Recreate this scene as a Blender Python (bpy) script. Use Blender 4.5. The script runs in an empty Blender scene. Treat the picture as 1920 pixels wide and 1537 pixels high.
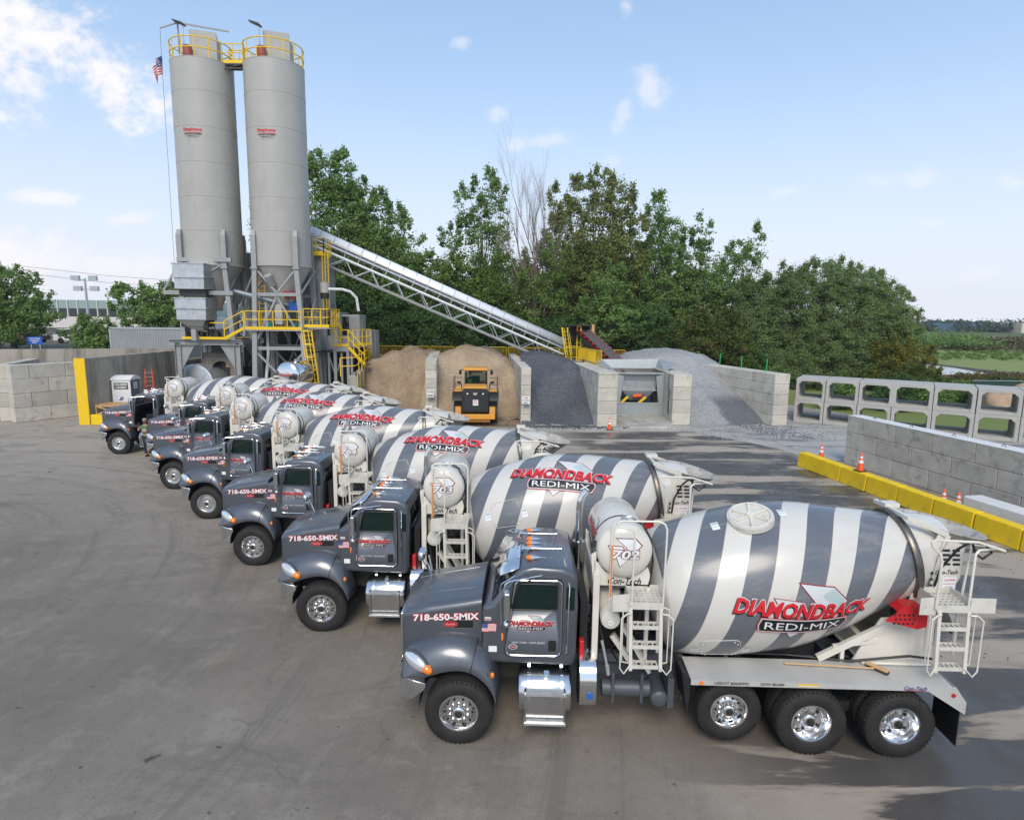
import bpy, bmesh, math, random
from mathutils import Vector, Matrix
R = math.radians
PI = math.pi
scn = bpy.context.scene
COL = scn.collection

# ---------------------------------------------------------------- camera
CAMH = 6.741
cam_data = bpy.data.cameras.new('camera')
cam = bpy.data.objects.new('camera', cam_data)
COL.objects.link(cam)
cam_data.sensor_fit = 'HORIZONTAL'
cam_data.sensor_width = 36
cam_data.lens = 36 * 1164.3 / 1920
cam_data.clip_start = .1
cam_data.clip_end = 6000
cam.location = (0, 0, CAMH)
cam.matrix_world = Matrix.Translation((0, 0, CAMH)) @ Matrix.Rotation(R(90 - 8.67), 4, 'X') @ Matrix.Rotation(R(0.666), 4, 'Z')
scn.camera = cam

# ---------------------------------------------------------------- world, sun, exposure
SUN_EL, SUN_AZ = 43, 185          # azimuth clockwise from +Y; the sun stands behind and left of the camera
wld = bpy.data.worlds.new("World")
scn.world = wld
wld.use_nodes = True
wn = wld.node_tree
wn.nodes.clear()
def wnode(t, **k):
    n = wn.nodes.new(t)
    for a, b in k.items(): setattr(n, a, b)
    return n
def wmath(op, a, b=None, c=None):
    n = wnode('ShaderNodeMath', operation=op)
    for i, v in enumerate((a, b, c)):
        if v is None: continue
        if isinstance(v, (int, float)): n.inputs[i].default_value = v
        else: wn.links.new(v, n.inputs[i])
    return n.outputs[0]
sky = wnode('ShaderNodeTexSky', sky_type='NISHITA')
sky.sun_disc = False
sky.sun_elevation = R(SUN_EL)
sky.sun_rotation = R(SUN_AZ)
sky.air_density = 1.25
sky.dust_density = .9
sky.ozone_density = 3.0
tc = wnode('ShaderNodeTexCoord')
sep = wnode('ShaderNodeSeparateXYZ')
wn.links.new(tc.outputs['Generated'], sep.inputs[0])
yy = wmath('MAXIMUM', sep.outputs[1], .08)
cu = wmath('DIVIDE', sep.outputs[0], yy)
cv = wmath('DIVIDE', sep.outputs[2], yy)
cmb = wnode('ShaderNodeCombineXYZ')
wn.links.new(cu, cmb.inputs[0]); wn.links.new(cv, cmb.inputs[1])
def wnoise(scale, detail=6, rough=.6, sx=1, sy=1, rot=0):
    mp = wnode('ShaderNodeMapping')
    mp.inputs['Scale'].default_value = (sx, sy, 1)
    mp.inputs['Rotation'].default_value = (0, 0, rot)
    wn.links.new(cmb.outputs[0], mp.inputs[0])
    n = wnode('ShaderNodeTexNoise')
    n.inputs['Scale'].default_value = scale
    n.inputs['Detail'].default_value = detail
    n.inputs['Roughness'].default_value = rough
    wn.links.new(mp.outputs[0], n.inputs['Vector'])
    return n.outputs['Fac']
nz1 = wnoise(13, 8, .62, 1, 1.5, -.5)
nz2 = wnoise(38, 6, .6, 1, 1.3)
nzm = wmath('ADD', wmath('MULTIPLY', wmath('SUBTRACT', nz1, .5), 3.6), wmath('MULTIPLY', wmath('SUBTRACT', nz2, .5), 1.8))
# cloud centres as directions (x/y, z/y), half sizes, tilt, strength
CL = [(-.82, .45, .16, .075, -.5, 1.), (-.71, .395, .13, .05, -.45, 1.), (-.60, .338, .09, .042, -.5, 1.), (-.86, .36, .12, .06, -.2, .9),
      (-.74, .173, .05, .010, -.05, .8), (-.597, .142, .035, .007, .1, .5), (-.80, .078, .18, .045, -.1, .9), (-.64, .07, .14, .03, -.1, .7),
      (.205, .335, .022, .030, .6, .75), (.163, .305, .012, .034, -.3, .55), (-.025, .303, .015, .014, 0, .6), (-.082, .402, .012, .007, 0, .6),
      (.163, .454, .010, .012, 0, .6), (.002, .257, .016, .012, 0, .6), (.046, .262, .030, .009, .2, .6), (.151, .236, .016, .010, 0, .35),
      (.416, .191, .022, .007, .3, .35), (.628, .215, .034, .016, .1, .55), (.563, .209, .028, .010, 0, .3), (.652, .149, .018, .006, 0, .3),
      (.732, .071, .035, .010, .2, .35), (.773, .209, .025, .010, 0, .5)]
acc = None
for (x, z, rx, rz, rot, st) in CL:
    dx = wmath('SUBTRACT', cu, x); dz = wmath('SUBTRACT', cv, z)
    c, s = math.cos(rot), math.sin(rot)
    a = wmath('ADD', wmath('MULTIPLY', dx, c / rx), wmath('MULTIPLY', dz, s / rx))
    b = wmath('ADD', wmath('MULTIPLY', dx, -s / rz), wmath('MULTIPLY', dz, c / rz))
    d = wmath('SQRT', wmath('ADD', wmath('MULTIPLY', a, a), wmath('MULTIPLY', b, b)))
    d = wmath('SUBTRACT', d, nzm)
    mr = wnode('ShaderNodeMapRange', interpolation_type='SMOOTHERSTEP')
    wn.links.new(d, mr.inputs[0])
    mr.inputs[1].default_value = 1.6; mr.inputs[2].default_value = -.1
    mr.inputs[3].default_value = 0; mr.inputs[4].default_value = st * (.68 if x > -.5 else .97)
    acc = mr.outputs[0] if acc is None else wmath('MAXIMUM', acc, mr.outputs[0])
front = wmath('GREATER_THAN', sep.outputs[1], .1)
acc = wmath('MULTIPLY', acc, front)
# thin pale veil that thickens towards the horizon
veil = wnode('ShaderNodeMapRange', interpolation_type='SMOOTHSTEP')
wn.links.new(sep.outputs[2], veil.inputs[0])
veil.inputs[1].default_value = .55; veil.inputs[2].default_value = -.02
veil.inputs[3].default_value = .40; veil.inputs[4].default_value = .96
mxh = wnode('ShaderNodeMix', data_type='RGBA')
wn.links.new(veil.outputs[0], mxh.inputs['Factor'])
wn.links.new(sky.outputs[0], mxh.inputs['A'])
vup = wnode('ShaderNodeMapRange', interpolation_type='SMOOTHSTEP'); wn.links.new(sep.outputs[2], vup.inputs[0]); vup.inputs[1].default_value = 0; vup.inputs[2].default_value = .42
mxv = wnode('ShaderNodeMix', data_type='RGBA'); wn.links.new(vup.outputs[0], mxv.inputs['Factor']); mxv.inputs['A'].default_value = (5.7, 6.0, 6.75, 1); mxv.inputs['B'].default_value = (3.5, 4.95, 7.1, 1)
wn.links.new(mxv.outputs['Result'], mxh.inputs['B'])
mxc = wnode('ShaderNodeMix', data_type='RGBA')
wn.links.new(acc, mxc.inputs['Factor'])
wn.links.new(mxh.outputs['Result'], mxc.inputs['A'])
mxc.inputs['B'].default_value = (6.7, 6.5, 6.6, 1)
bg = wnode('ShaderNodeBackground')
bg.inputs[1].default_value = .11
wn.links.new(mxc.outputs['Result'], bg.inputs[0])
wo = wnode('ShaderNodeOutputWorld')
wn.links.new(bg.outputs[0], wo.inputs[0])

sd = bpy.data.lights.new('sun', 'SUN')
sun = bpy.data.objects.new('sun', sd)
COL.objects.link(sun)
sd.energy = 1.8
sd.angle = R(28)
sd.color = (1, .90, .76)
a_, e_ = R(SUN_AZ), R(SUN_EL)
sdir = Vector((math.sin(a_) * math.cos(e_), math.cos(a_) * math.cos(e_), math.sin(e_)))
sun.rotation_euler = sdir.to_track_quat('Z', 'Y').to_euler()

scn.view_settings.view_transform = 'Standard'
scn.view_settings.look = 'None'
scn.view_settings.exposure = 0.5
scn.view_settings.gamma = 1
scn.cycles.use_denoising = True
scn.cycles.max_bounces = 8
scn.cycles.transparent_max_bounces = 12

# ---------------------------------------------------------------- materials
def mat(name, col, rough=.6, metal=0, var=0, vscale=3, bump=0, bscale=20, coat=0, col2=None, coord='Object', alpha=1, spec=.5,
        stain=None, stscale=1.2, stthr=.58, streak=False, rvar=0, isl=0):
    m = bpy.data.materials.new(name)
    m.use_nodes = True
    nt = m.node_tree; N = nt.nodes; L = nt.links
    p = N['Principled BSDF']
    p.inputs['Base Color'].default_value = (*col, 1)
    p.inputs['Roughness'].default_value = rough
    p.inputs['Metallic'].default_value = metal
    p.inputs['Specular IOR Level'].default_value = spec
    if coat:
        p.inputs['Coat Weight'].default_value = coat
        p.inputs['Coat Roughness'].default_value = .13
    if alpha < 1: p.inputs['Alpha'].default_value = alpha
    t = None
    def vec():
        nonlocal t
        if t is None: t = N.new('ShaderNodeTexCoord')
        return t.outputs[coord]
    out = None
    if var or col2:
        n = N.new('ShaderNodeTexNoise'); n.inputs['Scale'].default_value = vscale; n.inputs['Detail'].default_value = 7; n.inputs['Roughness'].default_value = .62
        L.new(vec(), n.inputs['Vector'])
        mr = N.new('ShaderNodeMapRange'); L.new(n.outputs['Fac'], mr.inputs[0]); mr.inputs[1].default_value = .3; mr.inputs[2].default_value = .7
        mx = N.new('ShaderNodeMix'); mx.data_type = 'RGBA'
        L.new(mr.outputs[0], mx.inputs['Factor'])
        c2 = col2 or tuple(c * (1 + var) for c in col)
        c1 = col if col2 else tuple(c * (1 - var) for c in col)
        mx.inputs['A'].default_value = (*c1, 1); mx.inputs['B'].default_value = (*c2, 1)
        out = mx.outputs['Result']
    if stain:
        n = N.new('ShaderNodeTexNoise'); n.inputs['Scale'].default_value = stscale; n.inputs['Detail'].default_value = 8; n.inputs['Roughness'].default_value = .7
        if streak:
            mp = N.new('ShaderNodeMapping'); mp.inputs['Scale'].default_value = (1, 1, .18); L.new(vec(), mp.inputs[0]); L.new(mp.outputs[0], n.inputs['Vector'])
        else: L.new(vec(), n.inputs['Vector'])
        mr = N.new('ShaderNodeMapRange'); L.new(n.outputs['Fac'], mr.inputs[0]); mr.inputs[1].default_value = stthr; mr.inputs[2].default_value = stthr + .14
        mx = N.new('ShaderNodeMix'); mx.data_type = 'RGBA'; L.new(mr.outputs[0], mx.inputs['Factor'])
        if out: L.new(out, mx.inputs['A'])
        else: mx.inputs['A'].default_value = (*col, 1)
        mx.inputs['B'].default_value = (*stain, 1)
        out = mx.outputs['Result']
    if isl:
        gi = N.new('ShaderNodeNewGeometry'); mr = N.new('ShaderNodeMapRange'); L.new(gi.outputs['Random Per Island'], mr.inputs[0]); mr.inputs[3].default_value = 1 - isl; mr.inputs[4].default_value = 1 + isl * .6
        mx = N.new('ShaderNodeMix'); mx.data_type = 'RGBA'; mx.blend_type = 'MULTIPLY'; mx.inputs['Factor'].default_value = 1
        L.new(out, mx.inputs['A']); L.new(mr.outputs[0], mx.inputs['B']); out = mx.outputs['Result']
    if out: L.new(out, p.inputs['Base Color'])
    if rvar:
        n = N.new('ShaderNodeTexNoise'); n.inputs['Scale'].default_value = vscale * 1.7; n.inputs['Detail'].default_value = 6
        L.new(vec(), n.inputs['Vector'])
        mr = N.new('ShaderNodeMapRange'); L.new(n.outputs['Fac'], mr.inputs[0]); mr.inputs[3].default_value = max(.02, rough - rvar); mr.inputs[4].default_value = rough + rvar
        L.new(mr.outputs[0], p.inputs['Roughness'])
    if bump:
        n = N.new('ShaderNodeTexNoise'); n.inputs['Scale'].default_value = bscale; n.inputs['Detail'].default_value = 8; n.inputs['Roughness'].default_value = .7
        L.new(vec(), n.inputs['Vector'])
        b = N.new('ShaderNodeBump'); b.inputs['Strength'].default_value = bump; b.inputs['Distance'].default_value = .03
        L.new(n.outputs['Fac'], b.inputs['Height']); L.new(b.outputs[0], p.inputs['Normal'])
    return m

M = {}
M['slate'] = mat('slate_paint', (.100, .111, .131), .36, .45, var=.10, vscale=3, coat=.9, stain=(.13, .135, .14), stscale=3.5, stthr=.62)
M['slate_matt'] = mat('slate_frame_paint', (.075, .085, .10), .45, .1, var=.15, vscale=4)
M['cream'] = mat('cream_paint', (.68, .65, .58), .38, 0, var=.05, vscale=3, coat=.35, stain=(.55, .51, .44), stscale=2.2, stthr=.62)
M['deckgrey'] = mat('dusty_grey_deck_paint', (.50, .50, .485), .45, .15, var=.08, vscale=2, stain=(.40, .385, .36), stscale=2.5, stthr=.58)
M['creamdirt'] = mat('dusty_cream_paint', (.60, .58, .52), .55, 0, var=.12, vscale=5, stain=(.42, .39, .34), stscale=4, stthr=.55)
M['chrome'] = mat('chrome', (.78, .79, .80), .09, 1, rvar=.04, vscale=4)
M['alu'] = mat('polished_aluminium', (.66, .67, .68), .2, 1, var=.08, vscale=5, rvar=.08)
M['rimdish'] = mat('bright_rim', (.82, .82, .82), .16, 1, var=.08, vscale=9)
M['rubber'] = mat('tyre_rubber', (.018, .017, .0165), .72, 0, var=.35, vscale=5, bump=.25, bscale=60, stain=(.045, .04, .035), stscale=5, stthr=.6)
M['black'] = mat('black_plastic', (.013, .013, .014), .5, var=.2)
M['darksteel'] = mat('dark_steel', (.06, .058, .055), .5, .6, var=.3, vscale=9)
M['ringsteel'] = mat('worn_track_steel', (.17, .155, .14), .35, .8, var=.25, vscale=7, stain=(.12, .075, .045), stscale=6)
M['glass'] = mat('tinted_glass', (.006, .028, .022), .04, 0, alpha=.5, spec=.8)
M['glass_dark'] = mat('dark_glass', (.008, .014, .014), .05, 0, spec=.8)
M['orange'] = mat('amber_lens', (.85, .22, .01), .15, 0, coat=1)
M['lens'] = mat('clear_lens', (.72, .75, .77), .08, .6, coat=1)
M['red'] = mat('red_paint', (.50, .015, .02), .4, var=.1)
M['logored'] = mat('decal_red', (.62, .02, .03), .35, var=.03)
M['logoblack'] = mat('decal_black', (.012, .012, .014), .35)
M['white'] = mat('decal_white', (.80, .80, .80), .4)
M['gemlight'] = mat('decal_pale_grey', (.60, .62, .63), .4)
M['gemteal'] = mat('decal_teal_grey', (.42, .52, .52), .4)
M['blue'] = mat('decal_blue', (.03, .06, .22), .4)
M['seat'] = mat('seat_fabric', (.02, .02, .022), .8)
M['silo'] = mat('silo_grey_paint', (.385, .38, .355), .45, 0, var=.05, vscale=1.1, stain=(.35, .342, .315), stscale=1.5, stthr=.54, streak=True)
M['steel'] = mat('grey_structural_paint', (.30, .31, .31), .5, 0, var=.10, vscale=3, stain=(.20, .17, .14), stscale=3, stthr=.64)
M['galv'] = mat('galvanised_steel', (.50, .53, .55), .36, .6, var=.16, vscale=4, rvar=.1)
M['brightgalv'] = mat('bright_galvanised_cover', (.93, .94, .95), .32, .25, var=.06, vscale=2)
M['yellow'] = mat('safety_yellow_paint', (.80, .52, .008), .5, 0, var=.06, vscale=6)
M['yellowblock'] = mat('yellow_painted_concrete', (.80, .53, .008), .75, 0, var=.10, vscale=3, bump=.3, bscale=14, stain=(.42, .30, .10), stscale=2.4, stthr=.58)
M['concrete'] = mat('weathered_concrete_block', (.53, .50, .435), .88, 0, var=.16, vscale=1.3, bump=.35, bscale=9, stain=(.35, .325, .28), stscale=1.6, stthr=.54, isl=.14)
M['concwall'] = mat('cast_concrete_wall', (.34, .315, .27), .9, 0, var=.14, vscale=.8, bump=.25, bscale=6, stain=(.19, .175, .15), stscale=1.3, stthr=.48, streak=True)
M['concgrey'] = mat('grey_concrete_block', (.46, .435, .39), .9, 0, var=.13, vscale=1.7, bump=.4, bscale=11, stain=(.29, .27, .24), stscale=2.3, stthr=.52, isl=.14)
M['culvert'] = mat('precast_culvert_concrete', (.42, .41, .385), .85, 0, var=.10, vscale=2, bump=.25, bscale=12, stain=(.30, .285, .26), stscale=2.2, stthr=.56)
M['whiteblock'] = mat('white_painted_concrete', (.66, .66, .65), .7, 0, var=.08, vscale=2, bump=.3, bscale=12, stain=(.45, .44, .42), stscale=3, stthr=.6)
M['wood'] = mat('raw_timber', (.50, .31, .15), .75, var=.2, vscale=4, bump=.2)
M['conebody'] = mat('cone_orange', (.85, .10, .02), .45)
M['skin'] = mat('skin', (.46, .25, .17), .55)
M['shirt'] = mat('green_shirt', (.085, .155, .075), .85, var=.12, vscale=9, bump=.3, bscale=14)
M['pants'] = mat('navy_trousers', (.012, .014, .028), .85, bump=.2)
M['cap'] = mat('tan_cap', (.30, .25, .20), .85)
M['hiviz'] = mat('hi_vis_lime', (.35, .85, .02), .7)
M['catyellow'] = mat('machine_yellow_paint', (.72, .33, .045), .4, var=.08, vscale=3, coat=.3, stain=(.45, .25, .08), stscale=3, stthr=.62)
M['belt'] = mat('conveyor_belt_rubber', (.09, .088, .085), .7, var=.2)
M['bluepaint'] = mat('blue_motor_paint', (.02, .12, .45), .4)
M['tealpaint'] = mat('teal_motor_paint', (.02, .28, .22), .4)
M['ladderorange'] = mat('fibreglass_orange', (.80, .09, .015), .5)

# ---------------------------------------------------------------- mesh builder
class MB:
    def __init__(s):
        s.v = []; s.f = []
    def add(s, vs, fs):
        o = len(s.v)
        s.v += [tuple(v) for v in vs]
        s.f += [tuple(i + o for i in f) for f in fs]
        return s
    def box(s, x0, x1, y0, y1, z0, z1, rz=0):
        if x0 > x1: x0, x1 = x1, x0
        if y0 > y1: y0, y1 = y1, y0
        if z0 > z1: z0, z1 = z1, z0
        vs = [(x0, y0, z0), (x1, y0, z0), (x1, y1, z0), (x0, y1, z0), (x0, y0, z1), (x1, y0, z1), (x1, y1, z1), (x0, y1, z1)]
        if rz:
            cx, cy = (x0 + x1) / 2, (y0 + y1) / 2; c, q = math.cos(rz), math.sin(rz)
            vs = [(cx + c * (x - cx) - q * (y - cy), cy + q * (x - cx) + c * (y - cy), z) for x, y, z in vs]
        return s.add(vs, [(0, 3, 2, 1), (4, 5, 6, 7), (0, 1, 5, 4), (1, 2, 6, 5), (2, 3, 7, 6), (3, 0, 4, 7)])
    def frame_of(s, d):
        d = Vector(d).normalized()
        up = Vector((0, 0, 1)) if abs(d.z) < .95 else Vector((1, 0, 0))
        a = d.cross(up).normalized(); b = a.cross(d).normalized()
        return a, b
    def bar(s, p0, p1, w, h=None):     # rectangular bar, w across, h in the upright direction
        h = h or w
        p0, p1 = Vector(p0), Vector(p1)
        a, b = s.frame_of(p1 - p0)
        vs = []
        for p in (p0, p1):
            for i, j in ((-1, -1), (1, -1), (1, 1), (-1, 1)):
                vs.append(p + a * i * w / 2 + b * j * h / 2)
        return s.add(vs, [(0, 1, 2, 3), (7, 6, 5, 4), (0, 4, 5, 1), (1, 5, 6, 2), (2, 6, 7, 3), (3, 7, 4, 0)])
    def cyl(s, p0, p1, r0, r1=None, n=16, caps=True):
        r1 = r0 if r1 is None else r1
        p0, p1 = Vector(p0), Vector(p1)
        a, b = s.frame_of(p1 - p0)
        vs = []
        for p, r in ((p0, r0), (p1, r1)):
            for i in range(n):
                t = 2 * PI * i / n
                vs.append(p + (a * math.cos(t) + b * math.sin(t)) * r)
        fs = [(i, i + n, (i + 1) % n + n, (i + 1) % n) for i in range(n)]
        if caps: fs += [tuple(range(n)), tuple(range(2 * n - 1, n - 1, -1))]
        return s.add(vs, fs)
    def tube(s, pts, r, n=8, closed=False):
        pts = [Vector(p) for p in pts]
        m = len(pts); vs = []
        ref = None
        for k, p in enumerate(pts):
            if closed: d0 = p - pts[k - 1]; d1 = pts[(k + 1) % m] - p
            else:
                d0 = p - pts[k - 1] if k else pts[1] - p
                d1 = pts[k + 1] - p if k < m - 1 else d0
            d = (d0.normalized() + d1.normalized())
            d = d.normalized() if d.length > 1e-6 else d0.normalized()
            if ref is None: a, b = s.frame_of(d)
            else:
                a = (ref - d * ref.dot(d)).normalized(); b = a.cross(d).normalized()
            ref = a
            for i in range(n):
                t = 2 * PI * i / n
                vs.append(p + (a * math.cos(t) + b * math.sin(t)) * r)
        fs = []
        for k in range(m if closed else m - 1):
            o0, o1 = k * n, ((k + 1) % m) * n
            fs += [(o0 + i, o1 + i, o1 + (i + 1) % n, o0 + (i + 1) % n) for i in range(n)]
        if not closed: fs += [tuple(range(n)), tuple(range(m * n - 1, (m - 1) * n - 1, -1))]
        return s.add(vs, fs)
    def lathe(s, prof, o=(0, 0, 0), ax=(0, 1, 0), n=32, capa=True, capb=True, wob=None):
        o = Vector(o); ax = Vector(ax).normalized(); a, b = s.frame_of(ax)
        vs = []
        for (d, r) in prof:
            for i in range(n):
                t = 2 * PI * i / n
                vs.append(o + ax * d + (a * math.cos(t) + b * math.sin(t)) * max(r, 1e-4))
        fs = []
        for k in range(len(prof) - 1):
            fs += [(k * n + i, (k + 1) * n + i, (k + 1) * n + (i + 1) % n, k * n + (i + 1) % n) for i in range(n)]
        if capa: fs.append(tuple(range(n)))
        if capb: fs.append(tuple(range(len(prof) * n - 1, (len(prof) - 1) * n - 1, -1)))
        return s.add(vs, fs)
    def prism(s, poly, d0, d1, plane='xz'):   # outline in a plane, extruded along the third axis
        n = len(poly)
        def P(u, v, d): return (u, d, v) if plane == 'xz' else ((u, v, d) if plane == 'xy' else (d, u, v))
        vs = [P(u, v, d0) for u, v in poly] + [P(u, v, d1) for u, v in poly]
        fs = [tuple(range(n)), tuple(range(2 * n - 1, n - 1, -1))] + [(i, i + n, (i + 1) % n + n, (i + 1) % n) for i in range(n)]
        return s.add(vs, fs)
    def loft(s, rings, closed=True, caps=True):
        n = len(rings[0]); vs = [p for r in rings for p in r]; fs = []
        for k in range(len(rings) - 1):
            for i in range(n if closed else n - 1):
                fs.append((k * n + i, (k + 1) * n + i, (k + 1) * n + (i + 1) % n, k * n + (i + 1) % n))
        if caps and closed: fs += [tuple(range(n)), tuple(range(len(rings) * n - 1, (len(rings) - 1) * n - 1, -1))]
        return s.add(vs, fs)
    def sphere(s, c, rx, ry=None, rz=None, n=12, m=8, rot=None):
        ry = ry or rx; rz = rz or rx; vs = []; c = Vector(c)
        for j in range(1, m):
            ph = PI * j / m
            for i in range(n):
                t = 2 * PI * i / n
                p = Vector((rx * math.sin(ph) * math.cos(t), ry * math.sin(ph) * math.sin(t), rz * math.cos(ph)))
                if rot: p = rot @ p
                vs.append(c + p)
        top = Vector((0, 0, rz)); bot = Vector((0, 0, -rz))
        if rot: top = rot @ top; bot = rot @ bot
        vs += [c + top, c + bot]; T = len(vs) - 2
        fs = [(j * n + i, (j + 1) * n + i, (j + 1) * n + (i + 1) % n, j * n + (i + 1) % n) for j in range(m - 2) for i in range(n)]
        fs += [(T, i, (i + 1) % n) for i in range(n)] + [(T + 1, (m - 2) * n + (i + 1) % n, (m - 2) * n + i) for i in range(n)]
        return s.add(vs, fs)
    def xf(s, mtx):
        s.v = [tuple(mtx @ Vector(v)) for v in s.v]; return s
    def mesh(s, name, m, smooth=40, fix=True):
        me = bpy.data.meshes.new(name)
        me.from_pydata(s.v, [], s.f)
        if fix:
            bm = bmesh.new(); bm.from_mesh(me)
            bmesh.ops.recalc_face_normals(bm, faces=bm.faces)
            bm.to_mesh(me); bm.free()
        me.materials.append(m)
        if smooth:
            me.polygons.foreach_set('use_smooth', [True] * len(me.polygons))
            me.set_sharp_from_angle(angle=R(smooth))
        me.update()
        return me
    def build(s, name, m, parent=None, smooth=40, bevel=0, seg=2, fix=True):
        o = bpy.data.objects.new(name, s.mesh(name, m, smooth, fix))
        COL.objects.link(o)
        if parent: o.parent = parent
        if bevel:
            b = o.modifiers.new('bevel', 'BEVEL'); b.width = bevel; b.segments = seg; b.limit_method = 'ANGLE'; b.angle_limit = R(35)
            if seg > 1: b.harden_normals = True
        return o

def tag(o, label=None, cat=None, group=None, kind=None):
    if label: o['label'] = label
    if cat: o['category'] = cat
    if group: o['group'] = group
    if kind: o['kind'] = kind
    return o
def thing(name, label, cat, loc=(0, 0, 0), rz=0, group=None):
    o = bpy.data.objects.new(name, None); COL.objects.link(o)
    o.location = loc; o.rotation_euler = (0, 0, rz); o.empty_display_size = .2
    return tag(o, label, cat, group)
def struct(name, mb, m, smooth=0):
    return tag(mb.build(name, m, smooth=smooth), kind='structure')
def copy_tree(o, parent=None):
    c = o.copy(); COL.objects.link(c)
    if parent: c.parent = parent
    for ch in [x for x in bpy.data.objects if x.parent == o]: copy_tree(ch, c)
    return c

# ---------------------------------------------------------------- lettering
_tc = {}
def text_geo(body, bold=.0, shear=0, track=1.0):
    """unit geometry: x in -.5...5, y in -.5...5 of the plain text box; bold swells outwards"""
    key = (body, bold, shear, track)
    if key in _tc: return _tc[key]
    def conv(b):
        cu_ = bpy.data.curves.new('lettering', 'FONT'); cu_.body = body; cu_.offset = b; cu_.shear = shear
        cu_.space_character = track; cu_.resolution_u = 2; cu_.align_x = 'LEFT'
        cu_.space_line = .95
        ob = bpy.data.objects.new('lettering', cu_); COL.objects.link(ob)
        dg = bpy.context.evaluated_depsgraph_get(); ev = ob.evaluated_get(dg); me = ev.to_mesh()
        vs = [tuple(v.co) for v in me.vertices]; fs = [tuple(p.vertices) for p in me.polygons]
        ev.to_mesh_clear(); bpy.data.objects.remove(ob); bpy.data.curves.remove(cu_)
        return vs, fs
    bv, _ = conv(0)
    x0, x1 = min(v[0] for v in bv), max(v[0] for v in bv); y0, y1 = min(v[1] for v in bv), max(v[1] for v in bv)
    vs, fs = conv(bold)
    out = ([((v[0] - x0) / (x1 - x0) - .5, (v[1] - y0) / (y1 - y0) - .5) for v in vs], fs)
    _tc[key] = out
    return out
def flat2d(vs, fs, fn, cuts=None):
    """2-D faces -> 3-D through fn(u, v); optional horizontal cuts so that they follow a curved surface"""
    if cuts:
        bm = bmesh.new()
        bv = [bm.verts.new((x, y, 0)) for x, y in vs]
        for f in fs:
            try: bm.faces.new([bv[i] for i in f])
            except ValueError: pass
        for ax, c in cuts:
            bmesh.ops.bisect_plane(bm, geom=bm.verts[:] + bm.edges[:] + bm.faces[:], plane_co=(c, c, 0), plane_no=(1, 0, 0) if ax == 0 else (0, 1, 0))
        bm.verts.index_update()
        vs = [(v.co.x, v.co.y) for v in bm.verts]; fs = [tuple(v.index for v in f.verts) for f in bm.faces]
        bm.free()
    return [fn(x, y) for x, y in vs], fs
def decal(name, items, fn, parent, step=None):
    """items: (material, vs, fs, layer) in 2-D; one mesh, several material slots"""
    me = bpy.data.meshes.new(name); V = []; F = []; MI = []; mats = []
    for (m, vs, fs, lay) in items:
        cuts = None
        if step:
            cuts = []
            for ax in (0, 1):
                st_ = step * (1 + 2 * (ax == 0))
                y0 = min(v[ax] for v in vs); y1 = max(v[ax] for v in vs)
                k = math.floor(y0 / st_) + 1
                while k * st_ < y1: cuts.append((ax, k * st_)); k += 1
        pv, pf = flat2d(vs, fs, lambda u, v: fn(u, v, lay), cuts)
        o = len(V); V += pv; F += [tuple(i + o for i in f) for f in pf]
        if m not in mats: mats.append(m)
        MI += [mats.index(m)] * len(pf)
    me.from_pydata(V, [], F)
    for m in mats: me.materials.append(m)
    me.polygons.foreach_set('material_index', MI)
    me.update()
    ob = bpy.data.objects.new(name, me); COL.objects.link(ob)
    if parent: ob.parent = parent
    return ob
def txt(body, m, cx, cy, w, h, lay=1, bold=.02, shear=0, track=1, arc=0):
    vs, fs = text_geo(body, bold, shear, track)
    return (m, [(cx + x * w, cy + y * h + arc * (.25 - x * x)) for x, y in vs], fs, lay)
def poly(m, pts, lay=0):
    return (m, pts, [tuple(range(len(pts)))], lay)
def planar(o, ux, uy, n, step=.003, lift=.004):
    o, ux, uy, n = Vector(o), Vector(ux), Vector(uy), Vector(n)
    return lambda u, v, lay: tuple(o + ux * u + uy * v + n * (lift + step * lay))

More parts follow.
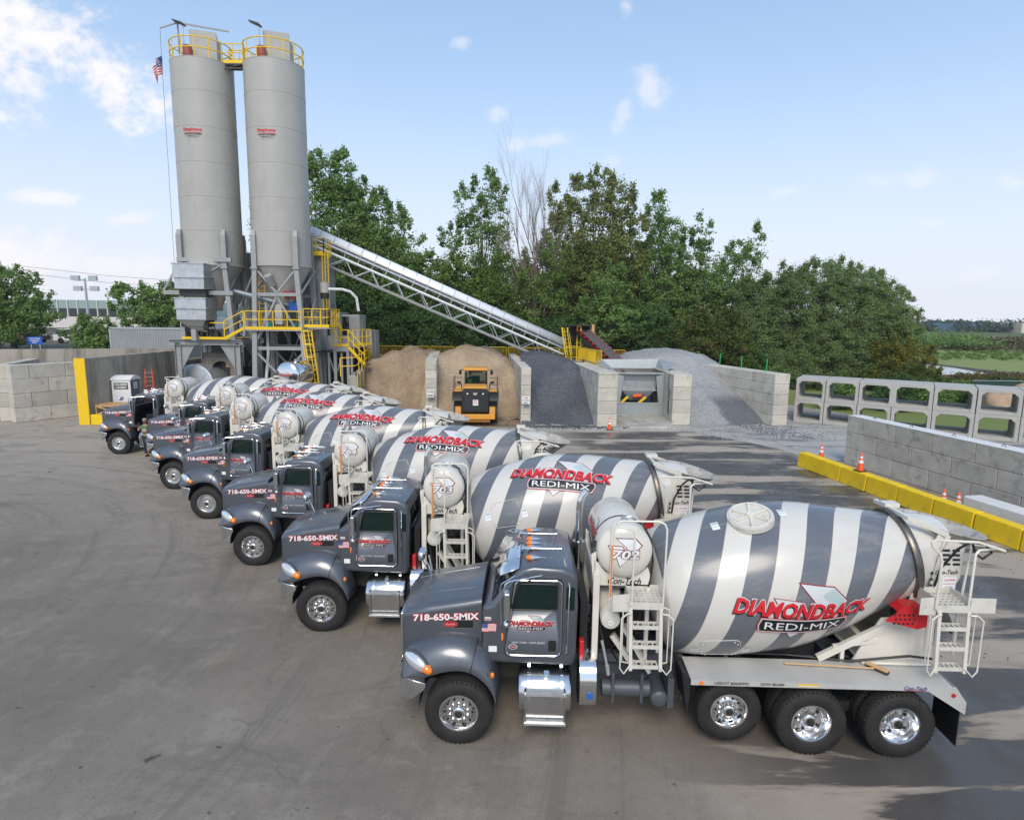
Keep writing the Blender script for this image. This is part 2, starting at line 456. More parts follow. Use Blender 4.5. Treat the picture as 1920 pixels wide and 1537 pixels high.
def company_logo(W, outl=True):
    """pale gem behind red slanted name over a black plate, in units of metres, centred"""
    S = W / 745.
    def q(pts): return [((x - 800) * S, (690 - y) * S) for x, y in pts]
    it = []
    gemR = [(765, 540), (945, 550), (1030, 625), (960, 700), (870, 650)]
    gemL = [(635, 620), (785, 630), (800, 700), (690, 700)]
    gemB = [(690, 760), (850, 760), (752, 838)]
    def grow(p, k):
        cx = sum(a for a, b in p) / len(p); cy = sum(b for a, b in p) / len(p)
        return [(cx + (x - cx) * (1 + k), cy + (y - cy) * (1 + k)) for x, y in p]
    for g, lay in ((gemR, 0), (gemL, .4), (gemB, .7)):
        if outl: it.append(poly(M['logored'], q(grow(g, .09)), lay)); it.append(poly(M['logoblack'], q(grow(g, .055)), lay + .5))
        it.append(poly(M['gemlight'], q(g), lay + 1))
    it.append(poly(M['gemteal'], q([(885, 590), (945, 556), (1022, 625), (960, 690), (940, 640)]), 1.6))
    w = 735 * S; h = 74 * S
    if outl:
        it.append(txt('DIAMONDBACK', M['gemlight'], 0, 22 * S, w, h, 2.2, .075, .3, 1.0, arc=-.06 * W * .5))
        it.append(txt('DIAMONDBACK', M['logoblack'], -5 * S, 15 * S, w, h, 3, .042, .3, 1.0, arc=-.06 * W * .5))
    it.append(txt('DIAMONDBACK', M['logored'], 0, 22 * S, w, h, 4, .035, .3, 1.0, arc=-.06 * W * .5))
    def pill(k, y0, y1): return [(572 - k, y1 + k), (566 - k, (y0 + y1) / 2), (580 - k, y0 - k), (1040 + k, y0 - k), (1047 + k, (y0 + y1) / 2 - 6), (1020 + k, y1 + k)]
    if outl: it.append(poly(M['logored'], q(pill(9, 727, 792)), 4.6))
    it.append(poly(M['gemlight'], q(pill(5, 727, 792)), 5.2))
    it.append(poly(M['logoblack'], q(pill(0, 727, 792)), 5.8))
    it.append(txt('REDI-MIX', M['white'], 3 * S, (690 - 760) * S, 415 * S, 40 * S, 6.6, .0, 0))
    return it
def flag_items(w, h):
    it = []
    wv = lambda x: .07 * h * math.sin(x / w * 5.5)
    n = 13
    for i in range(n):
        y1 = h / 2 - h * i / n; y0 = y1 - h / n
        xs = [-w / 2 + w * k / 8 for k in range(9)]
        pts = [(x, y0 + wv(x)) for x in xs] + [(x, y1 + wv(x)) for x in reversed(xs)]
        it.append(poly(M['logored'] if i % 2 == 0 else M['white'], pts, 0))
    xs = [-w / 2 + w * .4 * k / 4 for k in range(5)]
    it.append(poly(M['blue'], [(x, -h * .04 + wv(x)) for x in xs] + [(x, h / 2 + .002 + wv(x)) for x in reversed(xs)], 1))
    for r in range(4):
        for c in range(5):
            x = -w / 2 + w * (.04 + .075 * c); y = h / 2 - h * (.07 + .125 * r) + wv(x); q_ = w * .012
            it.append(poly(M['white'], [(x - q_, y), (x, y - q_), (x + q_, y), (x, y + q_)], 2))
    return it
# ================================================================ the mixer trucks
# truck axes: x runs towards the tail, y away from the near side, z up; the near front hub stands over the origin
TILT = R(10.5)
def stripe_mat():
    m = bpy.data.materials.new('striped_drum_paint'); m.use_nodes = True
    nt = m.node_tree; N = nt.nodes; L = nt.links; p = N['Principled BSDF']
    t = N.new('ShaderNodeTexCoord'); sp = N.new('ShaderNodeSeparateXYZ'); L.new(t.outputs['Object'], sp.inputs[0])
    def ma(op, a, b=None):
        n = N.new('ShaderNodeMath'); n.operation = op
        for i, v in enumerate((a, b)):
            if v is None: continue
            if isinstance(v, (int, float)): n.inputs[i].default_value = v
            else: L.new(v, n.inputs[i])
        return n.outputs[0]
    phi = ma('ARCTAN2', sp.outputs[2], ma('MULTIPLY', sp.outputs[1], -1))
    P = .86
    q = ma('FRACT', ma('DIVIDE', ma('ADD', ma('SUBTRACT', sp.outputs[0], ma('MULTIPLY', phi, 4 * P / (2 * PI))), .77), P))
    dark = ma('LESS_THAN', q, .5)
    # thin red pin line on the band edges
    e1 = ma('LESS_THAN', ma('ABSOLUTE', ma('SUBTRACT', q, .5)), .008)
    past = ma('GREATER_THAN', sp.outputs[0], 3.96)
    dark = ma('MULTIPLY', dark, ma('SUBTRACT', 1, past))
    neg = ma('GREATER_THAN', sp.outputs[0], -.015)
    dark = ma('MULTIPLY', dark, neg)
    e1 = ma('MULTIPLY', ma('MULTIPLY', e1, ma('SUBTRACT', 1, past)), neg)
    nz = N.new('ShaderNodeTexNoise'); nz.inputs['Scale'].default_value = 1.6; nz.inputs['Detail'].default_value = 7
    mp = N.new('ShaderNodeMapping'); mp.inputs['Scale'].default_value = (.35, 1.4, 1.4); L.new(t.outputs['Object'], mp.inputs[0]); L.new(mp.outputs[0], nz.inputs['Vector'])
    def mix(f, a, b):
        n = N.new('ShaderNodeMix'); n.data_type = 'RGBA'
        if isinstance(f, (int, float)): n.inputs['Factor'].default_value = f
        else: L.new(f, n.inputs['Factor'])
        for k, v in (('A', a), ('B', b)):
            if isinstance(v, tuple): n.inputs[k].default_value = (*v, 1)
            else: L.new(v, n.inputs[k])
        return n.outputs['Result']
    cr = mix(nz.outputs['Fac'], (.65, .63, .575), (.58, .56, .515))
    dk = mix(nz.outputs['Fac'], (.105, .118, .142), (.145, .155, .172))
    c = mix(dark, cr, dk)
    c = mix(ma('MULTIPLY', e1, .35), c, (.30, .08, .08))
    # cement dust and splashes, thicker towards the mouth
    ns = N.new('ShaderNodeTexNoise'); ns.inputs['Scale'].default_value = 3.2; ns.inputs['Detail'].default_value = 9; ns.inputs['Roughness'].default_value = .75; L.new(mp.outputs[0], ns.inputs['Vector'])
    r1 = N.new('ShaderNodeMapRange'); L.new(sp.outputs[0], r1.inputs[0]); r1.inputs[1].default_value = 2.2; r1.inputs[2].default_value = 4.6; r1.inputs[3].default_value = .0; r1.inputs[4].default_value = .62
    r2 = N.new('ShaderNodeMapRange'); L.new(ma('ADD', ns.outputs['Fac'], ma('MULTIPLY', r1.outputs[0], .16)), r2.inputs[0]); r2.inputs[1].default_value = .54; r2.inputs[2].default_value = .72
    c = mix(ma('MULTIPLY', r2.outputs[0], .28), c, (.44, .415, .37))
    L.new(c, p.inputs['Base Color'])
    mr = N.new('ShaderNodeMapRange'); L.new(nz.outputs['Fac'], mr.inputs[0]); mr.inputs[1].default_value = .3; mr.inputs[2].default_value = .7; mr.inputs[3].default_value = .2; mr.inputs[4].default_value = .38
    L.new(mr.outputs[0], p.inputs['Roughness'])
    p.inputs['Coat Weight'].default_value = .4; p.inputs['Coat Roughness'].default_value = .16
    # plate seams and slight waviness of the rolled shell
    n2 = N.new('ShaderNodeTexNoise'); n2.inputs['Scale'].default_value = 1.3; L.new(t.outputs['Object'], n2.inputs['Vector'])
    bu = N.new('ShaderNodeBump'); bu.inputs['Strength'].default_value = .25; bu.inputs['Distance'].default_value = .02
    seam = ma('MAXIMUM', ma('MAXIMUM', ma('LESS_THAN', ma('ABSOLUTE', ma('SUBTRACT', sp.outputs[0], 1.02)), .007), ma('LESS_THAN', ma('ABSOLUTE', ma('SUBTRACT', sp.outputs[0], 2.35)), .007)),
              ma('LESS_THAN', ma('ABSOLUTE', ma('SUBTRACT', ma('FRACT', ma('DIVIDE', ma('ADD', phi, .2), PI / 2)), .5)), .004))
    L.new(ma('SUBTRACT', n2.outputs['Fac'], ma('MULTIPLY', seam, .25)), bu.inputs['Height'])
    L.new(bu.outputs[0], p.inputs['Normal'])
    return m
M['drum'] = stripe_mat()
M['cement'] = mat('cement_crusted_steel', (.42, .40, .36), .8, 0, var=.2, vscale=4, stain=(.22, .20, .18), stscale=5, stthr=.5, bump=.3)

DRUM = [(-.24, 0), (-.23, .35), (-.15, .70), (-.05, .90), (0, .98), (.02, 1.01), (.35, 1.095), (.7, 1.155), (1.02, 1.19), (1.5, 1.21), (1.9, 1.205), (2.25, 1.165), (2.6, 1.09),
        (3.0, .975), (3.4, .86), (3.75, .765), (3.97, .70), (4.2, .665), (4.45, .61), (4.62, .55), (4.70, .50), (4.70, .44), (4.4, .40)]
def drum_r(s):
    for (a, ra), (b, rb) in zip(DRUM, DRUM[1:]):
        if a <= s <= b and b > a: return ra + (rb - ra) * (s - a) / (b - a)
    return .5

def wheel(name, x, y, z, rad, width, deep, side, parent):
    """side -1: outer face towards the near side (-y); +1: towards the far side"""
    w = thing(name, None, None, (x, y, z)); w.parent = parent
    s = side
    t = MB(); hw = width / 2; rr = .30 * rad / .54
    pr = [(-hw + .02, rr), (-hw - .005, rr + .05), (-hw - .012, rad * .80), (-hw + .008, rad * .94), (-hw + .035, rad * .985)]
    k = 6; u0 = -hw + .035; du = (width - .07) / k
    for i in range(k):
        a = u0 + du * i
        pr += [(a + du * .12, rad), (a + du * .80, rad), (a + du * .86, rad - .014), (a + du, rad - .014)]
    pr += [(hw - .035, rad * .985), (hw - .008, rad * .94), (hw + .012, rad * .8), (hw + .005, rr + .05), (hw - .02, rr)]
    t.lathe(pr, (0, 0, 0), (0, 1, 0), 56, False, False)
    # shoulder lugs
    for i in range(44):
        a = 2 * PI * i / 44
        for sy in (-1, 1):
            c, q = math.cos(a), math.sin(a); c2, q2 = math.cos(a + .075), math.sin(a + .075)
            y0, y1 = sy * (hw - .075), sy * (hw - .004); r0, r1 = rad - .02, rad + .006; r2 = rad * .955
            V = [(c * r0, y0, q * r0), (c2 * r0, y0, q2 * r0), (c2 * r1, y0, q2 * r1), (c * r1, y0, q * r1),
                 (c * (r2 - .01), y1, q * (r2 - .01)), (c2 * (r2 - .01), y1, q2 * (r2 - .01)), (c2 * (r2 + .012), y1, q2 * (r2 + .012)), (c * (r2 + .012), y1, q * (r2 + .012))]
            t.add(V, [(0, 1, 2, 3), (7, 6, 5, 4), (0, 4, 5, 1), (1, 5, 6, 2), (2, 6, 7, 3), (3, 7, 4, 0)])
    t.build('tyre', M['rubber'], w, 45)
    r = MB(); f = s * (hw - .015)
    if deep:   # dual wheel: deep dish
        pr = [(f, rr + .012), (f, rr - .012), (f - s * .03, rr - .03), (f - s * .13, rr - .045), (f - s * .165, rr - .075), (f - s * .15, rr - .13), (f - s * .145, .13), (f - s * .10, .12), (f - s * .06, .10), (f - s * .05, .085), (f - s * .05, 0)]
        disc, hubm = f - s * .147, f - s * .05
    else:      # steer wheel: shallow dish with the disc near the outside
        pr = [(f, rr + .012), (f, rr - .012), (f - s * .03, rr - .03), (f - s * .09, rr - .045), (f - s * .10, rr - .06), (f - s * .055, rr - .085), (f - s * .045, .15), (f - s * .045, .115), (f + s * .0, .10), (f + s * .015, .08), (f + s * .015, 0)]
        disc, hubm = f - s * .045, f + s * .015
    r.lathe(pr, (0, 0, 0), (0, 1, 0), 40, False, True)
    r.build('rim', M['rimdish'], w, 50)
    h = MB(); h.cyl((0, hubm - s * .002, 0), (0, hubm + s * (.012 if not deep else .05), 0), .062, .05, 14); h.build('hub_cap', M['darksteel'], w)
    if s == 1 or 'inner' in name: return w
    nut = hole = None
    for i in range(10):
        a = 2 * PI * (i + .5) / 10; rho = .148
        if nut is None: q = MB(); q.cyl((0, -s * .002, 0), (0, s * .028, 0), .017, .014, 6); nut = o = q.build('wheel_nut', M['alu'], w)
        else: o = nut.copy(); COL.objects.link(o)
        o.location = (math.cos(a) * rho, disc, math.sin(a) * rho)
        rho = rr - .078 if not deep else rr - .115; a += PI / 10; hr = .021 if not deep else .027
        if deep and i % 2: continue
        if hole is None: q = MB(); q.cyl((0, -s * .002, 0), (0, s * (.006 if deep else .004), 0), hr, hr, 12); hole = o = q.build('hand_hole', M['black'], w)
        else: o = hole.copy(); COL.objects.link(o)
        o.location = (math.cos(a) * rho, disc, math.sin(a) * rho)
    return w

def side_ladder(parent, x0, x1, y, ztop, zs, name):
    """folding step ladder with hand hoops, platform on top"""
    st = MB()
    zb = zs[-1] - .07
    for x in (x0, x1): st.bar((x + .015, y, zb), (x - .015, y + .02, ztop), .045, .05)
    for x in (x0, x1): st.bar((x + .015, y + .28, zb + .15), (x - .015, y + .24, ztop), .035, .04)
    lad = st.build(name, M['cream'], parent)
    for z in zs:
        s = MB()
        s.box(x0 + .02, x1 - .02, y - .02, y + .005, z - .035, z + .02)
        s.box(x0 + .02, x1 - .02, y + .13, y + .15, z - .02, z + .015)
        for i in range(6):
            xx = x0 + .03 + (x1 - x0 - .06) * i / 5; s.box(xx - .012, xx + .012, y + .004, y + .131, z - .01, z + .014)
        s.build('step', M['creamdirt'], lad)
    h = MB()
    for x, sx in ((x0, -1), (x1, 1)):
        d = .16 * sx
        for yy, q in ((y - .07, 1), (y + .05, .75)):
            h.tube([(x, yy + .05, zs[-1] + .02), (x + d * q * .6, yy, zs[-1] - .09), (x + d * q, yy, zs[-1] + .0), (x + d * q, yy, zs[0] - .05), (x + d * q, yy, zs[0] + .16), (x + d * q * .5, yy + .01, zs[0] + .23), (x, yy + .05, zs[0] + .22)] if q == 1 else
                   [(x, yy + .03, zs[-1]), (x + d * q, yy, zs[-1] + .04), (x + d * q, yy, zs[0] + .26), (x, yy + .03, zs[0] + .30)], .012, 6)
    h.build('hand_hoop', M['cream'], lad)
    return lad
def platform(parent, x0, x1, y0, y1, z, left=.0, right=.0):
    p = MB()
    p.box(x0, x1, y0 - .012, y0, z - .10, z + .015); p.box(x0, x1, y1, y1 + .012, z - .06, z + .09)
    if left: p.prism([(x0 - left, z - .16), (x0 - .002, z - .16), (x0 - .002, z + .13), (x0 - left, z + .10)], y0 + .02, y0 + .03); p.box(x0 - .012, x0, y0, y1, z - .08, z + .10)
    if right: p.box(x1 + .002, x1 + right, y0 + .0, y0 + .012, z - .10, z + .13); p.box(x1, x1 + .012, y0, y1, z - .08, z + .10)
    n = 6
    for i in range(n + 1):
        x = x0 + .01 + (x1 - x0 - .02) * i / n; p.box(x - .011, x + .011, y0 + .001, y1 - .001, z - .02, z + .01)
    for j in range(1, 5):
        y = y0 + (y1 - y0) * j / 5; p.box(x0 + .001, x1 - .001, y - .013, y + .013, z - .018, z + .0125)
    return p.build('platform', M['creamdirt'], parent)

def boolean_cut(me_obj, cutters):
    for c in cutters:
        md = me_obj.modifiers.new('cut', 'BOOLEAN'); md.object = c; md.operation = 'DIFFERENCE'; md.solver = 'EXACT'
    dg = bpy.context.evaluated_depsgraph_get(); ev = me_obj.evaluated_get(dg)
    me = bpy.data.meshes.new_from_object(ev, depsgraph=dg)
    me_obj.modifiers.clear(); old = me_obj.data; me_obj.data = me; bpy.data.meshes.remove(old)
    for c in cutters: bpy.data.objects.remove(c)
    return me_obj
def rrect(x0, x1, z0, z1, r=.05, n=4, skew=0):
    pts = []
    for cx, cz, a0 in ((x1 - r, z0 + r, -PI / 2), (x1 - r, z1 - r, 0), (x0 + r, z1 - r, PI / 2), (x0 + r, z0 + r, PI)):
        for i in range(n + 1):
            a = a0 + PI / 2 * i / n; x = cx + r * math.cos(a); z = cz + r * math.sin(a)
            pts.append((x + skew * (z - z0) / (z1 - z0) * max(0, (x1 - x) / (x1 - x0)), z))
    return pts

HOODY = .42      # near side of the hood
def make_truck():
    T = thing('mixer_truck', 'x', 'cement mixer truck', (0, 0, 0), 0, 'striped cement mixer trucks parked in a row')
    # ---- hood
    hb = MB(); rings = []
    sec = [(-.97, .72, 1.95, 1.0), (-.955, .76, 2.04, .98), (-.90, .79, 2.10, .98), (-.5, .80, 2.185, 1.1), (0, .80, 2.27, 1.2), (.33, .80, 2.335, 1.25)]
    for (x, hw, zt, zb) in sec:
        r = []; n = 10; cr = .15; zc = zt - .055
        r.append((x, 1.22 - hw, zb))
        for i in range(n + 1):
            a = PI - PI / 2 * i / n; r.append((x, 1.22 - hw + cr + cr * math.cos(a), zc - cr * .85 + cr * .85 * math.sin(a)))
        for k in (.33, .66): r.append((x, 1.22 - (hw - cr) * (1 - k), zc + .055 * math.sin(k * PI / 2)))
        r.append((x, 1.22, zt))
        r += [(x, 2.44 - p[1], p[2]) for p in reversed(r[:-1])]
        rings.append(r)
    hb.loft(rings)
    hood = hb.build('hood', M['slate'], T, 50)
    for pts in ([(-.85, .86, 2.09), (-.4, .84, 2.18), (.2, .80, 2.285)], [(-.85, 1.58, 2.09), (-.4, 1.60, 2.18), (.2, 1.64, 2.285)]):
        v = MB(); v.tube([(x, y, z - .004) for x, y, z in pts], .010, 6); v.build('hood_ridge', M['slate'], hood)
    v = MB(); v.box(.332, .345, .415, 2.025, 1.3, 2.24); v.build('hood_gap', M['black'], hood)
    g = MB(); g.box(-1.02, -.965, .60, 1.84, 1.02, 1.90); g.build('grille', M['chrome'], T, bevel=.02)
    g = MB()
    for i in range(14): y = .68 + i * 1.08 / 13; g.box(-1.03, -1.018, y - .022, y + .022, 1.08, 1.88)
    g.build('grille_slot', M['black'], T)
    o = decal('phone_lettering', [txt('718-650-5MIX', M['logored'], 0, 0, 1.04, .105, 0, .075), txt('718-650-5MIX', M['white'], 0, 0, 1.04, .105, 2, .03)],
              planar((-.245, HOODY - .002, 1.945), (1, 0, .05), (0, 0, 1), (0, -1, 0)), hood)
    o = decal('side_vent', [poly(M['chrome'], rrect(-.17, .19, -.075, .075, .03), 0), poly(M['black'], rrect(-.16, .18, -.062, .062, .025), 2)], planar((0.02, HOODY-.002, 1.825), (1, 0, .02), (0, 0, 1), (0, -1, 0)), hood)
    ov = [(.115 * math.cos(2 * PI * i / 20), .048 * math.sin(2 * PI * i / 20)) for i in range(20)]
    o = decal('oval_badge', [poly(M['chrome'], [(x * 1.07, y * 1.12) for x, y in ov], 0), poly(M['red'], ov, 1), txt('Peterbilt', M['gemlight'], 0, 0, .15, .03, 2, 0, .3)], planar((-.17, HOODY - .014, 1.83), (1, 0, .04), (0, 0, 1), (0, -1, 0)), hood)
    # ---- fenders
    lip = [(-.88, 1.10), (-.76, 1.10), (-.60, 1.09), (-.45, 1.13), (-.28, 1.20), (-.02, 1.25), (.21, 1.21), (.40, 1.06), (.52, .90), (.58, .74)]
    crn = [(-.955, 1.12), (-.92, 1.38), (-.80, 1.51), (-.58, 1.63), (-.27, 1.70), (.04, 1.695), (.28, 1.61), (.46, 1.46), (.60, 1.16), (.65, .76)]
    for sd in (-1, 1):
        fb = MB(); rings = []
        for (lx, lz), (cx, cz) in zip(lip, crn):
            row = []
            for k in range(9):
                f = k / 8 * PI / 2; a = math.sin(f); d = .02 + .46 * (1 - math.cos(f))
                if k == 0:
                    row.append((lx, .075, lz - .01))
                row.append((lx + (cx - lx) * a, d, lz + (cz - lz) * a))
            rings.append(row)
        if sd == 1: rings = [[(x, 2.44 - y, z) for x, y, z in r] for r in rings]
        fb.loft(rings, closed=False)
        fo = fb.build('fender', M['slate'], T, 60)
        sm = fo.modifiers.new('sub', 'SUBSURF'); sm.levels = 1; sm.render_levels = 1
        so = fo.modifiers.new('thick', 'SOLIDIFY'); so.thickness = .03; so.offset = -1 if sd == -1 else 1
        Y = lambda y: y if sd == -1 else 2.44 - y
        # seam between fender halves
        sm_ = MB(); f0, f1 = (.18, 1.22), (.28, 1.605)
        pts = []
        for k in range(9):
            f = k / 8 * PI / 2; a = math.sin(f); pts.append((f0[0] + (f1[0] - f0[0]) * a, Y(.014 + .46 * (1 - math.cos(f))), f0[1] + (f1[1] - f0[1]) * a + .006))
        sm_.tube(pts, .006, 5); sm_.build('panel_gap', M['black'], fo)
        rot = Matrix.Rotation(R(24), 3, 'Y') @ Matrix.Rotation(R(-28) * (1 if sd == -1 else -1), 3, 'Z')
        hl = MB(); hl.sphere((-.675, Y(.13), 1.335), .25, .095, .125, 24, 14, rot); hlo = hl.build('headlight', M['lens'], fo, 80)
        ts = MB(); ts.sphere((-.515, Y(.045), 1.27), .13, .075, .075, 20, 12, rot); ts.build('turn_signal', M['orange'], hlo, 80)
        br = MB(); br.sphere((-.675, Y(.143), 1.332), .272, .095, .140, 24, 14, rot); br.build('headlight_trim', M['slate_matt'], hlo, 80)
        mk = MB(); mk.sphere((.53, Y(.03), 1.19), .035, .03, .05, 12, 8); mk.build('marker_light', M['orange'], fo, 80)
        # dark wheel house liner
        ln = MB(); rr = []
        for i in range(13):
            a = R(-5) + R(190) * i / 12; rr.append([(.62 * math.cos(a) * -1 - .02, Y(.10), .62 + .63 * math.sin(a)), (.62 * math.cos(a) * -1 - .02, Y(.75), .62 + .63 * math.sin(a))])
        ln.loft(rr, closed=False, caps=False); ln.build('wheel_liner', M['black'], fo)
        # round mirror on a stalk
        fm = MB(); y0 = Y(.55); y1 = Y(.50)
        fm.tube([(-.70, y0, 2.02), (-.78, y1, 2.18), (-.86, y1, 2.33)], .011, 6); fmo = fm.build('fender_mirror', M['chrome'], T)
        if sd == -1: fmo.location = (0, 1.30, 0)
        fm2 = MB(); fm2.sphere((-.87, y1, 2.42), .075, .10, .10, 16, 10); fm2.build('mirror_bowl', M['chrome'], fmo, 80)
        if sd == -1: pass
    # ---- bumper
    b = MB(); rings = []
    plan = [(-.50, .035), (-.72, .03), (-.88, .10), (-.985, .30), (-1.06, .70), (-1.08, 1.22)]
    plan = plan + [(x, 2.44 - y) for x, y in reversed(plan[:-1])]
    for i, (x, y) in enumerate(plan):
        e = min(i, len(plan) - 1 - i)
        zt = (1.02, 1.06, 1.12, 1.13, 1.08, 1.08)[min(e, 5)]; zb = (.93, .74, .64, .62, .60, .60)[min(e, 5)]
        rings.append([(x, y, zb), (x, y, (zb * 2 + zt) / 3), (x, y, (zb + 2 * zt) / 3), (x, y, zt)])
    b.loft(rings, closed=False, caps=False)
    bo = b.build('bumper', M['chrome'], T, 60); so = bo.modifiers.new('t', 'SOLIDIFY'); so.thickness = .02
    sb = bo.modifiers.new('s', 'SUBSURF'); sb.levels = 1; sb.render_levels = 1
    # ---- chassis, axles, engine mass
    c = MB()
    for y in (.78, 1.58): c.box(-.85, 7.55, y, y + .09, .82, 1.10)
    for x in (1.9, 3.1, 4.6, 6.2, 7.5): c.box(x, x + .1, .87, 1.58, .86, 1.06)
    c.box(1.80, 3.62, .62, .77, 1.13, 1.27); c.box(1.80, 3.62, 1.68, 1.83, 1.13, 1.27)
    ch = c.build('chassis_frame', M['slate_matt'], T)
    c = MB()
    for x, r in ((0, .07), (4.27, .08), (5.48, .12), (6.84, .12)): c.cyl((x, .3, .54), (x, 2.14, .54), r, n=12)
    for x in (5.48, 6.84): c.sphere((x, 1.22, .54), .26, .2, .24)
    c.cyl((1.9, 1.22, .8), (5.4, 1.22, .62), .06, n=10)
    c.box(-.8, .32, .62, 1.82, .75, 1.65); c.box(.4, 1.7, .75, 1.7, .72, 1.2); c.box(6.16 - .6, 6.16 + .6, .5, .62, .45, .62); c.box(6.16 - .6, 6.16 + .6, 1.82, 1.94, .45, .62)
    c.build('axles_and_engine', M['darksteel'], T)
    c = MB()
    c.cyl((2.28, .42, .80), (3.05, .42, .80), .135, n=16); c.cyl((3.17, .20, .76), (3.17, .70, .76), .14, n=16)
    c.sphere((3.17, .20, .76), .14, .06, .14, 14, 8)
    c.box(2.42, 2.47, .27, .33, .62, 1.12); c.box(2.88, 2.93, .27, .33, .62, 1.12)
    c.box(3.30, 3.40, .2, .8, .60, 1.1)
    c.build('air_tank', M['slate_matt'], T, bevel=.008)
    # ---- cab shell with real openings
    cb = MB()
    prof = [(.35, 1.25), (1.84, 1.22), (1.86, 2.2), (1.835, 2.70), (1.78, 2.80), (1.60, 2.86), (1.15, 2.88), (.98, 2.84), (.86, 2.75), (.50, 2.25), (.35, 2.20)]
    cb.prism(prof, .27, 2.17)
    co = cb.build('cab', M['slate'], T, 0)
    bv = co.modifiers.new('b', 'BEVEL'); bv.width = .075; bv.segments = 4; bv.limit_method = 'ANGLE'; bv.angle_limit = R(50)
    inn = MB(); inn.prism([(.50, 1.34), (1.79, 1.34), (1.80, 2.2), (1.78, 2.66), (1.55, 2.80), (1.15, 2.82), (1.0, 2.79), (.90, 2.72), (.585, 2.27), (.50, 2.18)], .33, 2.11)
    i0 = inn.build('cut_in', M['slate'])
    dr = MB(); dr.prism(rrect(.69, 1.62, 1.38, 2.69, .10, 4, .16), .1, .45); dr.prism([(x, z) for x, z in rrect(.80, 1.52, 2.16, 2.60, .06, 4, .13)], 2.0, 2.3); d0 = dr.build('cut_door', M['slate'])
    ws = MB(); ws.box(.28, 1.02, .37, 2.07, 2.28, 2.69); w0 = ws.build('cut_ws', M['slate'])
    w0.data.transform(Matrix.Shear('XZ', 4, (.86, 0)) if False else Matrix.Identity(4))
    qw = MB(); qw.prism(rrect(1.665, 1.80, 2.17, 2.56, .03), .1, .4); qw.prism(rrect(1.665, 1.80, 2.17, 2.56, .03), 2.05, 2.3); qw.box(1.76, 1.95, .52, 1.92, 2.14, 2.58); q0 = qw.build('cut_q', M['slate'])
    # apply the bevel first, then the cuts
    boolean_cut(co, []) if False else None
    boolean_cut(co, [i0, d0, w0, q0])
    co.data.polygons.foreach_set('use_smooth', [True] * len(co.data.polygons)); co.data.set_sharp_from_angle(angle=R(28))
    g = MB()
    g.add([(.525, .38, 2.27), (.525, 2.06, 2.27), (.85, 2.06, 2.73), (.85, .38, 2.73)], [(0, 1, 2, 3)]); g.build('windshield', M['glass'], co, 0, fix=False)
    g = MB(); g.prism(rrect(1.655, 1.81, 2.16, 2.57, .03), .285, .291); g.build('quarter_window', M['glass'], co)
    g = MB(); g.prism(rrect(.79, 1.53, 2.15, 2.61, .06, 4, .13), 2.14, 2.146); g.build('far_side_window', M['glass'], co)
    g = MB(); g.prism(rrect(1.655, 1.81, 2.16, 2.57, .03), 2.149, 2.155); g.build('quarter_window', M['glass'], co)
    g = MB(); g.box(1.828, 1.833, .53, 1.91, 2.15, 2.57); g.build('rear_window', M['glass'], co)
    g = MB(); 
    for p in (((.51, .39, 2.27), (.84, .39, 2.735)), ((.51, 2.05, 2.27), (.84, 2.05, 2.735)), ((.51, 1.22, 2.27), (.84, 1.22, 2.735)), ((.51, .4, 2.27), (.51, 2.04, 2.27))): g.bar(p[0], p[1], .03, .022)
    g.bar((.50, .95, 2.275), (.70, .55, 2.56), .014); g.bar((.50, 1.75, 2.275), (.70, 1.35, 2.56), .014)
    g.build('windshield_trim', M['black'], co)
    g = MB(); g.box(.56, .80, .40, 2.05, 1.9, 2.28); g.box(.52, 1.78, .36, 2.08, 1.345, 1.40); g.build('dashboard', M['black'], co, bevel=.03)
    for y in (.72, 1.72):
        s = MB(); s.box(1.12, 1.58, y - .25, y + .25, 1.6, 1.85); s.box(1.50, 1.66, y - .25, y + .25, 1.8, 2.42); s.box(1.52, 1.64, y - .14, y + .14, 2.44, 2.62); s.build('seat', M['seat'], co, bevel=.05)
    s = MB(); s.tube([(.95 + .09 * math.sin(2 * PI * i / 20), .72 + .20 * math.cos(2 * PI * i / 20), 2.15 + .20 * math.sin(2 * PI * i / 20)) for i in range(20)], .014, 6, True)
    s.bar((.95, .52, 2.15), (.95, .92, 2.15), .02); s.cyl((.75, .72, 2.0), (.95, .72, 2.15), .025, n=8); s.build('steering_wheel', M['black'], co)
    # cowl decals
    decal('flag_decal', flag_items(.225, .135), planar((.46, .268, 1.86), (1, 0, -.05), (.05, 0, 1), (0, -1, 0)), co)
    decal('white_sticker', [poly(M['white'], [(-.065, -.05), (.065, -.05), (.065, .05), (-.065, .05)])], planar((.52, .268, 1.50), (1, 0, 0), (0, 0, 1), (0, -1, 0)), co)
    decal('small_sticker', [poly(M['gemlight'], [(-.05, -.03), (.05, -.03), (.05, .03), (-.05, .03)]), poly(M['red'], [(-.04, -.02), (.04, -.02), (.04, -.005), (-.04, -.005)], 1)], planar((.44, .268, 2.01), (1, 0, 0), (0, 0, 1), (0, -1, 0)), co)
    # ---- door (hinged on its front edge)
    D = thing('door', None, None, (.70, .255, 0)); D.parent = T
    d = MB(); d.prism([(x - .70, z) for x, z in rrect(.70, 1.61, 1.40, 2.68, .10, 4, .16)], -.012, .03)
    dob = d.build('door_panel', M['slate'], D, 30)
    cu1 = MB(); cu1.prism([(x - .70, z) for x, z in rrect(.80, 1.52, 2.185, 2.61, .055, 4, .13)], -.1, .2); c1 = cu1.build('cut', M['slate'], D)
    bpy.context.view_layer.update(); boolean_cut(dob, [c1])
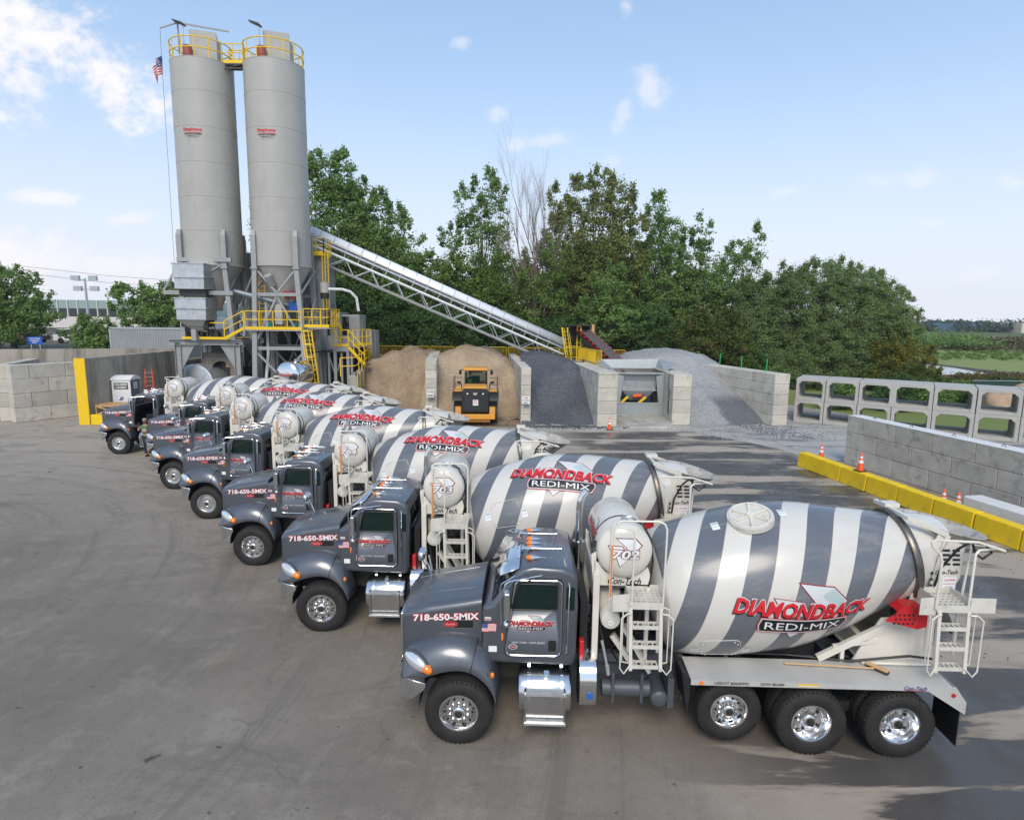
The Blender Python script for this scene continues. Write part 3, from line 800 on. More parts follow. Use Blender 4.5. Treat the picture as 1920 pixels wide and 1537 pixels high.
    g = MB(); g.prism([(x - .70, z) for x, z in rrect(.79, 1.53, 2.175, 2.62, .055, 4, .13)], .004, .010); g.build('door_window', M['glass'], D)
    g = MB(); g.tube([(x - .70, -.014, z) for x, z in rrect(.715, 1.60, 1.415, 2.67, .10, 4, .16)], .009, 5, True); g.build('door_trim', M['chrome'], D)
    g = MB(); g.tube([(x - .70, -.014, z) for x, z in rrect(.80, 1.52, 2.185, 2.61, .055, 4, .13)], .012, 5, True); g.build('window_seal', M['black'], D)
    g = MB(); g.prism([(x - .70, z) for x, z in rrect(1.40, 1.52, 1.50, 1.68, .02)], -.022, -.010); hd = g.build('door_handle', M['black'], D)
    decal('door_lettering', company_logo(.70), planar((.42, -.016, 1.95), (1, 0, 0), (0, 0, 1), (0, -1, 0)), D)
    decal('city_lettering', [txt('NEW YORK • NEW JERSEY', M['gemlight'], 0, 0, .53, .042, 0, .01)], planar((.39, -.014, 1.63), (1, 0, 0), (0, 0, 1), (0, -1, 0)), D)
    ov = [(.07 * math.cos(2 * PI * i / 18), .045 * math.sin(2 * PI * i / 18)) for i in range(18)]
    decal('round_sticker', [poly(M['gemlight'], ov, 0), poly(M['blue'], [(x * .8, y * .8) for x, y in ov], 1), poly(M['orange'], [(-.04, -.012), (.04, -.012), (.03, .012), (-.03, .012)], 2)], planar((.14, -.014, 1.56), (1, 0, 0), (0, 0, 1), (0, -1, 0)), D)
    # ---- sun visor, lamps and horns on the roof
    v = MB(); v.loft([[(.92, .34, 2.83), (.62, .36, 2.69)], [(.93, .8, 2.862), (.53, .8, 2.63)], [(.93, 1.22, 2.87), (.43, 1.22, 2.58)], [(.93, 1.64, 2.862), (.53, 1.64, 2.63)], [(.92, 2.10, 2.83), (.62, 2.08, 2.69)]], closed=False, caps=False)
    vo = v.build('sun_visor', M['chrome'], T, 60); so = vo.modifiers.new('t', 'SOLIDIFY'); so.thickness = .012
    for y in (.58, 1.02, 1.22, 1.42, 1.86):
        l = MB(); l.lathe([(0, .004), (.02, .028), (.07, .045), (.10, .047)], (1.02, y, 2.905), (1, 0, .04), 14, True, True); lo = l.build('roof_lamp', M['orange'], T, 60)
        l = MB(); l.lathe([(.101, .047), (.16, .035), (.24, .012), (.27, .003)], (1.02, y, 2.905), (1, 0, .04), 14, False, True); l.build('lamp_tail', M['chrome'], lo, 60)
    for y, x in ((.86, .95), (1.56, .90)):
        l = MB(); l.lathe([(0, .065), (.015, .062), (.04, .04), (.10, .025), (.2, .016), (.62, .011), (.62, .02), (.66, .02)], (x, y, 2.955), (1, 0, 0), 14, False, True)
        l.cyl((x + .12, y, 2.87), (x + .12, y, 2.95), .01, n=6); l.cyl((x + .60, y, 2.87), (x + .60, y, 2.96), .02, n=8); l.build('air_horn', M['chrome'], T, 60)
    # ---- side mirrors on looped arms
    for sd in (-1, 1):
        Y = lambda y: y if sd == -1 else 2.44 - y
        a = MB()
        a.tube([(1.28, Y(.26), 2.745), (.78, Y(.04), 2.735), (.72, Y(.02), 2.70), (.70, Y(.02), 2.6), (.74, Y(.03), 2.03), (.72, Y(.26), 1.95)], .011, 6)
        a.tube([(.86, Y(.26), 2.73), (.66, Y(.03), 2.70), (.64, Y(.02), 2.62), (.66, Y(.05), 2.02), (.66, Y(.26), 1.92)], .011, 6)
        mi = a.build('side_mirror', M['chrome'], T)
        a = MB(); a.box(.70, .80, Y(-.10), Y(.07), 2.16, 2.60); a.build('mirror_head', M['alu'], mi, bevel=.035, seg=3)
        a = MB(); a.sphere((.74, Y(.0), 2.07), .05, .08, .055, 12, 8); a.build('round_mirror', M['chrome'], mi, 80)
        a = MB(); a.sphere((.68, Y(.02), 1.84), .02, .03, .07, 10, 8); a.build('mirror_lamp', M['orange'], mi, 80)
        # cab grab rail
        a = MB(); a.tube([(1.68, Y(.25), 1.45), (1.69, Y(.215), 1.50), (1.71, Y(.215), 2.58), (1.70, Y(.25), 2.64)], .012, 6); a.build('grab_rail', M['chrome'], T)
    # ---- exhaust stack
    e = MB(); e.tube([(1.98, 1.95, 1.2), (1.98, 1.95, 3.28), (1.99, 1.95, 3.42), (2.03, 1.95, 3.54), (2.10, 1.95, 3.64)], .068, 14); eo = e.build('exhaust_stack', M['chrome'], T, 50)
    e = MB(); e.cyl((1.98, 1.95, 1.5), (1.98, 1.95, 2.7), .115, n=16); e.build('heat_shield', M['alu'], eo)
    # ---- fuel tank with steps
    for sd in (-1, 1):
        Y = lambda y: y if sd == -1 else 2.44 - y
        f = MB(); f.lathe([(0, .28), (.015, .33), (.05, .345), (.80, .345), (.835, .33), (.85, .28)], (.93, Y(.43), .77), (1, 0, 0), 32); fo = f.build('fuel_tank', M['alu'], T, 50)
        for x in (1.08, 1.60):
            s = MB(); s.lathe([(0, .352), (.05, .352)], (x, Y(.43), .77), (1, 0, 0), 32, False, False); s.bar((x + .025, Y(.42), 1.12), (x + .025, Y(.5), 1.25), .04, .03); s.build('tank_strap', M['chrome'], fo)
        s = MB(); s.cyl((1.38, Y(.26), 1.08), (1.38, Y(.22), 1.15), .045, n=14); s.build('filler_cap', M['chrome'], fo)
        s = MB()
        for x in (1.04, 1.655): s.box(x, x + .02, Y(0), Y(.10), .40, .95)
        s.box(1.065, 1.652, Y(.085), Y(.10), .46, .86)
        s.build('step_bracket', M['alu'], fo)
        for z, w_ in ((.92, .14), (.42, .16)):
            s = MB(); s.box(1.03, 1.685, Y(-.02), Y(w_), z - .035, z)
            for i in range(26):
                x = 1.045 + i * .0247
                for j in range(3): s.box(x, x + .014, Y(.0 + j * .045), Y(.0 + j * .045 + .03), z + .0005, z + .005)
            s.build('step', M['galv'], fo)
    # ---- narrow chrome battery box behind the tank
    bx = MB(); pr = [(.62, 1.36), (.30, 1.36)] + [(.33 - .25 * math.sin(PI * i / 8) - .02, .965 + .39 * math.cos(PI * i / 8)) for i in range(1, 8)] + [(.30, .56), (.62, .56)]
    bx.prism(pr, 1.90, 2.16, 'yz'); bo = bx.build('battery_box', M['chrome'], T, 30)
    bx = MB(); bx.prism([(y + .012, z) for y, z in [(a, .965 + (b - .965) * .93) for a, b in pr]], 1.893, 1.899, 'yz'); bx.build('open_side', M['black'], bo)
    bx = MB(); bx.cyl((2.06, .085, .86), (2.06, .045, .86), .05, n=18); bx.build('box_reflector', M['bluepaint'], bo)
    # ---- water tank on its stand
    cx, cz, rr = 2.575, 3.10, .435
    w = MB(); w.lathe([(-.10, .002), (-.095, .12), (-.065, .28), (-.02, .39), (.02, .427), (.05, rr), (1.52, rr), (1.55, .427), (1.60, .38), (1.65, .2), (1.66, .002)], (cx, .42, cz), (0, 1, 0), 40); wt = w.build('water_tank', M['cream'], T, 60)
    for y in (.86, 1.70):
        s = MB(); s.lathe([(0, rr + .006), (.045, rr + .006)], (cx, y, cz), (0, 1, 0), 40, False, False); s.build('tank_band', M['darksteel'] if y < 1 else M['cream'], wt)
    s = MB(); s.cyl((cx, .62, cz + rr - .02), (cx, .62, cz + rr + .07), .05, n=14); s.tube([(cx, .62, cz + rr + .05), (cx + .10, .62, cz + rr + .08), (cx + .16, .66, cz + rr)], .018, 6); s.build('tank_valve', M['galv'], wt)
    s = MB(); s.tube([(cx + .14, .66, cz + rr + .02), (cx + .30, .62, cz + .38), (cx + .43, .60, cz + .15), (cx + .47, .56, cz - .2), (cx + .42, .5, cz - .55), (cx + .30, .5, cz - .95)], .018, 6); s.build('tank_hose', M['black'], wt)
    s = MB(); s.tube([(cx - rr - .02, .60, cz - .30), (cx - rr - .05, .62, cz - .1), (cx - rr - .02, 1.5, cz - .1)], .014, 6)
    s.cyl((cx - rr - .03, .62, cz + .0), (cx - rr - .03, .62, cz + .1), .035, n=8); s.build('side_fitting', M['darksteel'], wt)
    decal('tank_lettering', company_logo(.95), lambda u, v, lay: (cx - (rr + .004 + .003 * lay) * math.cos(v / rr + .25), 1.22 - u, cz + (rr + .004 + .003 * lay) * math.sin(v / rr + .25)), wt, .05)
    st = MB()
    st.box(2.10, 2.20, .42, .50, 1.28, 2.72); st.box(2.10, 2.20, 1.94, 2.02, 1.28, 2.72)
    st.prism([(2.10, 2.50), (3.0, 2.50), (3.0, 2.70), (2.96, 2.82), (2.85, 2.73), (2.6, 2.655), (2.3, 2.72), (2.10, 2.95)], .50, .53)
    st.prism([(2.10, 2.50), (3.0, 2.50), (3.0, 2.70), (2.96, 2.82), (2.85, 2.73), (2.6, 2.655), (2.3, 2.72), (2.10, 2.95)], 1.90, 1.93)
    st.box(2.10, 2.14, .53, 1.90, 2.30, 2.72); st.box(2.94, 3.0, .44, .52, 1.28, 2.5); st.box(2.94, 3.0, 1.93, 2.0, 1.28, 2.5)
    st.prism([(2.06, 3.0), (2.14, 3.05), (2.14, 2.72), (2.10, 2.5)], .5, .56)
    so_ = st.build('tank_stand', M['cream'], T, bevel=.006, seg=1)
    decal('maker_lettering', [txt('Con-Tech', M['logoblack'], 0, 0, .52, .11, 0, .02, .35)], planar((2.60, .498, 2.585), (1, 0, 0), (0, 0, 1), (0, -1, 0)), so_)
    # sight tube in front of the tank
    s = MB(); s.box(2.335, 2.375, .30, .33, 2.36, 3.62); s.build('sight_tube', M['cream'], wt)
    s = MB(); s.cyl((2.355, .285, 2.42), (2.355, .285, 3.25), .012, n=8); s.build('sight_glass', M['orange'], wt)
    # ---- hydraulic canister and hoses
    s = MB(); s.lathe([(-.02, .03), (0, .14), (.03, .155), (.6, .155)], (2.38, .32, 2.0), (0, 1, 0), 24); s.cyl((2.38, .75, 2.32), (2.38, .75, 2.0), .2, n=16); hc = s.build('hydraulic_canister', M['creamdirt'], T, 50)
    decal('round_sticker', [poly(M['white'], [(.045 * math.cos(2 * PI * i / 16), .045 * math.sin(2 * PI * i / 16)) for i in range(16)], 0), txt('OIL', M['blue'], 0, 0, .05, .025, 1)], planar((2.38, .298, 1.97), (1, 0, 0), (0, 0, 1), (0, -1, 0)), hc)
    s = MB(); rnd = random.Random(4)
    for i in range(14):
        x0 = 1.95 + rnd.random() * .9; y0 = .55 + rnd.random() * .5
        s.tube([(x0, y0, 1.15), (x0 + rnd.uniform(-.15, .2), y0 - rnd.random() * .12, 1.35 + rnd.random() * .2), (x0 + rnd.uniform(-.1, .3), y0, 1.7 + rnd.random() * .3), (x0 + rnd.uniform(-.1, .3), y0 + .2, 1.9 + rnd.random() * .4)], .017, 6)
    s.box(1.92, 2.04, .55, 1.9, 1.14, 2.2); s.box(2.2, 3.1, .85, 1.6, 1.2, 1.9)
    s.build('hose_bundle', M['black'], T)
    s = MB(); s.box(1.90, 1.98, .36, .50, 1.3, 1.62); s.build('red_canister', M['red'], T, bevel=.02)
    s = MB(); s.tube([(2.26, .40, 1.62), (2.30, .36, 1.45), (2.33, .34, 1.30), (2.36, .33, 1.16)], .022, 8); s.cyl((2.35, .33, 1.24), (2.37, .32, 1.08), .036, n=10); s.build('wash_nozzle', M['galv'], T)
    s = MB(); s.bar((2.62, .55, 1.8), (3.05, .42, 1.10), .16, .05); s.bar((2.45, .6, 1.62), (2.8, .5, 1.15), .10, .08); s.build('pump_cover', M['cream'], T)
    # ---- front platform and ladder
    platform(T, 2.62, 3.13, .04, .50, 2.44, left=.26)
    side_ladder(T, 2.65, 3.11, .03, 2.36, [2.06, 1.74, 1.41], 'side_ladder')
    s = MB(); s.tube([(2.645, .03, 2.40), (2.65, .03, 3.55), (2.60, .04, 3.60), (2.42, .06, 3.63), (2.40, .10, 3.67), (2.46, .12, 3.70), (3.02, .10, 3.71), (3.10, .06, 3.68), (3.13, .05, 3.60), (3.12, .04, 2.40)], .016, 8); s.build('guard_rail', M['cream'], T)
    # ---- rear deck over the tandem wheels
    for sd in (-1, 1):
        Y = lambda y: y if sd == -1 else 2.44 - y
        d = MB()
        d.loft([[(3.60, Y(0), 1.225), (3.60, Y(.62), 1.255)], [(7.56, Y(0), 1.225), (7.56, Y(.62), 1.255)]], closed=False, caps=False)
        d.v = d.v; dd = MB()
        dd.prism([(.0, 1.225), (.0, 1.14), (.012, 1.14), (.012, 1.213), (.62, 1.243), (.62, 1.255)] if sd == -1 else [(2.44, 1.225), (1.82, 1.255), (1.82, 1.243), (2.428, 1.213), (2.428, 1.14), (2.44, 1.14)], 3.60, 7.56, 'yz')
        dd.prism([(7.20, 1.1395), (7.562, 1.1395), (7.562, 1.222), (7.60, 1.222), (7.79, .96), (7.79, .77)], Y(.0), Y(.014))
        dd.bar((7.62, Y(.31), 1.20), (7.80, Y(.31), .95), .60, .012)
        dk = dd.build('fender_deck', M['deckgrey'], T)
        if sd == -1:
            s = MB(); s.cyl((3.76, -.001, 1.182), (3.76, -.018, 1.182), .03, n=16); s.build('side_marker', M['orange'], dk)
            s = MB(); s.cyl((7.58, -.001, 1.09), (7.58, -.018, 1.09), .03, n=16); s.build('side_marker', M['red'], dk)
            decal('deck_lettering', [txt('USDOT #3643993', M['logoblack'], -1.36, 0, .52, .052, 0, .022), txt('GVW 80,000', M['logoblack'], -.74, 0, .36, .05, 0, .022),
                  poly(M['yellow'], [(-.35, -.025), (-.04, -.025), (-.04, .025), (-.35, .025)], 0), poly(M['gemlight'], [(-.34, -.018), (-.05, -.018), (-.05, .0), (-.34, .0)], 1),
                  txt('Con-Tech', M['blue'], 1.42, .005, .34, .06, 1, .02, .35), poly(M['red'], [(1.28, -.038), (1.55, -.038), (1.58, -.028), (1.28, -.028)], 0)], planar((5.58, 0, 1.182), (1, 0, 0), (0, 0, 1), (0, -1, 0)), dk)
        m_ = MB(); m_.prism([(3.46, 1.34), (3.57, .62), (3.58, .62), (3.60, 1.22)], Y(.02), Y(.60)); fl = m_.build('mud_flap', M['black'], T)
        if sd == -1:
            decal('flap_lettering', [txt('Con-Tech', M['gemlight'], 0, 0, .40, .08, 0, .02, .3)], planar((3.510, .30, .82), (0, -.95, 0), (-.12, 0, .99), (-1, 0, -.1)), fl)
        m_ = MB(); m_.box(7.72, 7.735, Y(.03), Y(.62), .22, .95); m_.build('mud_flap', M['black'], T)
        # wheels
        yc = lambda y: y if sd == -1 else 2.44 - y
        wheel('front_wheel', 0, yc(.20), .525, .54, .38, False, sd, T)
        wheel('lift_axle_wheel', 4.27, yc(.30), .60, .505, .30, False, sd, T)
        for x in (5.50, 6.85):
            wheel('drive_wheel', x, yc(.145), .525, .54, .27, True, sd, T)
            wheel('inner_wheel', x, yc(.46), .525, .54, .27, True, sd, T)
    # ---- drum
    dm = MB(); dm.lathe(DRUM, (0, 0, 0), (1, 0, 0), 96, False, False)
    dr_ = dm.build('drum', M['drum'], T, 50, fix=True)
    dr_.location = (3.29, 1.22, 2.135)
    ring = MB(); ring.lathe([(3.90, .70), (3.90, .77), (3.92, .78), (3.99, .78), (4.01, .77), (4.01, .67)], (0, 0, 0), (1, 0, 0), 72, False, False); ring.build('track_ring', M['ringsteel'], dr_, 30)
    def on_drum(s0, phi0, rot=0):
        cr_, sr_ = math.cos(rot), math.sin(rot)
        def fn(u, v, lay):
            u, v = u * cr_ - v * sr_, u * sr_ + v * cr_
            s = s0 + u; r = drum_r(s) ; ph = phi0 + v / 1.12; k = r + .006 + .0035 * lay
            return (s, -k * math.cos(ph), k * math.sin(ph))
        return fn
    decal('drum_lettering', company_logo(2.16), on_drum(1.97, R(-8), R(-12.5)), dr_, .06)
    decal('drum_lettering', company_logo(2.16), on_drum(1.97, R(172), R(-12.5)), dr_, .06)
    # round hatch with spoked clamp
    hs, hp = 1.58, R(72); n_ = Vector((0, -math.cos(hp), math.sin(hp))); c0 = Vector((hs, 0, 0)) + n_ * (drum_r(hs) - .03)
    hh = MB(); hh.cyl(c0, c0 + n_ * .075, .37, .36, 36); ho = hh.build('drum_hatch', M['creamdirt'], dr_, 30)
    hh = MB(); u_ = Vector((1, 0, 0)); v_ = n_.cross(u_)
    hh.tube([c0 + n_ * .085 + (u_ * math.cos(2 * PI * i / 24) + v_ * math.sin(2 * PI * i / 24)) * .32 for i in range(24)], .014, 6, True)
    for i in range(6):
        a = 2 * PI * i / 6 + .3; hh.bar(c0 + n_ * .09, c0 + n_ * .095 + (u_ * math.cos(a) + v_ * math.sin(a)) * .31, .04, .03)
        hh.cyl(c0 + n_ * .08 + (u_ * math.cos(a) + v_ * math.sin(a)) * .27, c0 + n_ * .13 + (u_ * math.cos(a) + v_ * math.sin(a)) * .27, .025, n=8)
    hh.cyl(c0 + n_ * .07, c0 + n_ * .12, .06, n=12); hh.build('hatch_clamp', M['cream'], ho)
    def patch(s0, p0, w_, h_): return [(s0 + a * w_ / 2, p0 + b * h_ / 2) for a, b in ((-1, -1), (1, -1), (1, 1), (-1, 1))]
    for s0, p0 in ((1.0, 70), (2.1, 74), (.32, -38), (1.10, -40)):
        decal('warning_sticker', [poly(M['white'], [(-.06, -.085), (.06, -.085), (.06, .085), (-.06, .085)], 0), poly(M['gemteal'], [(-.05, .03), (.05, .03), (.05, .075), (-.05, .075)], 1), poly(M['gemteal'], [(-.05, -.02), (.05, -.02), (.05, -.01), (-.05, -.01)], 1)], on_drum(s0, R(p0)), dr_)
    # outline of the square service hatch
    hh = MB(); fn = on_drum(.70, R(-38))
    hh.tube([fn(x, y, 0) for x, y in rrect(-.30, .30, -.26, .26, .09, 4)], .006, 5, True)
    for x, y in rrect(-.26, .26, -.22, .22, .05, 1): hh.cyl(fn(x, y, 0), fn(x, y, 5), .011, n=6)
    hh.build('service_hatch', M['creamdirt'], dr_)
    # ---- rear pedestal, rollers, braces
    p = MB()
    p.prism([(6.35, 1.25), (7.62, 1.25), (7.60, 2.35), (7.50, 2.95), (7.62, 3.40), (7.50, 3.42), (7.24, 2.75), (7.12, 2.05), (6.75, 2.0), (6.50, 1.55)], .62, .66)
    p.prism([(6.35, 1.25), (7.62, 1.25), (7.60, 2.35), (7.50, 2.95), (7.62, 3.40), (7.50, 3.42), (7.24, 2.75), (7.12, 2.05), (6.75, 2.0), (6.50, 1.55)], 1.78, 1.82)
    p.box(7.42, 7.58, .66, 1.78, 1.25, 2.3); p.box(6.45, 7.60, .5, 1.94, 1.262, 1.30); p.box(6.5, 6.6, .66, 1.78, 1.3, 1.62)
    po = p.build('rear_pedestal', M['cream'], T, bevel=.008, seg=1)
    for y in (.60, 1.80):
        p = MB(); s_ = -1 if y < 1 else 1
        p.bar((5.78, y, 1.30), (6.98, y, 1.98), .07, .11); p.bar((6.16, y, 1.26), (6.16, y, 1.50), .06); p.bar((6.02, y + .02, 1.50), (6.75, y + .02, 1.62), .05, .06)
        p.build('diagonal_brace', M['cream'], T)
        p = MB(); p.cyl((6.98, y + (.08 if y < 1 else -.08), 2.03), (7.12, y + (.08 if y < 1 else -.08), 2.06), .12, n=18); p.build('drum_roller', M['darksteel'], po)
    # pierced rear panel beside the hopper
    p = MB(); q0, q1 = (7.40, 2.55), (7.78, 3.22)
    p.prism([(7.36, 2.45), (7.70, 2.50), (7.84, 2.75), (7.86, 3.28), (7.62, 3.36), (7.48, 3.1)], .53, .55); pa = p.build('hopper_side_plate', M['cream'], T)
    for r_ in range(4):
        for c_ in range(2):
            p = MB() if (r_, c_) == (0, 0) else p
            x = 7.52 + c_ * .15 + r_ * .01; z = 3.18 - r_ * .075; p.box(x, x + .11, .524, .529, z, z + .035)
    p.build('slot_cover', M['black'], pa)
    for z in (2.62, 2.72, 2.82): p = MB(); p.cyl((7.40, .531, z), (7.40, .524, z), .022, n=12); p.build('plate_hole', M['black'], pa)
    decal('plate_lettering', [txt('Con-Tech', M['logoblack'], 0, .0, .34, .07, 0, .02, .3), poly(M['white'], [(-.05, -.30), (.16, -.30), (.16, -.08), (-.05, -.08)], 0), txt('CAUTION', M['red'], .055, -.13, .17, .03, 1, .02), txt('KEEP HANDS CLEAR', M['red'], .055, -.19, .18, .02, 1, .0), txt('OF CHUTE', M['red'], .055, -.24, .12, .02, 1, .0)], planar((7.62, .529, 2.84), (1, 0, .05), (0, 0, 1), (0, -1, 0)), pa)
    # red perforated roller guard
    p = MB(); p.prism([(6.62, 2.12), (6.92, 2.04), (7.12, 1.99), (7.14, 2.24), (7.0, 2.33), (6.80, 2.27)], .30, .312)
    p.prism([(7.125, 1.99), (7.28, 2.04), (7.30, 2.26), (7.145, 2.24)], .30, .50); p.prism([(6.80, 2.272), (7.0, 2.332), (7.14, 2.242), (7.30, 2.262), (7.2, 2.34), (6.9, 2.36)], .31, .6)
    rg = p.build('roller_guard', M['red'], T)
    gh = None
    for r_ in range(3):
        for c_ in range(5):
            if gh is None: p = MB(); p.cyl((0, .299, 0), (0, .2965, 0), .021, n=6); gh = o = p.build('guard_hole', M['black'], rg)
            else: o = gh.copy(); COL.objects.link(o)
            o.location = (6.76 + c_ * .07 + .02 * (r_ % 2), 0, 2.08 + r_ * .07)
    # ---- charge hopper
    h = MB(); rings = []
    for k, (x, y_, z, a, b_) in enumerate([(7.62, 1.22, 2.72, .20, .22), (7.70, 1.22, 2.95, .26, .30), (7.82, 1.22, 3.22, .44, .48), (7.90, 1.22, 3.40, .60, .62), (7.905, 1.22, 3.415, .625, .645)]):
        ring = []
        for i in range(32):
            t = 2 * PI * i / 32; ring.append((x + a * math.cos(t), y_ + b_ * math.sin(t), z - .13 * a / .6 * math.cos(t)))
        rings.append(ring)
    h.loft(rings, caps=False); hp_ = h.build('charge_hopper', M['cement'], T, 60); so = hp_.modifiers.new('t', 'SOLIDIFY'); so.thickness = .015
    p = MB(); p.bar((7.10, .78, 3.62), (7.62, .60, 3.42), .05, .07); p.bar((7.62, .60, 3.42), (7.50, .60, 3.0), .05, .07); p.bar((7.10, 1.66, 3.62), (7.62, 1.84, 3.42), .05, .07); p.bar((7.08, .72, 3.63), (7.08, 1.72, 3.63), .06)
    p.box(7.02, 7.26, 1.3, 1.5, 3.64, 3.70); p.bar((7.3, 1.0, 3.55), (7.65, 1.0, 3.40), .05, .04); p.build('hopper_frame', M['cream'], T)
    # folded discharge chute
    p = MB(); rings = []
    for t_ in range(5):
        k = t_ / 4; x = 7.70 + .50 * k; z = 2.65 - 1.0 * k; r_ = .30 - .06 * k
        rings.append([(x + .12 * math.sin(a), 1.22 + r_ * math.cos(a), z - r_ * .8 * math.sin(a)) for a in [PI * i / 10 for i in range(11)]])
    p.loft(rings, closed=False, caps=False); co_ = p.build('discharge_chute', M['cement'], T, 60); so = co_.modifiers.new('t', 'SOLIDIFY'); so.thickness = .02
    # ---- rear platform, rails and ladder
    platform(T, 7.22, 7.70, .06, .52, 2.50, left=.24, right=.38)
    side_ladder(T, 7.28, 7.71, .05, 2.44, [2.15, 1.83, 1.50], 'side_ladder')
    p = MB(); p.tube([(7.20, .06, 2.45), (7.21, .06, 3.20), (7.17, .07, 3.32), (7.06, .08, 3.42), (7.04, .08, 3.49), (7.10, .08, 3.52), (7.72, .08, 3.50), (8.13, .10, 3.37), (8.10, .2, 3.36), (7.76, .10, 3.37), (7.70, .08, 3.31), (7.68, .06, 2.46)], .020, 8)
    p.tube([(7.80, .40, 2.45), (7.86, .40, 3.35), (8.1, .25, 3.37)], .020, 8); p.build('guard_rail', M['cream'], T)
    p = MB(); p.tube([(7.44, .50, 2.62), (7.45, .42, 2.95), (7.58, .30, 3.30), (7.72, .25, 3.44), (7.92, .2, 3.42), (8.02, .2, 3.30), (7.9, .2, 3.2), (7.78, .2, 3.28), (7.74, .22, 3.42)], .019, 8); p.build('wash_hose', M['black'], T)
    p = MB(); p.tube([(5.3, .70, 1.29), (6.3, .55, 1.29), (6.75, .50, 1.38), (7.15, .45, 1.46), (7.5, .45, 1.42)], .020, 6); p.tube([(3.6, .72, 1.29), (6.3, .68, 1.29)], .016, 6); p.build('air_line', M['black'], T)
    p = MB(); p.box(7.60, 7.66, .70, 1.0, 1.0, 1.1); p.build('tail_lamp', M['red'], T)
    p = MB(); p.box(7.75, 8.02, .55, 1.89, .70, .74); p.bar((7.55, 1.0, .9), (7.8, 1.0, .72), .06); p.build('rear_bumper', M['slate_matt'], T)
    return T
def number_emblem(num, T):
    it = []
    K = .66
    def q(pts): return [((x - 1318) / 2.847 / 110 * 1.02, (398 - y) / 2.847 / 105) for x, y in pts]
    gem = [(1275, 327), (1362, 327), (1392, 358), (1345, 405), (1318, 362)]
    gl = [(1236, 362), (1300, 362), (1320, 400), (1262, 408)]
    gb = [(1272, 408), (1342, 408), (1292, 460)]
    for g, lay in ((gem, 0), (gl, 0.2), (gb, .4)):
        cx = sum(a for a, b in g) / len(g); cy = sum(b for a, b in g) / len(g)
        it.append(poly(M['logored'], q([(cx + (x - cx) * 1.13, cy + (y - cy) * 1.13) for x, y in g]), lay))
        it.append(poly(M['logoblack'], q([(cx + (x - cx) * 1.10, cy + (y - cy) * 1.10) for x, y in g]), lay + .7))
        it.append(poly(M['white'], q(g), lay + 1.4))
    it.append(txt(num, M['logored'], 0, 0, .40, .13, 3, .076, .15)); it.append(txt(num, M['logoblack'], 0, 0, .40, .13, 4, .066, .15)); it.append(txt(num, M['white'], 0, 0, .40, .13, 6, .035, .15))
    def fn(u, v, lay):
        r2 = (u * u + v * v); y = .42 - .102 + .45 * r2
        return (2.575 + u, y - .008 - .003 * lay, 3.10 + v)
    return decal('number_emblem', it, fn, T)
TRUCKS = [(-.79, 8.937, -1.6, 0, '702', 'grey and cream striped mixer truck numbered 702, nearest the camera and shown whole'),
          (-4.019, 12.402, -1.1, 58, '703', 'striped mixer truck numbered 703, second from the camera'),
          (-6.904, 15.862, -.8, 58, '704', 'striped mixer truck numbered 704, third from the camera'),
          (-9.988, 19.624, -2.4, 58, '705', 'striped mixer truck numbered 705 in the middle of the row'),
          (-12.908, 23.024, -1.0, 58, '706', 'striped mixer truck numbered 706, third from the far end of the row'),
          (-15.061, 26.419, .2, 58, '708', 'striped mixer truck numbered 708, beside the truck with its door open'),
          (-18.635, 28.794, -.2, 130, '709', 'striped mixer truck with its cab door open, farthest in the row')]
proto = make_truck()
allt = [proto]
kids = {}
for o in bpy.data.objects: kids.setdefault(o.parent, []).append(o)
def clone(o, parent, i):
    if i >= 3 and o.name.split('.')[0] in ('wheel_nut', 'hand_hole', 'plate_hole', 'guard_hole', 'steering_wheel'): return
    c = o.copy(); COL.objects.link(c)
    if parent: c.parent = parent
    for ch in kids.get(o, []): clone(ch, c, i)
    return c
for i in range(1, 7): allt.append(clone(proto, None, i))
for i, (x, y, a, rot, num, lab) in enumerate(TRUCKS):
    t = allt[i]
    t.location = (x, y, 0); t.rotation_euler = (0, 0, R(a)); t['label'] = lab
    for c in [o for o in bpy.data.objects if o.parent == t]:
        if c.name.startswith('drum') and not c.name.startswith('drum_'): c.rotation_euler = (R(-rot), -TILT, 0)
        if i and c.name.split('.')[0] == 'front_wheel': c.rotation_euler = (0, R(17 * i), R((0, 2.5, -1.5, 3, -2, 1.5, 4)[i]))
        if i == 6 and c.name.split('.')[0] == 'door': c.rotation_euler = (0, 0, R(-60)); c['label'] = 'open driver door'
    number_emblem(num, t)
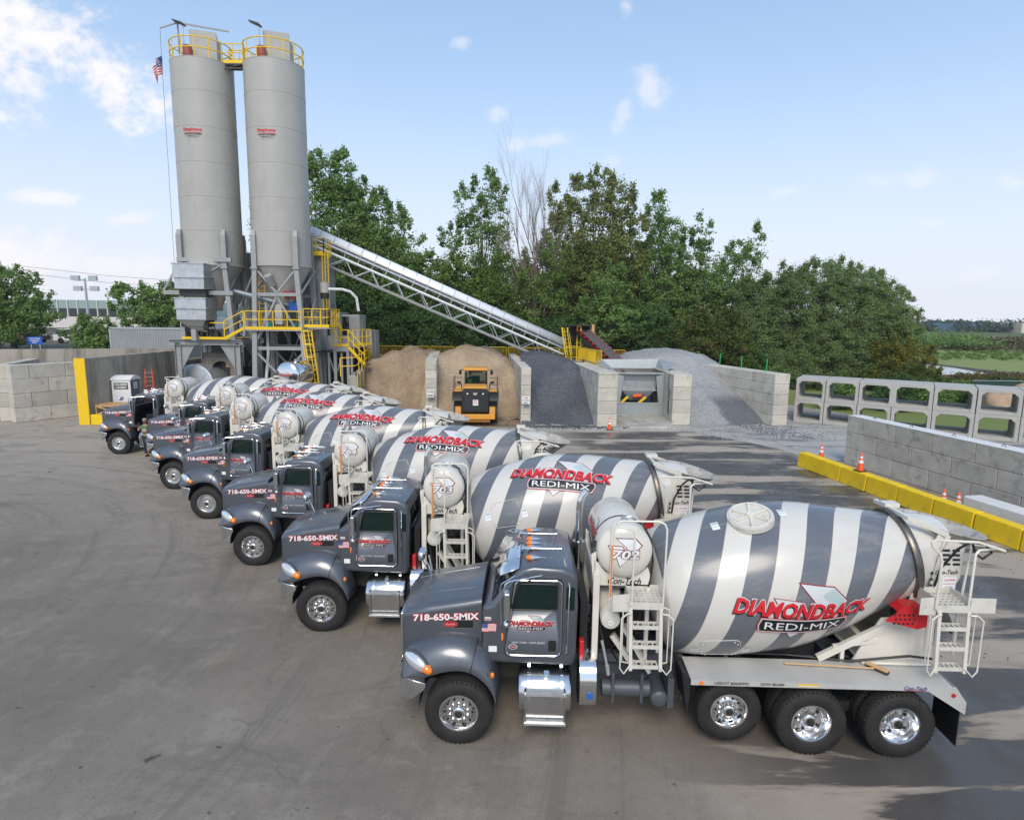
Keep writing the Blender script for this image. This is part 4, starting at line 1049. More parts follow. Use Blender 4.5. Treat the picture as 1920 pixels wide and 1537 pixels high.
# ================================================================ ground, yard surfaces, marsh
import numpy as np
def nodes_of(m):
    m.use_nodes = True; return m.node_tree.nodes, m.node_tree.links, m.node_tree.nodes['Principled BSDF']
class NT:
    def __init__(s, m): s.m = m; s.N, s.L, s.p = nodes_of(m); s.tc = s.N.new('ShaderNodeTexCoord').outputs['Object']
    def sock(s, i, v):
        if isinstance(v, (int, float)): i.default_value = v
        elif isinstance(v, tuple): i.default_value = (*v, 1) if len(v) == 3 and i.type == 'RGBA' else v
        else: s.L.new(v, i)
    def ma(s, op, a, b=None, c=None):
        n = s.N.new('ShaderNodeMath'); n.operation = op
        for i, v in enumerate((a, b, c)):
            if v is not None: s.sock(n.inputs[i], v)
        return n.outputs[0]
    def noise(s, scale, detail=8, rough=.6, st=(1, 1, 1), rot=0, dist=0):
        mp = s.N.new('ShaderNodeMapping'); mp.inputs['Scale'].default_value = st; mp.inputs['Rotation'].default_value = (0, 0, rot); s.L.new(s.tc, mp.inputs[0])
        n = s.N.new('ShaderNodeTexNoise'); n.inputs['Scale'].default_value = scale; n.inputs['Detail'].default_value = detail; n.inputs['Roughness'].default_value = rough; n.inputs['Distortion'].default_value = dist
        s.L.new(mp.outputs[0], n.inputs['Vector']); return n.outputs['Fac']
    def rng(s, v, a, b, c=0, d=1, smooth=True):
        n = s.N.new('ShaderNodeMapRange'); n.interpolation_type = 'SMOOTHSTEP' if smooth else 'LINEAR'
        s.sock(n.inputs[0], v); n.inputs[1].default_value = a; n.inputs[2].default_value = b; n.inputs[3].default_value = c; n.inputs[4].default_value = d
        return n.outputs[0]
    def mix(s, f, a, b):
        n = s.N.new('ShaderNodeMix'); n.data_type = 'RGBA'; s.sock(n.inputs['Factor'], f); s.sock(n.inputs['A'], a); s.sock(n.inputs['B'], b); return n.outputs['Result']
    def xyz(s):
        n = s.N.new('ShaderNodeSeparateXYZ'); s.L.new(s.tc, n.inputs[0]); return n.outputs
    def bump(s, h, st=.3, dist=.02):
        b = s.N.new('ShaderNodeBump'); b.inputs['Strength'].default_value = st; b.inputs['Distance'].default_value = dist; s.L.new(h, b.inputs['Height']); s.L.new(b.outputs[0], s.p.inputs['Normal'])
def yard_material():
    m = bpy.data.materials.new('yard_asphalt'); t = NT(m); X, Y, Z = t.xyz()
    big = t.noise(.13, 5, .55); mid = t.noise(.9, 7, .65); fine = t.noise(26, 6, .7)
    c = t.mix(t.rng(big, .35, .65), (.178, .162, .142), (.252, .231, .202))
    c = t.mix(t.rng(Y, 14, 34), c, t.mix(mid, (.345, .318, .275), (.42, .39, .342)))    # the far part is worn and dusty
    c = t.mix(t.ma('MULTIPLY', t.rng(mid, .5, .66), .45), c, (.30, .28, .25))
    pt = t.noise(.42, 9, .72, (1, 1.5, 1), .6, .8); c = t.mix(t.ma('MULTIPLY', t.rng(pt, .52, .60), .38), c, (.125, .117, .106)); c = t.mix(t.ma('MULTIPLY', t.rng(pt, .42, .36), .40), c, (.315, .297, .268))
    br = t.noise(.23, 6, .6); c = t.mix(t.ma('MULTIPLY', t.rng(br, .58, .66), .30), c, (.24, .19, .145))
    c = t.mix(t.ma('MULTIPLY', t.rng(t.noise(.6, 6, .7, (1, 1, 1)), .58, .70), .35), c, (.12, .112, .10))
    # tyre arcs: faint darker rings swung round a point in the yard
    ax = t.ma('SUBTRACT', X, -22); ay = t.ma('SUBTRACT', Y, 12)
    rad = t.ma('SQRT', t.ma('ADD', t.ma('MULTIPLY', ax, ax), t.ma('MULTIPLY', ay, ay)))
    cm = t.N.new('ShaderNodeCombineXYZ'); t.L.new(t.ma('MULTIPLY', rad, 1.5), cm.inputs[0]); t.L.new(t.ma('MULTIPLY', t.ma('ARCTAN2', ay, ax), .9), cm.inputs[1])
    n = t.N.new('ShaderNodeTexNoise'); n.inputs['Scale'].default_value = 1.6; n.inputs['Detail'].default_value = 7; n.inputs['Roughness'].default_value = .7; t.L.new(cm.outputs[0], n.inputs['Vector'])
    c = t.mix(t.ma('MULTIPLY', t.rng(n.outputs['Fac'], .5, .66), .42), c, (.115, .108, .10))
    c = t.mix(t.ma('MULTIPLY', t.rng(n.outputs['Fac'], .44, .30), .26), c, (.30, .288, .265))
    c = t.mix(t.ma('MULTIPLY', t.rng(fine, .3, .7), .30), c, (.10, .095, .09))
    g3 = t.noise(5.5, 8, .75); c = t.mix(t.ma('MULTIPLY', t.rng(g3, .48, .66), .30), c, (.115, .108, .10)); c = t.mix(t.ma('MULTIPLY', t.rng(g3, .42, .28), .30), c, (.34, .325, .30))
    # cracks and sawn joints
    vo = t.N.new('ShaderNodeTexVoronoi'); vo.feature = 'DISTANCE_TO_EDGE'; vo.inputs['Scale'].default_value = .16
    dn = t.N.new('ShaderNodeTexNoise'); dn.inputs['Scale'].default_value = .8; dn.inputs['Detail'].default_value = 6; t.L.new(t.tc, dn.inputs['Vector'])
    va = t.N.new('ShaderNodeVectorMath'); va.operation = 'ADD'; t.L.new(t.tc, va.inputs[0]); t.L.new(dn.outputs['Color'], va.inputs[1]); t.L.new(va.outputs[0], vo.inputs['Vector'])
    ck = t.ma('MULTIPLY', t.rng(vo.outputs['Distance'], .006, .0015), t.rng(t.noise(.3, 3), .5, .6)); c = t.mix(t.ma('MULTIPLY', ck, .22), c, (.06, .056, .052))
    # oil spots
    sp = t.noise(2.3, 3, .5); c = t.mix(t.ma('MULTIPLY', t.rng(sp, .70, .75), .8), c, (.045, .04, .036)); sp2 = t.noise(7, 2, .5); c = t.mix(t.ma('MULTIPLY', t.rng(sp2, .73, .76), .7), c, (.05, .045, .04))
    # wetted lane behind the trucks, drying in bands along x
    w = t.noise(.36, 9, .60, (.42, 2.1, 1), R(5), .5)
    lane = t.ma('MULTIPLY', t.rng(X, 1.5, 5.5), t.rng(t.ma('ADD', X, t.ma('MULTIPLY', Y, .135)), 18.6, 17.6))
    lane = t.ma('MULTIPLY', lane, t.rng(Y, 37.2, 35.6))
    near = t.ma('MULTIPLY', t.ma('MULTIPLY', t.rng(X, 4.4, 7.6), t.rng(Y, 12, 9)), .6)
    lane2 = t.ma('MAXIMUM', lane, near)
    wet = t.ma('MULTIPLY', t.rng(w, .475, .505), lane2)
    damp = t.ma('MULTIPLY', t.rng(w, .43, .49), lane2)
    c = t.mix(t.ma('MULTIPLY', lane2, .7), c, t.mix(mid, (.35, .315, .27), (.43, .39, .34)))
    c = t.mix(t.ma('MULTIPLY', damp, .55), c, (.13, .11, .09))
    wc = t.mix(t.noise(.5, 5), (.045, .045, .046), (.075, .072, .07))
    c = t.mix(t.ma('MULTIPLY', wet, .93), c, wc)
    wm_ = t.N.new('ShaderNodeMix'); wm_.data_type = 'RGBA'; wm_.blend_type = 'MULTIPLY'; wm_.inputs['Factor'].default_value = 1; t.L.new(c, wm_.inputs['A']); wm_.inputs['B'].default_value = (1.05, 1.0, .94, 1); c = wm_.outputs['Result']
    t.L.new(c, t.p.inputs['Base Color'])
    rg = t.ma('SUBTRACT', .84, t.ma('MULTIPLY', wet, t.rng(t.noise(.8, 5), .4, .62, .25, .66)))
    t.L.new(rg, t.p.inputs['Roughness'])
    t.bump(t.ma('MULTIPLY', t.ma('ADD', fine, t.ma('MULTIPLY', g3, .6)), t.ma('SUBTRACT', 1, t.ma('MULTIPLY', wet, .6))), .5, .015)
    return m
g = MB(); g.add([(-70, -12, 0), (24, -12, 0), (24, 20, 0), (29, 36, 0), (19, 53.4, 0), (-70, 53.4, 0)], [(0, 1, 2, 3, 4, 5)])
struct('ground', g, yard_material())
# pale concrete strip in front of the bins, with the gravelly corner to its right
def sheet(name, pts, z, m): g = MB(); g.add([(x, y, z) for x, y in pts], [tuple(range(len(pts)))]); return struct(name, g, m)
def two(name, a, b, sc, rough=.85, bump=.3, c3=None, thr=.55, st=(1, 1, 1), fs=18, fine=.25):
    m = bpy.data.materials.new(name); t = NT(m)
    c = t.mix(t.rng(t.noise(sc, 8, .62, st), .36, .64), a, b)
    if c3: c = t.mix(t.rng(t.noise(sc * 2.3, 7, .7, st), thr, thr + .1), c, c3)
    f = t.noise(fs, 5, .75); c = t.mix(t.ma('MULTIPLY', t.rng(f, .35, .7), fine), c, tuple(v * .45 for v in a))
    t.L.new(c, t.p.inputs['Base Color']); t.p.inputs['Roughness'].default_value = rough; t.bump(f, bump, .03); return m
M['apron'] = two('apron_concrete', (.36, .34, .30), (.46, .44, .40), .7, c3=(.22, .205, .18))
M['gravelyard'] = two('dusty_gravel_yard', (.36, .35, .33), (.45, .435, .405), .35, c3=(.19, .195, .215), thr=.50, st=(.5, 1.4, 1), fs=14, fine=.4)
sheet('apron', [(-13, 35.9), (5.6, 36.2), (10.8, 36.4), (14.0, 31.9), (15.2, 27.4), (15.9, 27.4), (14.4, 33.2), (12.4, 38.6), (-13, 40)], .004, M['apron'])
sheet('gravel_yard', [(10.9, 38.7), (14.5, 33.2), (16.2, 27.2), (21.5, 18), (28.7, 33.8), (28, 38), (19.5, 42.5), (12, 53.3), (10.9, 53.3)], .008, M['gravelyard'])
M['sanddirt'] = two('sandy_dirt', (.22, .16, .11), (.32, .25, .18), .8, c3=(.13, .09, .06))
sheet('sand_spill', [(-11, 40.2), (-9, 38.9), (-5.9, 38.4), (-3, 37.2), (.4, 37.0), (.9, 38.4), (.7, 53), (-11, 53)], .012, M['sanddirt'])
# raised terrace behind the bins and walls
tr = MB(); tr.box(-150, 13.0, 53.5, 150, -.6, 2.85); tr.box(-150, -26.2, 47.6, 53.499, -.6, 2.846)
M['terrace'] = two('terrace_soil', (.10, .09, .06), (.16, .14, .10), .3)
struct('terrace', tr, M['terrace'])
# marsh sheet that reaches the horizon
def marsh():
    m = bpy.data.materials.new('marsh_grass'); t = NT(m); X, Y, Z = t.xyz()
    n1 = t.noise(.05, 6, .6); n2 = t.noise(.6, 7, .7); n3 = t.noise(.012, 5, .55, (1, 2, 1))
    d = t.ma('ADD', Y, t.ma('ADD', t.ma('MULTIPLY', t.ma('SUBTRACT', n1, .5), 30), t.ma('MULTIPLY', X, .25)))
    green = t.mix(n2, (.155, .20, .055), (.24, .29, .09)); brown = t.mix(n2, (.085, .075, .04), (.17, .12, .07)); olive = t.mix(n2, (.05, .075, .02), (.10, .12, .035))
    c = t.mix(t.rng(d, 175, 188), green, brown)
    c = t.mix(t.rng(d, 300, 330), c, green)
    c = t.mix(t.rng(d, 350, 380), c, olive)
    c = t.mix(t.ma('MULTIPLY', t.rng(n3, .55, .65), t.rng(Y, 180, 240)), c, olive)
    c = t.mix(t.rng(Y, 62, 56), c, t.mix(n2, (.12, .18, .03), (.20, .22, .07)))
    t.L.new(c, t.p.inputs['Base Color']); t.p.inputs['Roughness'].default_value = .95; t.bump(n2, .6, .4); return m
g = MB(); g.add([(-3000, -20, -.62), (3000, -20, -.62), (3000, 4500, -.62), (-3000, 4500, -.62)], [(0, 1, 2, 3)])
struct('marsh', g, marsh())
M['mud'] = two('mud_bank', (.035, .028, .022), (.075, .055, .04), .4)
sheet('mud_bank', [(50, 104), (60, 108), (75, 114), (72, 103), (72, 92), (76, 83), (69, 80), (60, 79), (54, 86), (48, 98)], -.612, M['mud'])
wm = mat('river_water', (.30, .34, .38), .12, 0, spec=.9, bump=.05, bscale=3)
sheet('river', [(44, 104), (58, 107), (69.5, 107), (69, 97), (67.5, 89.5), (66, 84.5), (62, 82), (57, 86), (53, 91), (46, 98), (42, 102)], -.604, wm)
# ================================================================ walls, bins, stockpiles and loose things in the yard
rnd = random.Random(11)
def block_wall(name, label, p0, p1, h, w, m, L=1.5, ch=.61, off=0, cat='wall', gap=.022, group=None, top=None, ntop=0, drop=0):
    """wall of big interlocking blocks from p0 to p1, one thing; every block slightly askew"""
    x0, y0 = p0; x1, y1 = p1; D = math.hypot(x1 - x0, y1 - y0); a = math.atan2(y1 - y0, x1 - x0)
    mb = MB(); n = int(math.ceil(h / ch - .01)); z = 0
    for r in range(n):
        zt = min(h, z + ch); s = 0; first = True
        while s < D - .01:
            l = L / 2 if first and (r + off) % 2 else L
            first = False; e = min(D, s + l)
            if D - e < .35: e = D
            q = MB(); j = rnd.uniform(-.008, .008)
            q.box(s + gap / 2, e - gap / 2, -w / 2 + j, w / 2 + j, z + gap / 2, zt)
            mb.add(q.v, q.f); s = e
        z = zt
    for i in range(ntop):      # lifting loops
        s = D * (i + .5) / ntop; mb.tube([(s - .10, 0, h - .01), (s - .04, 0, h + .05), (s + .04, 0, h + .05), (s + .10, 0, h - .01)], .012, 5)
    o = mb.build(name, m, None, 0, bevel=.022, seg=1)
    o.location = (x0, y0, 0); o.rotation_euler = (0, 0, a)
    return tag(o, label, cat, group)
M['blocks'] = M['concrete']
bw = block_wall
bw('bin_wall', 'block wall with a white sign on its end, between the two sand heaps', (-5.45, 41.4), (-6.6, 53.3), 3.66, .75, M['concrete'], 1.2, .61)
bw('bin_wall', 'block wall between the yellow loader and the black gravel', (.86, 38.4), (-.1, 53.3), 3.52, .62, M['concrete'], 1.2, .61)
bw('bin_wall', 'thick block wall between the black gravel and the steel feed hopper', (5.85, 37.7), (5.05, 46), 3.36, 1.22, M['concrete'], 1.25, .80, 1)
bw('bin_wall', 'short block wall right of the feed hopper', (10.65, 38.6), (10.55, 44.5), 3.2, 1.15, M['concrete'], 1.25, .80)
bw('bin_wall', 'long block wall right of the pale gravel heap, green rods on top', (17.0, 38.9), (13.3, 52.0), 3.28, 1.1, M['concrete'], 1.55, .66, 1)
bw('retaining_wall', 'low retaining wall under the yellow barriers at the back of the bins', (-11.4, 53.42), (12.9, 53.42), 2.95, .3, M['concrete'], 2.4, .74)
# end keys of the interlocking blocks
def slab(name, label, m, fn, cat='wall', bevel=.02):
    q = MB(); fn(q); return tag(q.build(name, m, None, 0, bevel=bevel, seg=1), label, cat)
# ramp wall left of the first bin
slab('ramp_wall', 'smooth concrete wall carrying the yellow ramp railing', M['concwall'], lambda q: q.loft([[(-10.17, 40.4, 0), (-10.65, 40.4, 0), (-10.65, 40.4, 2.72), (-10.17, 40.4, 2.72)], [(-11.3, 53.3, 0), (-11.75, 53.3, 0), (-11.75, 53.3, 3.1), (-11.3, 53.3, 3.1)]]), bevel=.01)
# left side cast walls
q = MB(); q.loft([[(-25.75, 36.45, 0), (-25.12, 36.45, 0), (-25.12, 36.45, 3.94), (-25.75, 36.45, 3.94)], [(-24.85, 45.2, 0), (-24.3, 45.2, 0), (-24.3, 45.2, 3.94), (-24.85, 45.2, 3.94)]])
cw = tag(q.build('cast_wall', M['concwall'], None, 0), 'tall cast concrete wall with a yellow painted end', 'wall')
q = MB(); q.box(-25.76, -25.12, 36.40, 36.445, 0, 3.95); q.build('yellow_end', M['yellow'], cw, 0)
slab('yellow_kerb', 'low yellow concrete kerb at the foot of the tall cast wall', M['yellowblock'], lambda q: q.box(-25.07, -20.6, 36.4, 36.75, 0, .60), 'kerb')
q = MB(); q.loft([[(-25.1, 36.751, 0), (-20.6, 36.751, 0), (-20.6, 36.751, .5), (-25.1, 36.751, .5)], [(-24.28, 46.8, 0), (-20.6, 46.8, 0), (-20.6, 46.8, .5), (-24.28, 46.8, .5)]]); struct('raised_pad', q, M['concwall'])
bw('block_wall', 'stacked block wall left of the yellow wall end', (-30.1, 36.9), (-26.9, 41.6), 3.46, .75, M['concrete'], 1.9, .865)
bw('block_wall', 'block wall at the left edge running back beside the entrance', (-30.75, 37.2), (-32.6, 42.3), 3.46, .6, M['concrete'], 1.9, .865, 1)
q = MB(); q.loft([[(-44, 40.6, 0), (-44, 41.0, 0), (-44, 41.0, 3.98), (-44, 40.6, 3.98)], [(-24.9, 46.9, 0), (-24.9, 47.3, 0), (-24.9, 47.3, 3.98), (-24.9, 46.9, 3.98)]])
tag(q.build('cast_wall', M['concwall'], None, 0), 'long cast concrete wall behind the stacked block wall on the left', 'wall')
# ---- stockpiles: height fields
def heap(name, label, x0, x1, y0, y1, hf, m, nx=70, ny=70, amp=.05, seed=1):
    from mathutils import noise as mn
    q = MB(); V = []
    for j in range(ny + 1):
        for i in range(nx + 1):
            x = x0 + (x1 - x0) * i / nx; y = y0 + (y1 - y0) * j / ny
            n = mn.fractal(Vector((x * .55 + seed * 7, y * .55, 0)), 1, 2, 5)
            h = hf(x, y) + amp * n * 2 + amp * .6 * mn.fractal(Vector((x * 2.1, y * 1.3, seed)), 1, 2, 4)
            V.append((x, y, max(-.02, h)))
    F = [(j * (nx + 1) + i, j * (nx + 1) + i + 1, (j + 1) * (nx + 1) + i + 1, (j + 1) * (nx + 1) + i) for j in range(ny) for i in range(nx)]
    q.add(V, F); return tag(q.build(name, m, None, 180), label, 'stockpile')
def pile_mat(name, a, b, sc, grain, gsc, c3=None, thr=.6, foot=None):
    m = bpy.data.materials.new(name); t = NT(m)
    c = t.mix(t.rng(t.noise(sc, 7, .6), .38, .62), a, b)
    if c3: c = t.mix(t.rng(t.noise(sc * 1.7, 6, .65, (1, 1, .5)), thr, thr + .1), c, c3)
    if foot:      # gravel colour darkens low down towards the long wall
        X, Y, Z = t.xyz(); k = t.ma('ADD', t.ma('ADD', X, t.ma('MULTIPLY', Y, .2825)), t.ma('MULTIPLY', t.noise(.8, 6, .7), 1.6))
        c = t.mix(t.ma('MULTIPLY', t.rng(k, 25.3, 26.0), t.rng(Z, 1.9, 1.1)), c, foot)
    g1 = t.noise(gsc, 3, .8); g2 = t.noise(gsc * 3.2, 2, .8)
    c = t.mix(t.ma('MULTIPLY', t.rng(g1, .42, .62), grain), c, tuple(v * .4 for v in a))
    c = t.mix(t.ma('MULTIPLY', t.rng(g2, .56, .68), grain), c, tuple(min(.8, v * 1.9) for v in b))
    t.L.new(c, t.p.inputs['Base Color']); t.p.inputs['Roughness'].default_value = .95
    t.bump(t.ma('ADD', g1, t.ma('MULTIPLY', g2, .6)), .7, .06); return m
M['sand1'] = pile_mat('brown_sand', (.265, .19, .12), (.35, .26, .17), .5, .26, 5, (.27, .20, .135), .56)
M['sand2'] = pile_mat('tan_sand', (.31, .23, .15), (.41, .32, .215), .5, .22, 5, (.30, .23, .16), .58)
M['blackgravel'] = pile_mat('black_gravel', (.075, .083, .098), (.115, .125, .14), .45, .55, 7, (.20, .205, .20), .60)
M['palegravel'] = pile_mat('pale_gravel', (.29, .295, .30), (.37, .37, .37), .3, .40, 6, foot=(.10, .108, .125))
def sm(a, b, x): t_ = max(0, min(1, (x - a) / (b - a))); return t_ * t_ * (3 - 2 * t_)
def slope(h, d, k=1.25): return h * (1 - math.exp(-max(0, d) * k / h)) if d > 0 else d * .6
def h1(x, y):
    d = (y - 41.9) + .5 * math.sin(x * 1.1) ; top = 3.95 - .20 * (x + 8.2) ** 2 * .62
    return min(max(0, d) * .92, top) * 1.0 + .12 * math.sin(x * 3 + y)
def h2(x, y):
    d = y - 41.4 - .4 * math.sin(x * 1.4); top = 4.15 - .105 * (x + 3.4) ** 2
    c = 1.1 * math.exp(-((x + 1.2) ** 2 + (y - 43) ** 2) / 5)
    return min(max(0, d) * .85, top) + .10 * math.sin(x * 2.3 + y * 1.3)
def h3(x, y):
    xx = x + (y - 38) * .05; front = 38.3 - .25 * math.sin(x * 2) - 0.5 * max(0, xx - 5); d = y - front
    top = 3.85 - .085 * (xx - 2.5) ** 2
    return min(max(0, d) * .62, top) if d > 0 else -.02
def h4(x, y):
    r_ = math.hypot((x - 11.9) * 1.0, (y - 49.5) * .92); h = 4.75 - .02 * r_ ** 2 * 1.6 - max(0, r_ - 2.2) * .46
    h = min(4.28 - .05 * r_ ** 2 if r_ < 3 else 9, 4.28 - .45 - (r_ - 3) * .50 if r_ >= 3 else 9)
    w_ = 16.4 - (y - 38.9) * .285 - x
    spill = max(0, 1.35 - abs(w_) * .55 - abs(y - 43.5) * .26)
    h = max(h, spill) - .35 * max(0, 40.2 - y)
    return h if (x > 11.3 or y > 45.5) else -.3
heap('sand_heap', 'brown sand heap in the leftmost bin beside the ramp', -11.5, -5.9, 41, 53.2, h1, M['sand1'], 70, 110, .09, 1)
heap('sand_heap', 'tan sand heap behind the yellow loader', -6.2, .6, 39.8, 53.2, h2, M['sand2'], 80, 120, .09, 2)
heap('gravel_heap', 'black gravel heap in the bin right of the loader', .6, 5.4, 37.2, 53.2, h3, M['blackgravel'], 70, 120, .05, 3)
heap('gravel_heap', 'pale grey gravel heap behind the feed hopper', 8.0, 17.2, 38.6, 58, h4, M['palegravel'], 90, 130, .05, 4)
hs_ = 0 and heap('gravel_spill', 'dark spilled gravel along the foot of the block wall with green rods', 11.4, 17.6, 36.6, 44, lambda x, y: .42 * math.exp(-((16.2 - (y - 39) * .28 - x) / 1.1) ** 2 - ((y - 40.6) / 1.7) ** 2) - .03 + .02 * math.sin(5 * x) , M['blackgravel'], 60, 60, .03, 6)
# ---- signs on the bin ends
def board(name, label, x, y, z, w, h, lines, ang=0, m=None, tm=None, poster=None):
    q = MB(); q.box(-w / 2, w / 2, -.01, .01, -h / 2, h / 2); o = q.build(name, m or M['white'], None, 0); o.location = (x, y, z); o.rotation_euler = (0, 0, ang); tag(o, label, 'sign')
    it = []; n = len(lines)
    for i, (s, c, ww) in enumerate(lines): it.append(txt(s, c, 0, h * (.5 - (i + .5) / n), w * ww, h / n * .55, 1, .02))
    decal('sign_lettering', it, planar((0, -.010, 0), (1, 0, 0), (0, 0, 1), (0, -1, 0)), o)
    return o
board('bin_sign', 'small white sign on the block wall end between the sand heaps', -5.45, 41.0, 1.53, .48, .50, [('C-33', M['logoblack'], .8), ('SAND', M['logoblack'], .8)])
board('bin_sign', 'small white sign on the block wall end right of the loader', .86, 38.06, 1.55, .44, .46, [('3/8', M['logoblack'], .5), ('STONE', M['logoblack'], .8), ('MIX', M['logoblack'], .5)])
# green rods on the long wall
for i in range(5):
    f = (.90, .70, .50, .31, .12)[i]; x = 17.0 + (13.3 - 17.0) * f; y = 38.9 + 13.1 * f
    q = MB(); q.cyl((x, y, 3.27), (x + rnd.uniform(-.05, .05), y, 4.15), .035, n=6); tag(q.build('marker_rod', mat('rod_green', (.02, .38, .10), .5) if i == 0 else bpy.data.materials['rod_green'], None), 'short green rod standing on the long block wall', 'rod', 'green rods along the top of the long block wall')
# ---- box culverts, two high
def culvert():
    w, h, t_, dp = 1.90, 1.44, .18, 2.9; c = .20
    out = [(-w / 2, 0), (w / 2, 0), (w / 2, h), (-w / 2, h)]
    def octo(x0, x1, z0, z1, c): cb = c * .45; return [(x0 + cb, z0), (x1 - cb, z0), (x1, z0 + cb), (x1, z1 - c), (x1 - c, z1), (x0 + c, z1), (x0, z1 - c), (x0, z0 + cb)]
    inn = octo(-w / 2 + t_, w / 2 - t_, t_, h - t_, c)
    # matching outer ring with eight points
    o8 = [(inn[0][0], 0), (inn[1][0], 0), (w / 2, inn[2][1]), (w / 2, inn[3][1]), (inn[4][0], h), (inn[5][0], h), (-w / 2, inn[6][1]), (-w / 2, inn[7][1])]
    cor = [None, (w / 2, 0), None, (w / 2, h), None, (-w / 2, h), None, (-w / 2, 0)]
    q = MB(); n = 8; V = []
    for y in (0, dp): V += [(x, y, z) for x, z in inn]
    V += [(x * .955, -.0, z * .9 + h * .05) for x, z in []]
    F = [(i, i + n, (i + 1) % n + n, (i + 1) % n) for i in range(n)]
    base = len(V)
    ring = []; 
    for i in range(8):
        ring.append(o8[i])
        if cor[i]: ring.append(cor[i])
    m_ = len(ring)
    for y in (0, dp): V += [(x, y, z) for x, z in ring]
    F += [(base + i, base + i + m_, base + (i + 1) % m_ + m_, base + (i + 1) % m_) for i in range(m_)]
    # faces between
    idx = 0; pos_ = []
    for i in range(8):
        pos_.append(idx); idx += 1
        if cor[i]: idx += 1
    for s_, (bi, bo) in enumerate(((0, base), (n, base + m_))):
        for i in range(8):
            j = (i + 1) % 8
            f = [bi + i, bi + j, bo + pos_[j]]
            if cor[i]: f.append(bo + pos_[i] + 1)
            f.append(bo + pos_[i]); F.append(tuple(f))
    q.add(V, F)
    # raised joint collar round the mouth
    return q
cv = culvert()
NC = ['first', 'second', 'third', 'fourth', 'fifth', 'sixth', 'seventh']
cme = None
E0 = Vector((18.72, 40.6)); E1 = Vector((28.5, 34.3)); dv = (E1 - E0).normalized()
sps = [-.1, 1.66, 3.53, 5.38, 7.47, 9.53, 11.6, 13.7]
for r in range(2):
    for i in range(7):
        s = (sps[i] + sps[i + 1]) / 2 + (rnd.uniform(-.03, .03) if r else 0)
        p = E0 + dv * s
        if cme is None:
            o = cv.build('box_culvert', M['culvert'], None, 0, bevel=.015, seg=1); cme = o
        else: o = cme.copy(); COL.objects.link(o)
        o.location = (p.x, p.y, r * 1.445); o.scale = ((sps[i + 1] - sps[i] - .03) / 1.90, 1, 1); o.rotation_euler = (0, 0, math.atan2(dv.y, dv.x) + rnd.uniform(-.012, .012))
        tag(o, '%s box culvert from the block wall, in the %s row' % (NC[i], 'upper' if r else 'lower'), 'culvert', 'concrete box culverts stacked two high')
# ---- big block wall at the right
def line_blocks():
    p0 = (16.15, 28.9); p1 = (18.75, 16.8)
    return bw('block_wall', 'grey three course block wall with a white top, right of the yellow kerb', p0, p1, 2.28, .76, M['concgrey'], 1.85, .76, 1, gap=.014)
wl = line_blocks()
q = MB(); D = math.hypot(2.6, 12.1)
q.add([(0, -.385, 2.285), (D, -.385, 2.285), (D, .385, 2.285), (0, .385, 2.285)], [(0, 1, 2, 3)]); o = q.build('white_capping', M['whiteblock'], wl, 0)
for k in range(6):
    q = MB(); s = 1.2 + k * 2.0; q.tube([(s - .09, .0, 2.27), (s, 0, 2.40), (s + .09, 0, 2.27)], .014, 5); q.build('lifting_loop', M['darksteel'], wl)
slab('white_block', 'loose white concrete block behind the yellow kerb at the right edge', M['whiteblock'], lambda q: q.box(0, 2.4, -.36, .36, 0, .80), 'block', .03)
bpy.data.objects['white_block'].location = (15.9, 20.75, .0); bpy.data.objects['white_block'].rotation_euler = (0, 0, math.atan2(-1, .22))
# ---- yellow kerb blocks
pts = [(13.45, 28.1), (13.72, 26.75), (13.98, 25.35), (14.22, 23.85), (14.5, 22.3), (14.78, 20.75), (15.05, 19.2), (15.32, 17.65), (15.6, 16.0)]
ORD = ['farthest', 'second', 'third', 'fourth', 'fifth', 'sixth', 'seventh', 'eighth']
for i in range(8):
    (x0, y0), (x1, y1) = pts[i], pts[i + 1]; D = math.hypot(x1 - x0, y1 - y0)
    q = MB(); q.loft([[(.02, -.27, 0), (.02, .27, 0), (.02, .21, .67), (.02, -.21, .67)], [(D - .02, -.27, 0), (D - .02, .27, 0), (D - .02, .21, .67), (D - .02, -.21, .67)]])
    o = q.build('kerb_block', M['yellowblock'], None, 0, bevel=.035, seg=2); o.location = (x0, y0, 0); o.rotation_euler = (0, rnd.uniform(-.008, .008), math.atan2(y1 - y0, x1 - x0) + rnd.uniform(-.01, .01))
    tag(o, 'yellow concrete kerb block, %s in the line counted from the far end' % ORD[i], 'kerb block', 'yellow concrete kerb blocks in a line')
# ---- traffic cones
def cone(x, y, z, lab):
    t_ = thing('traffic_cone', lab, 'traffic cone', (x, y, z), rnd.random(), 'orange traffic cones')
    q = MB(); q.box(-.19, .19, -.19, .19, 0, .035); q.build('base', M['black'], t_, bevel=.01)
    q = MB(); q.lathe([(.035, .135), (.74, .03), (.75, .02)], (0, 0, 0), (0, 0, 1), 18); q.build('body', M['conebody'], t_, 60)
    def rr(z_): return .135 + (.03 - .135) * (z_ - .035) / .705
    for a, b in ((.34, .46), (.54, .62)):
        q = MB(); q.lathe([(a, rr(a) + .003), (b, rr(b) + .003)], (0, 0, 0), (0, 0, 1), 18, False, False); q.build('reflective_collar', M['white'], t_, 60)
cone(5.88, 36.75, 0.01, 'orange cone standing at the foot of the wall left of the feed hopper')
cone(15.04, 29.5, 0.01, 'orange cone behind the far end of the yellow kerb')
cone(14.12, 24.5, .672, 'orange cone standing on top of the yellow kerb')
cone(15.58, 21.65, .0, 'left one of the two orange cones behind the yellow kerb')
cone(15.86, 21.3, .0, 'right one of the two orange cones behind the yellow kerb')
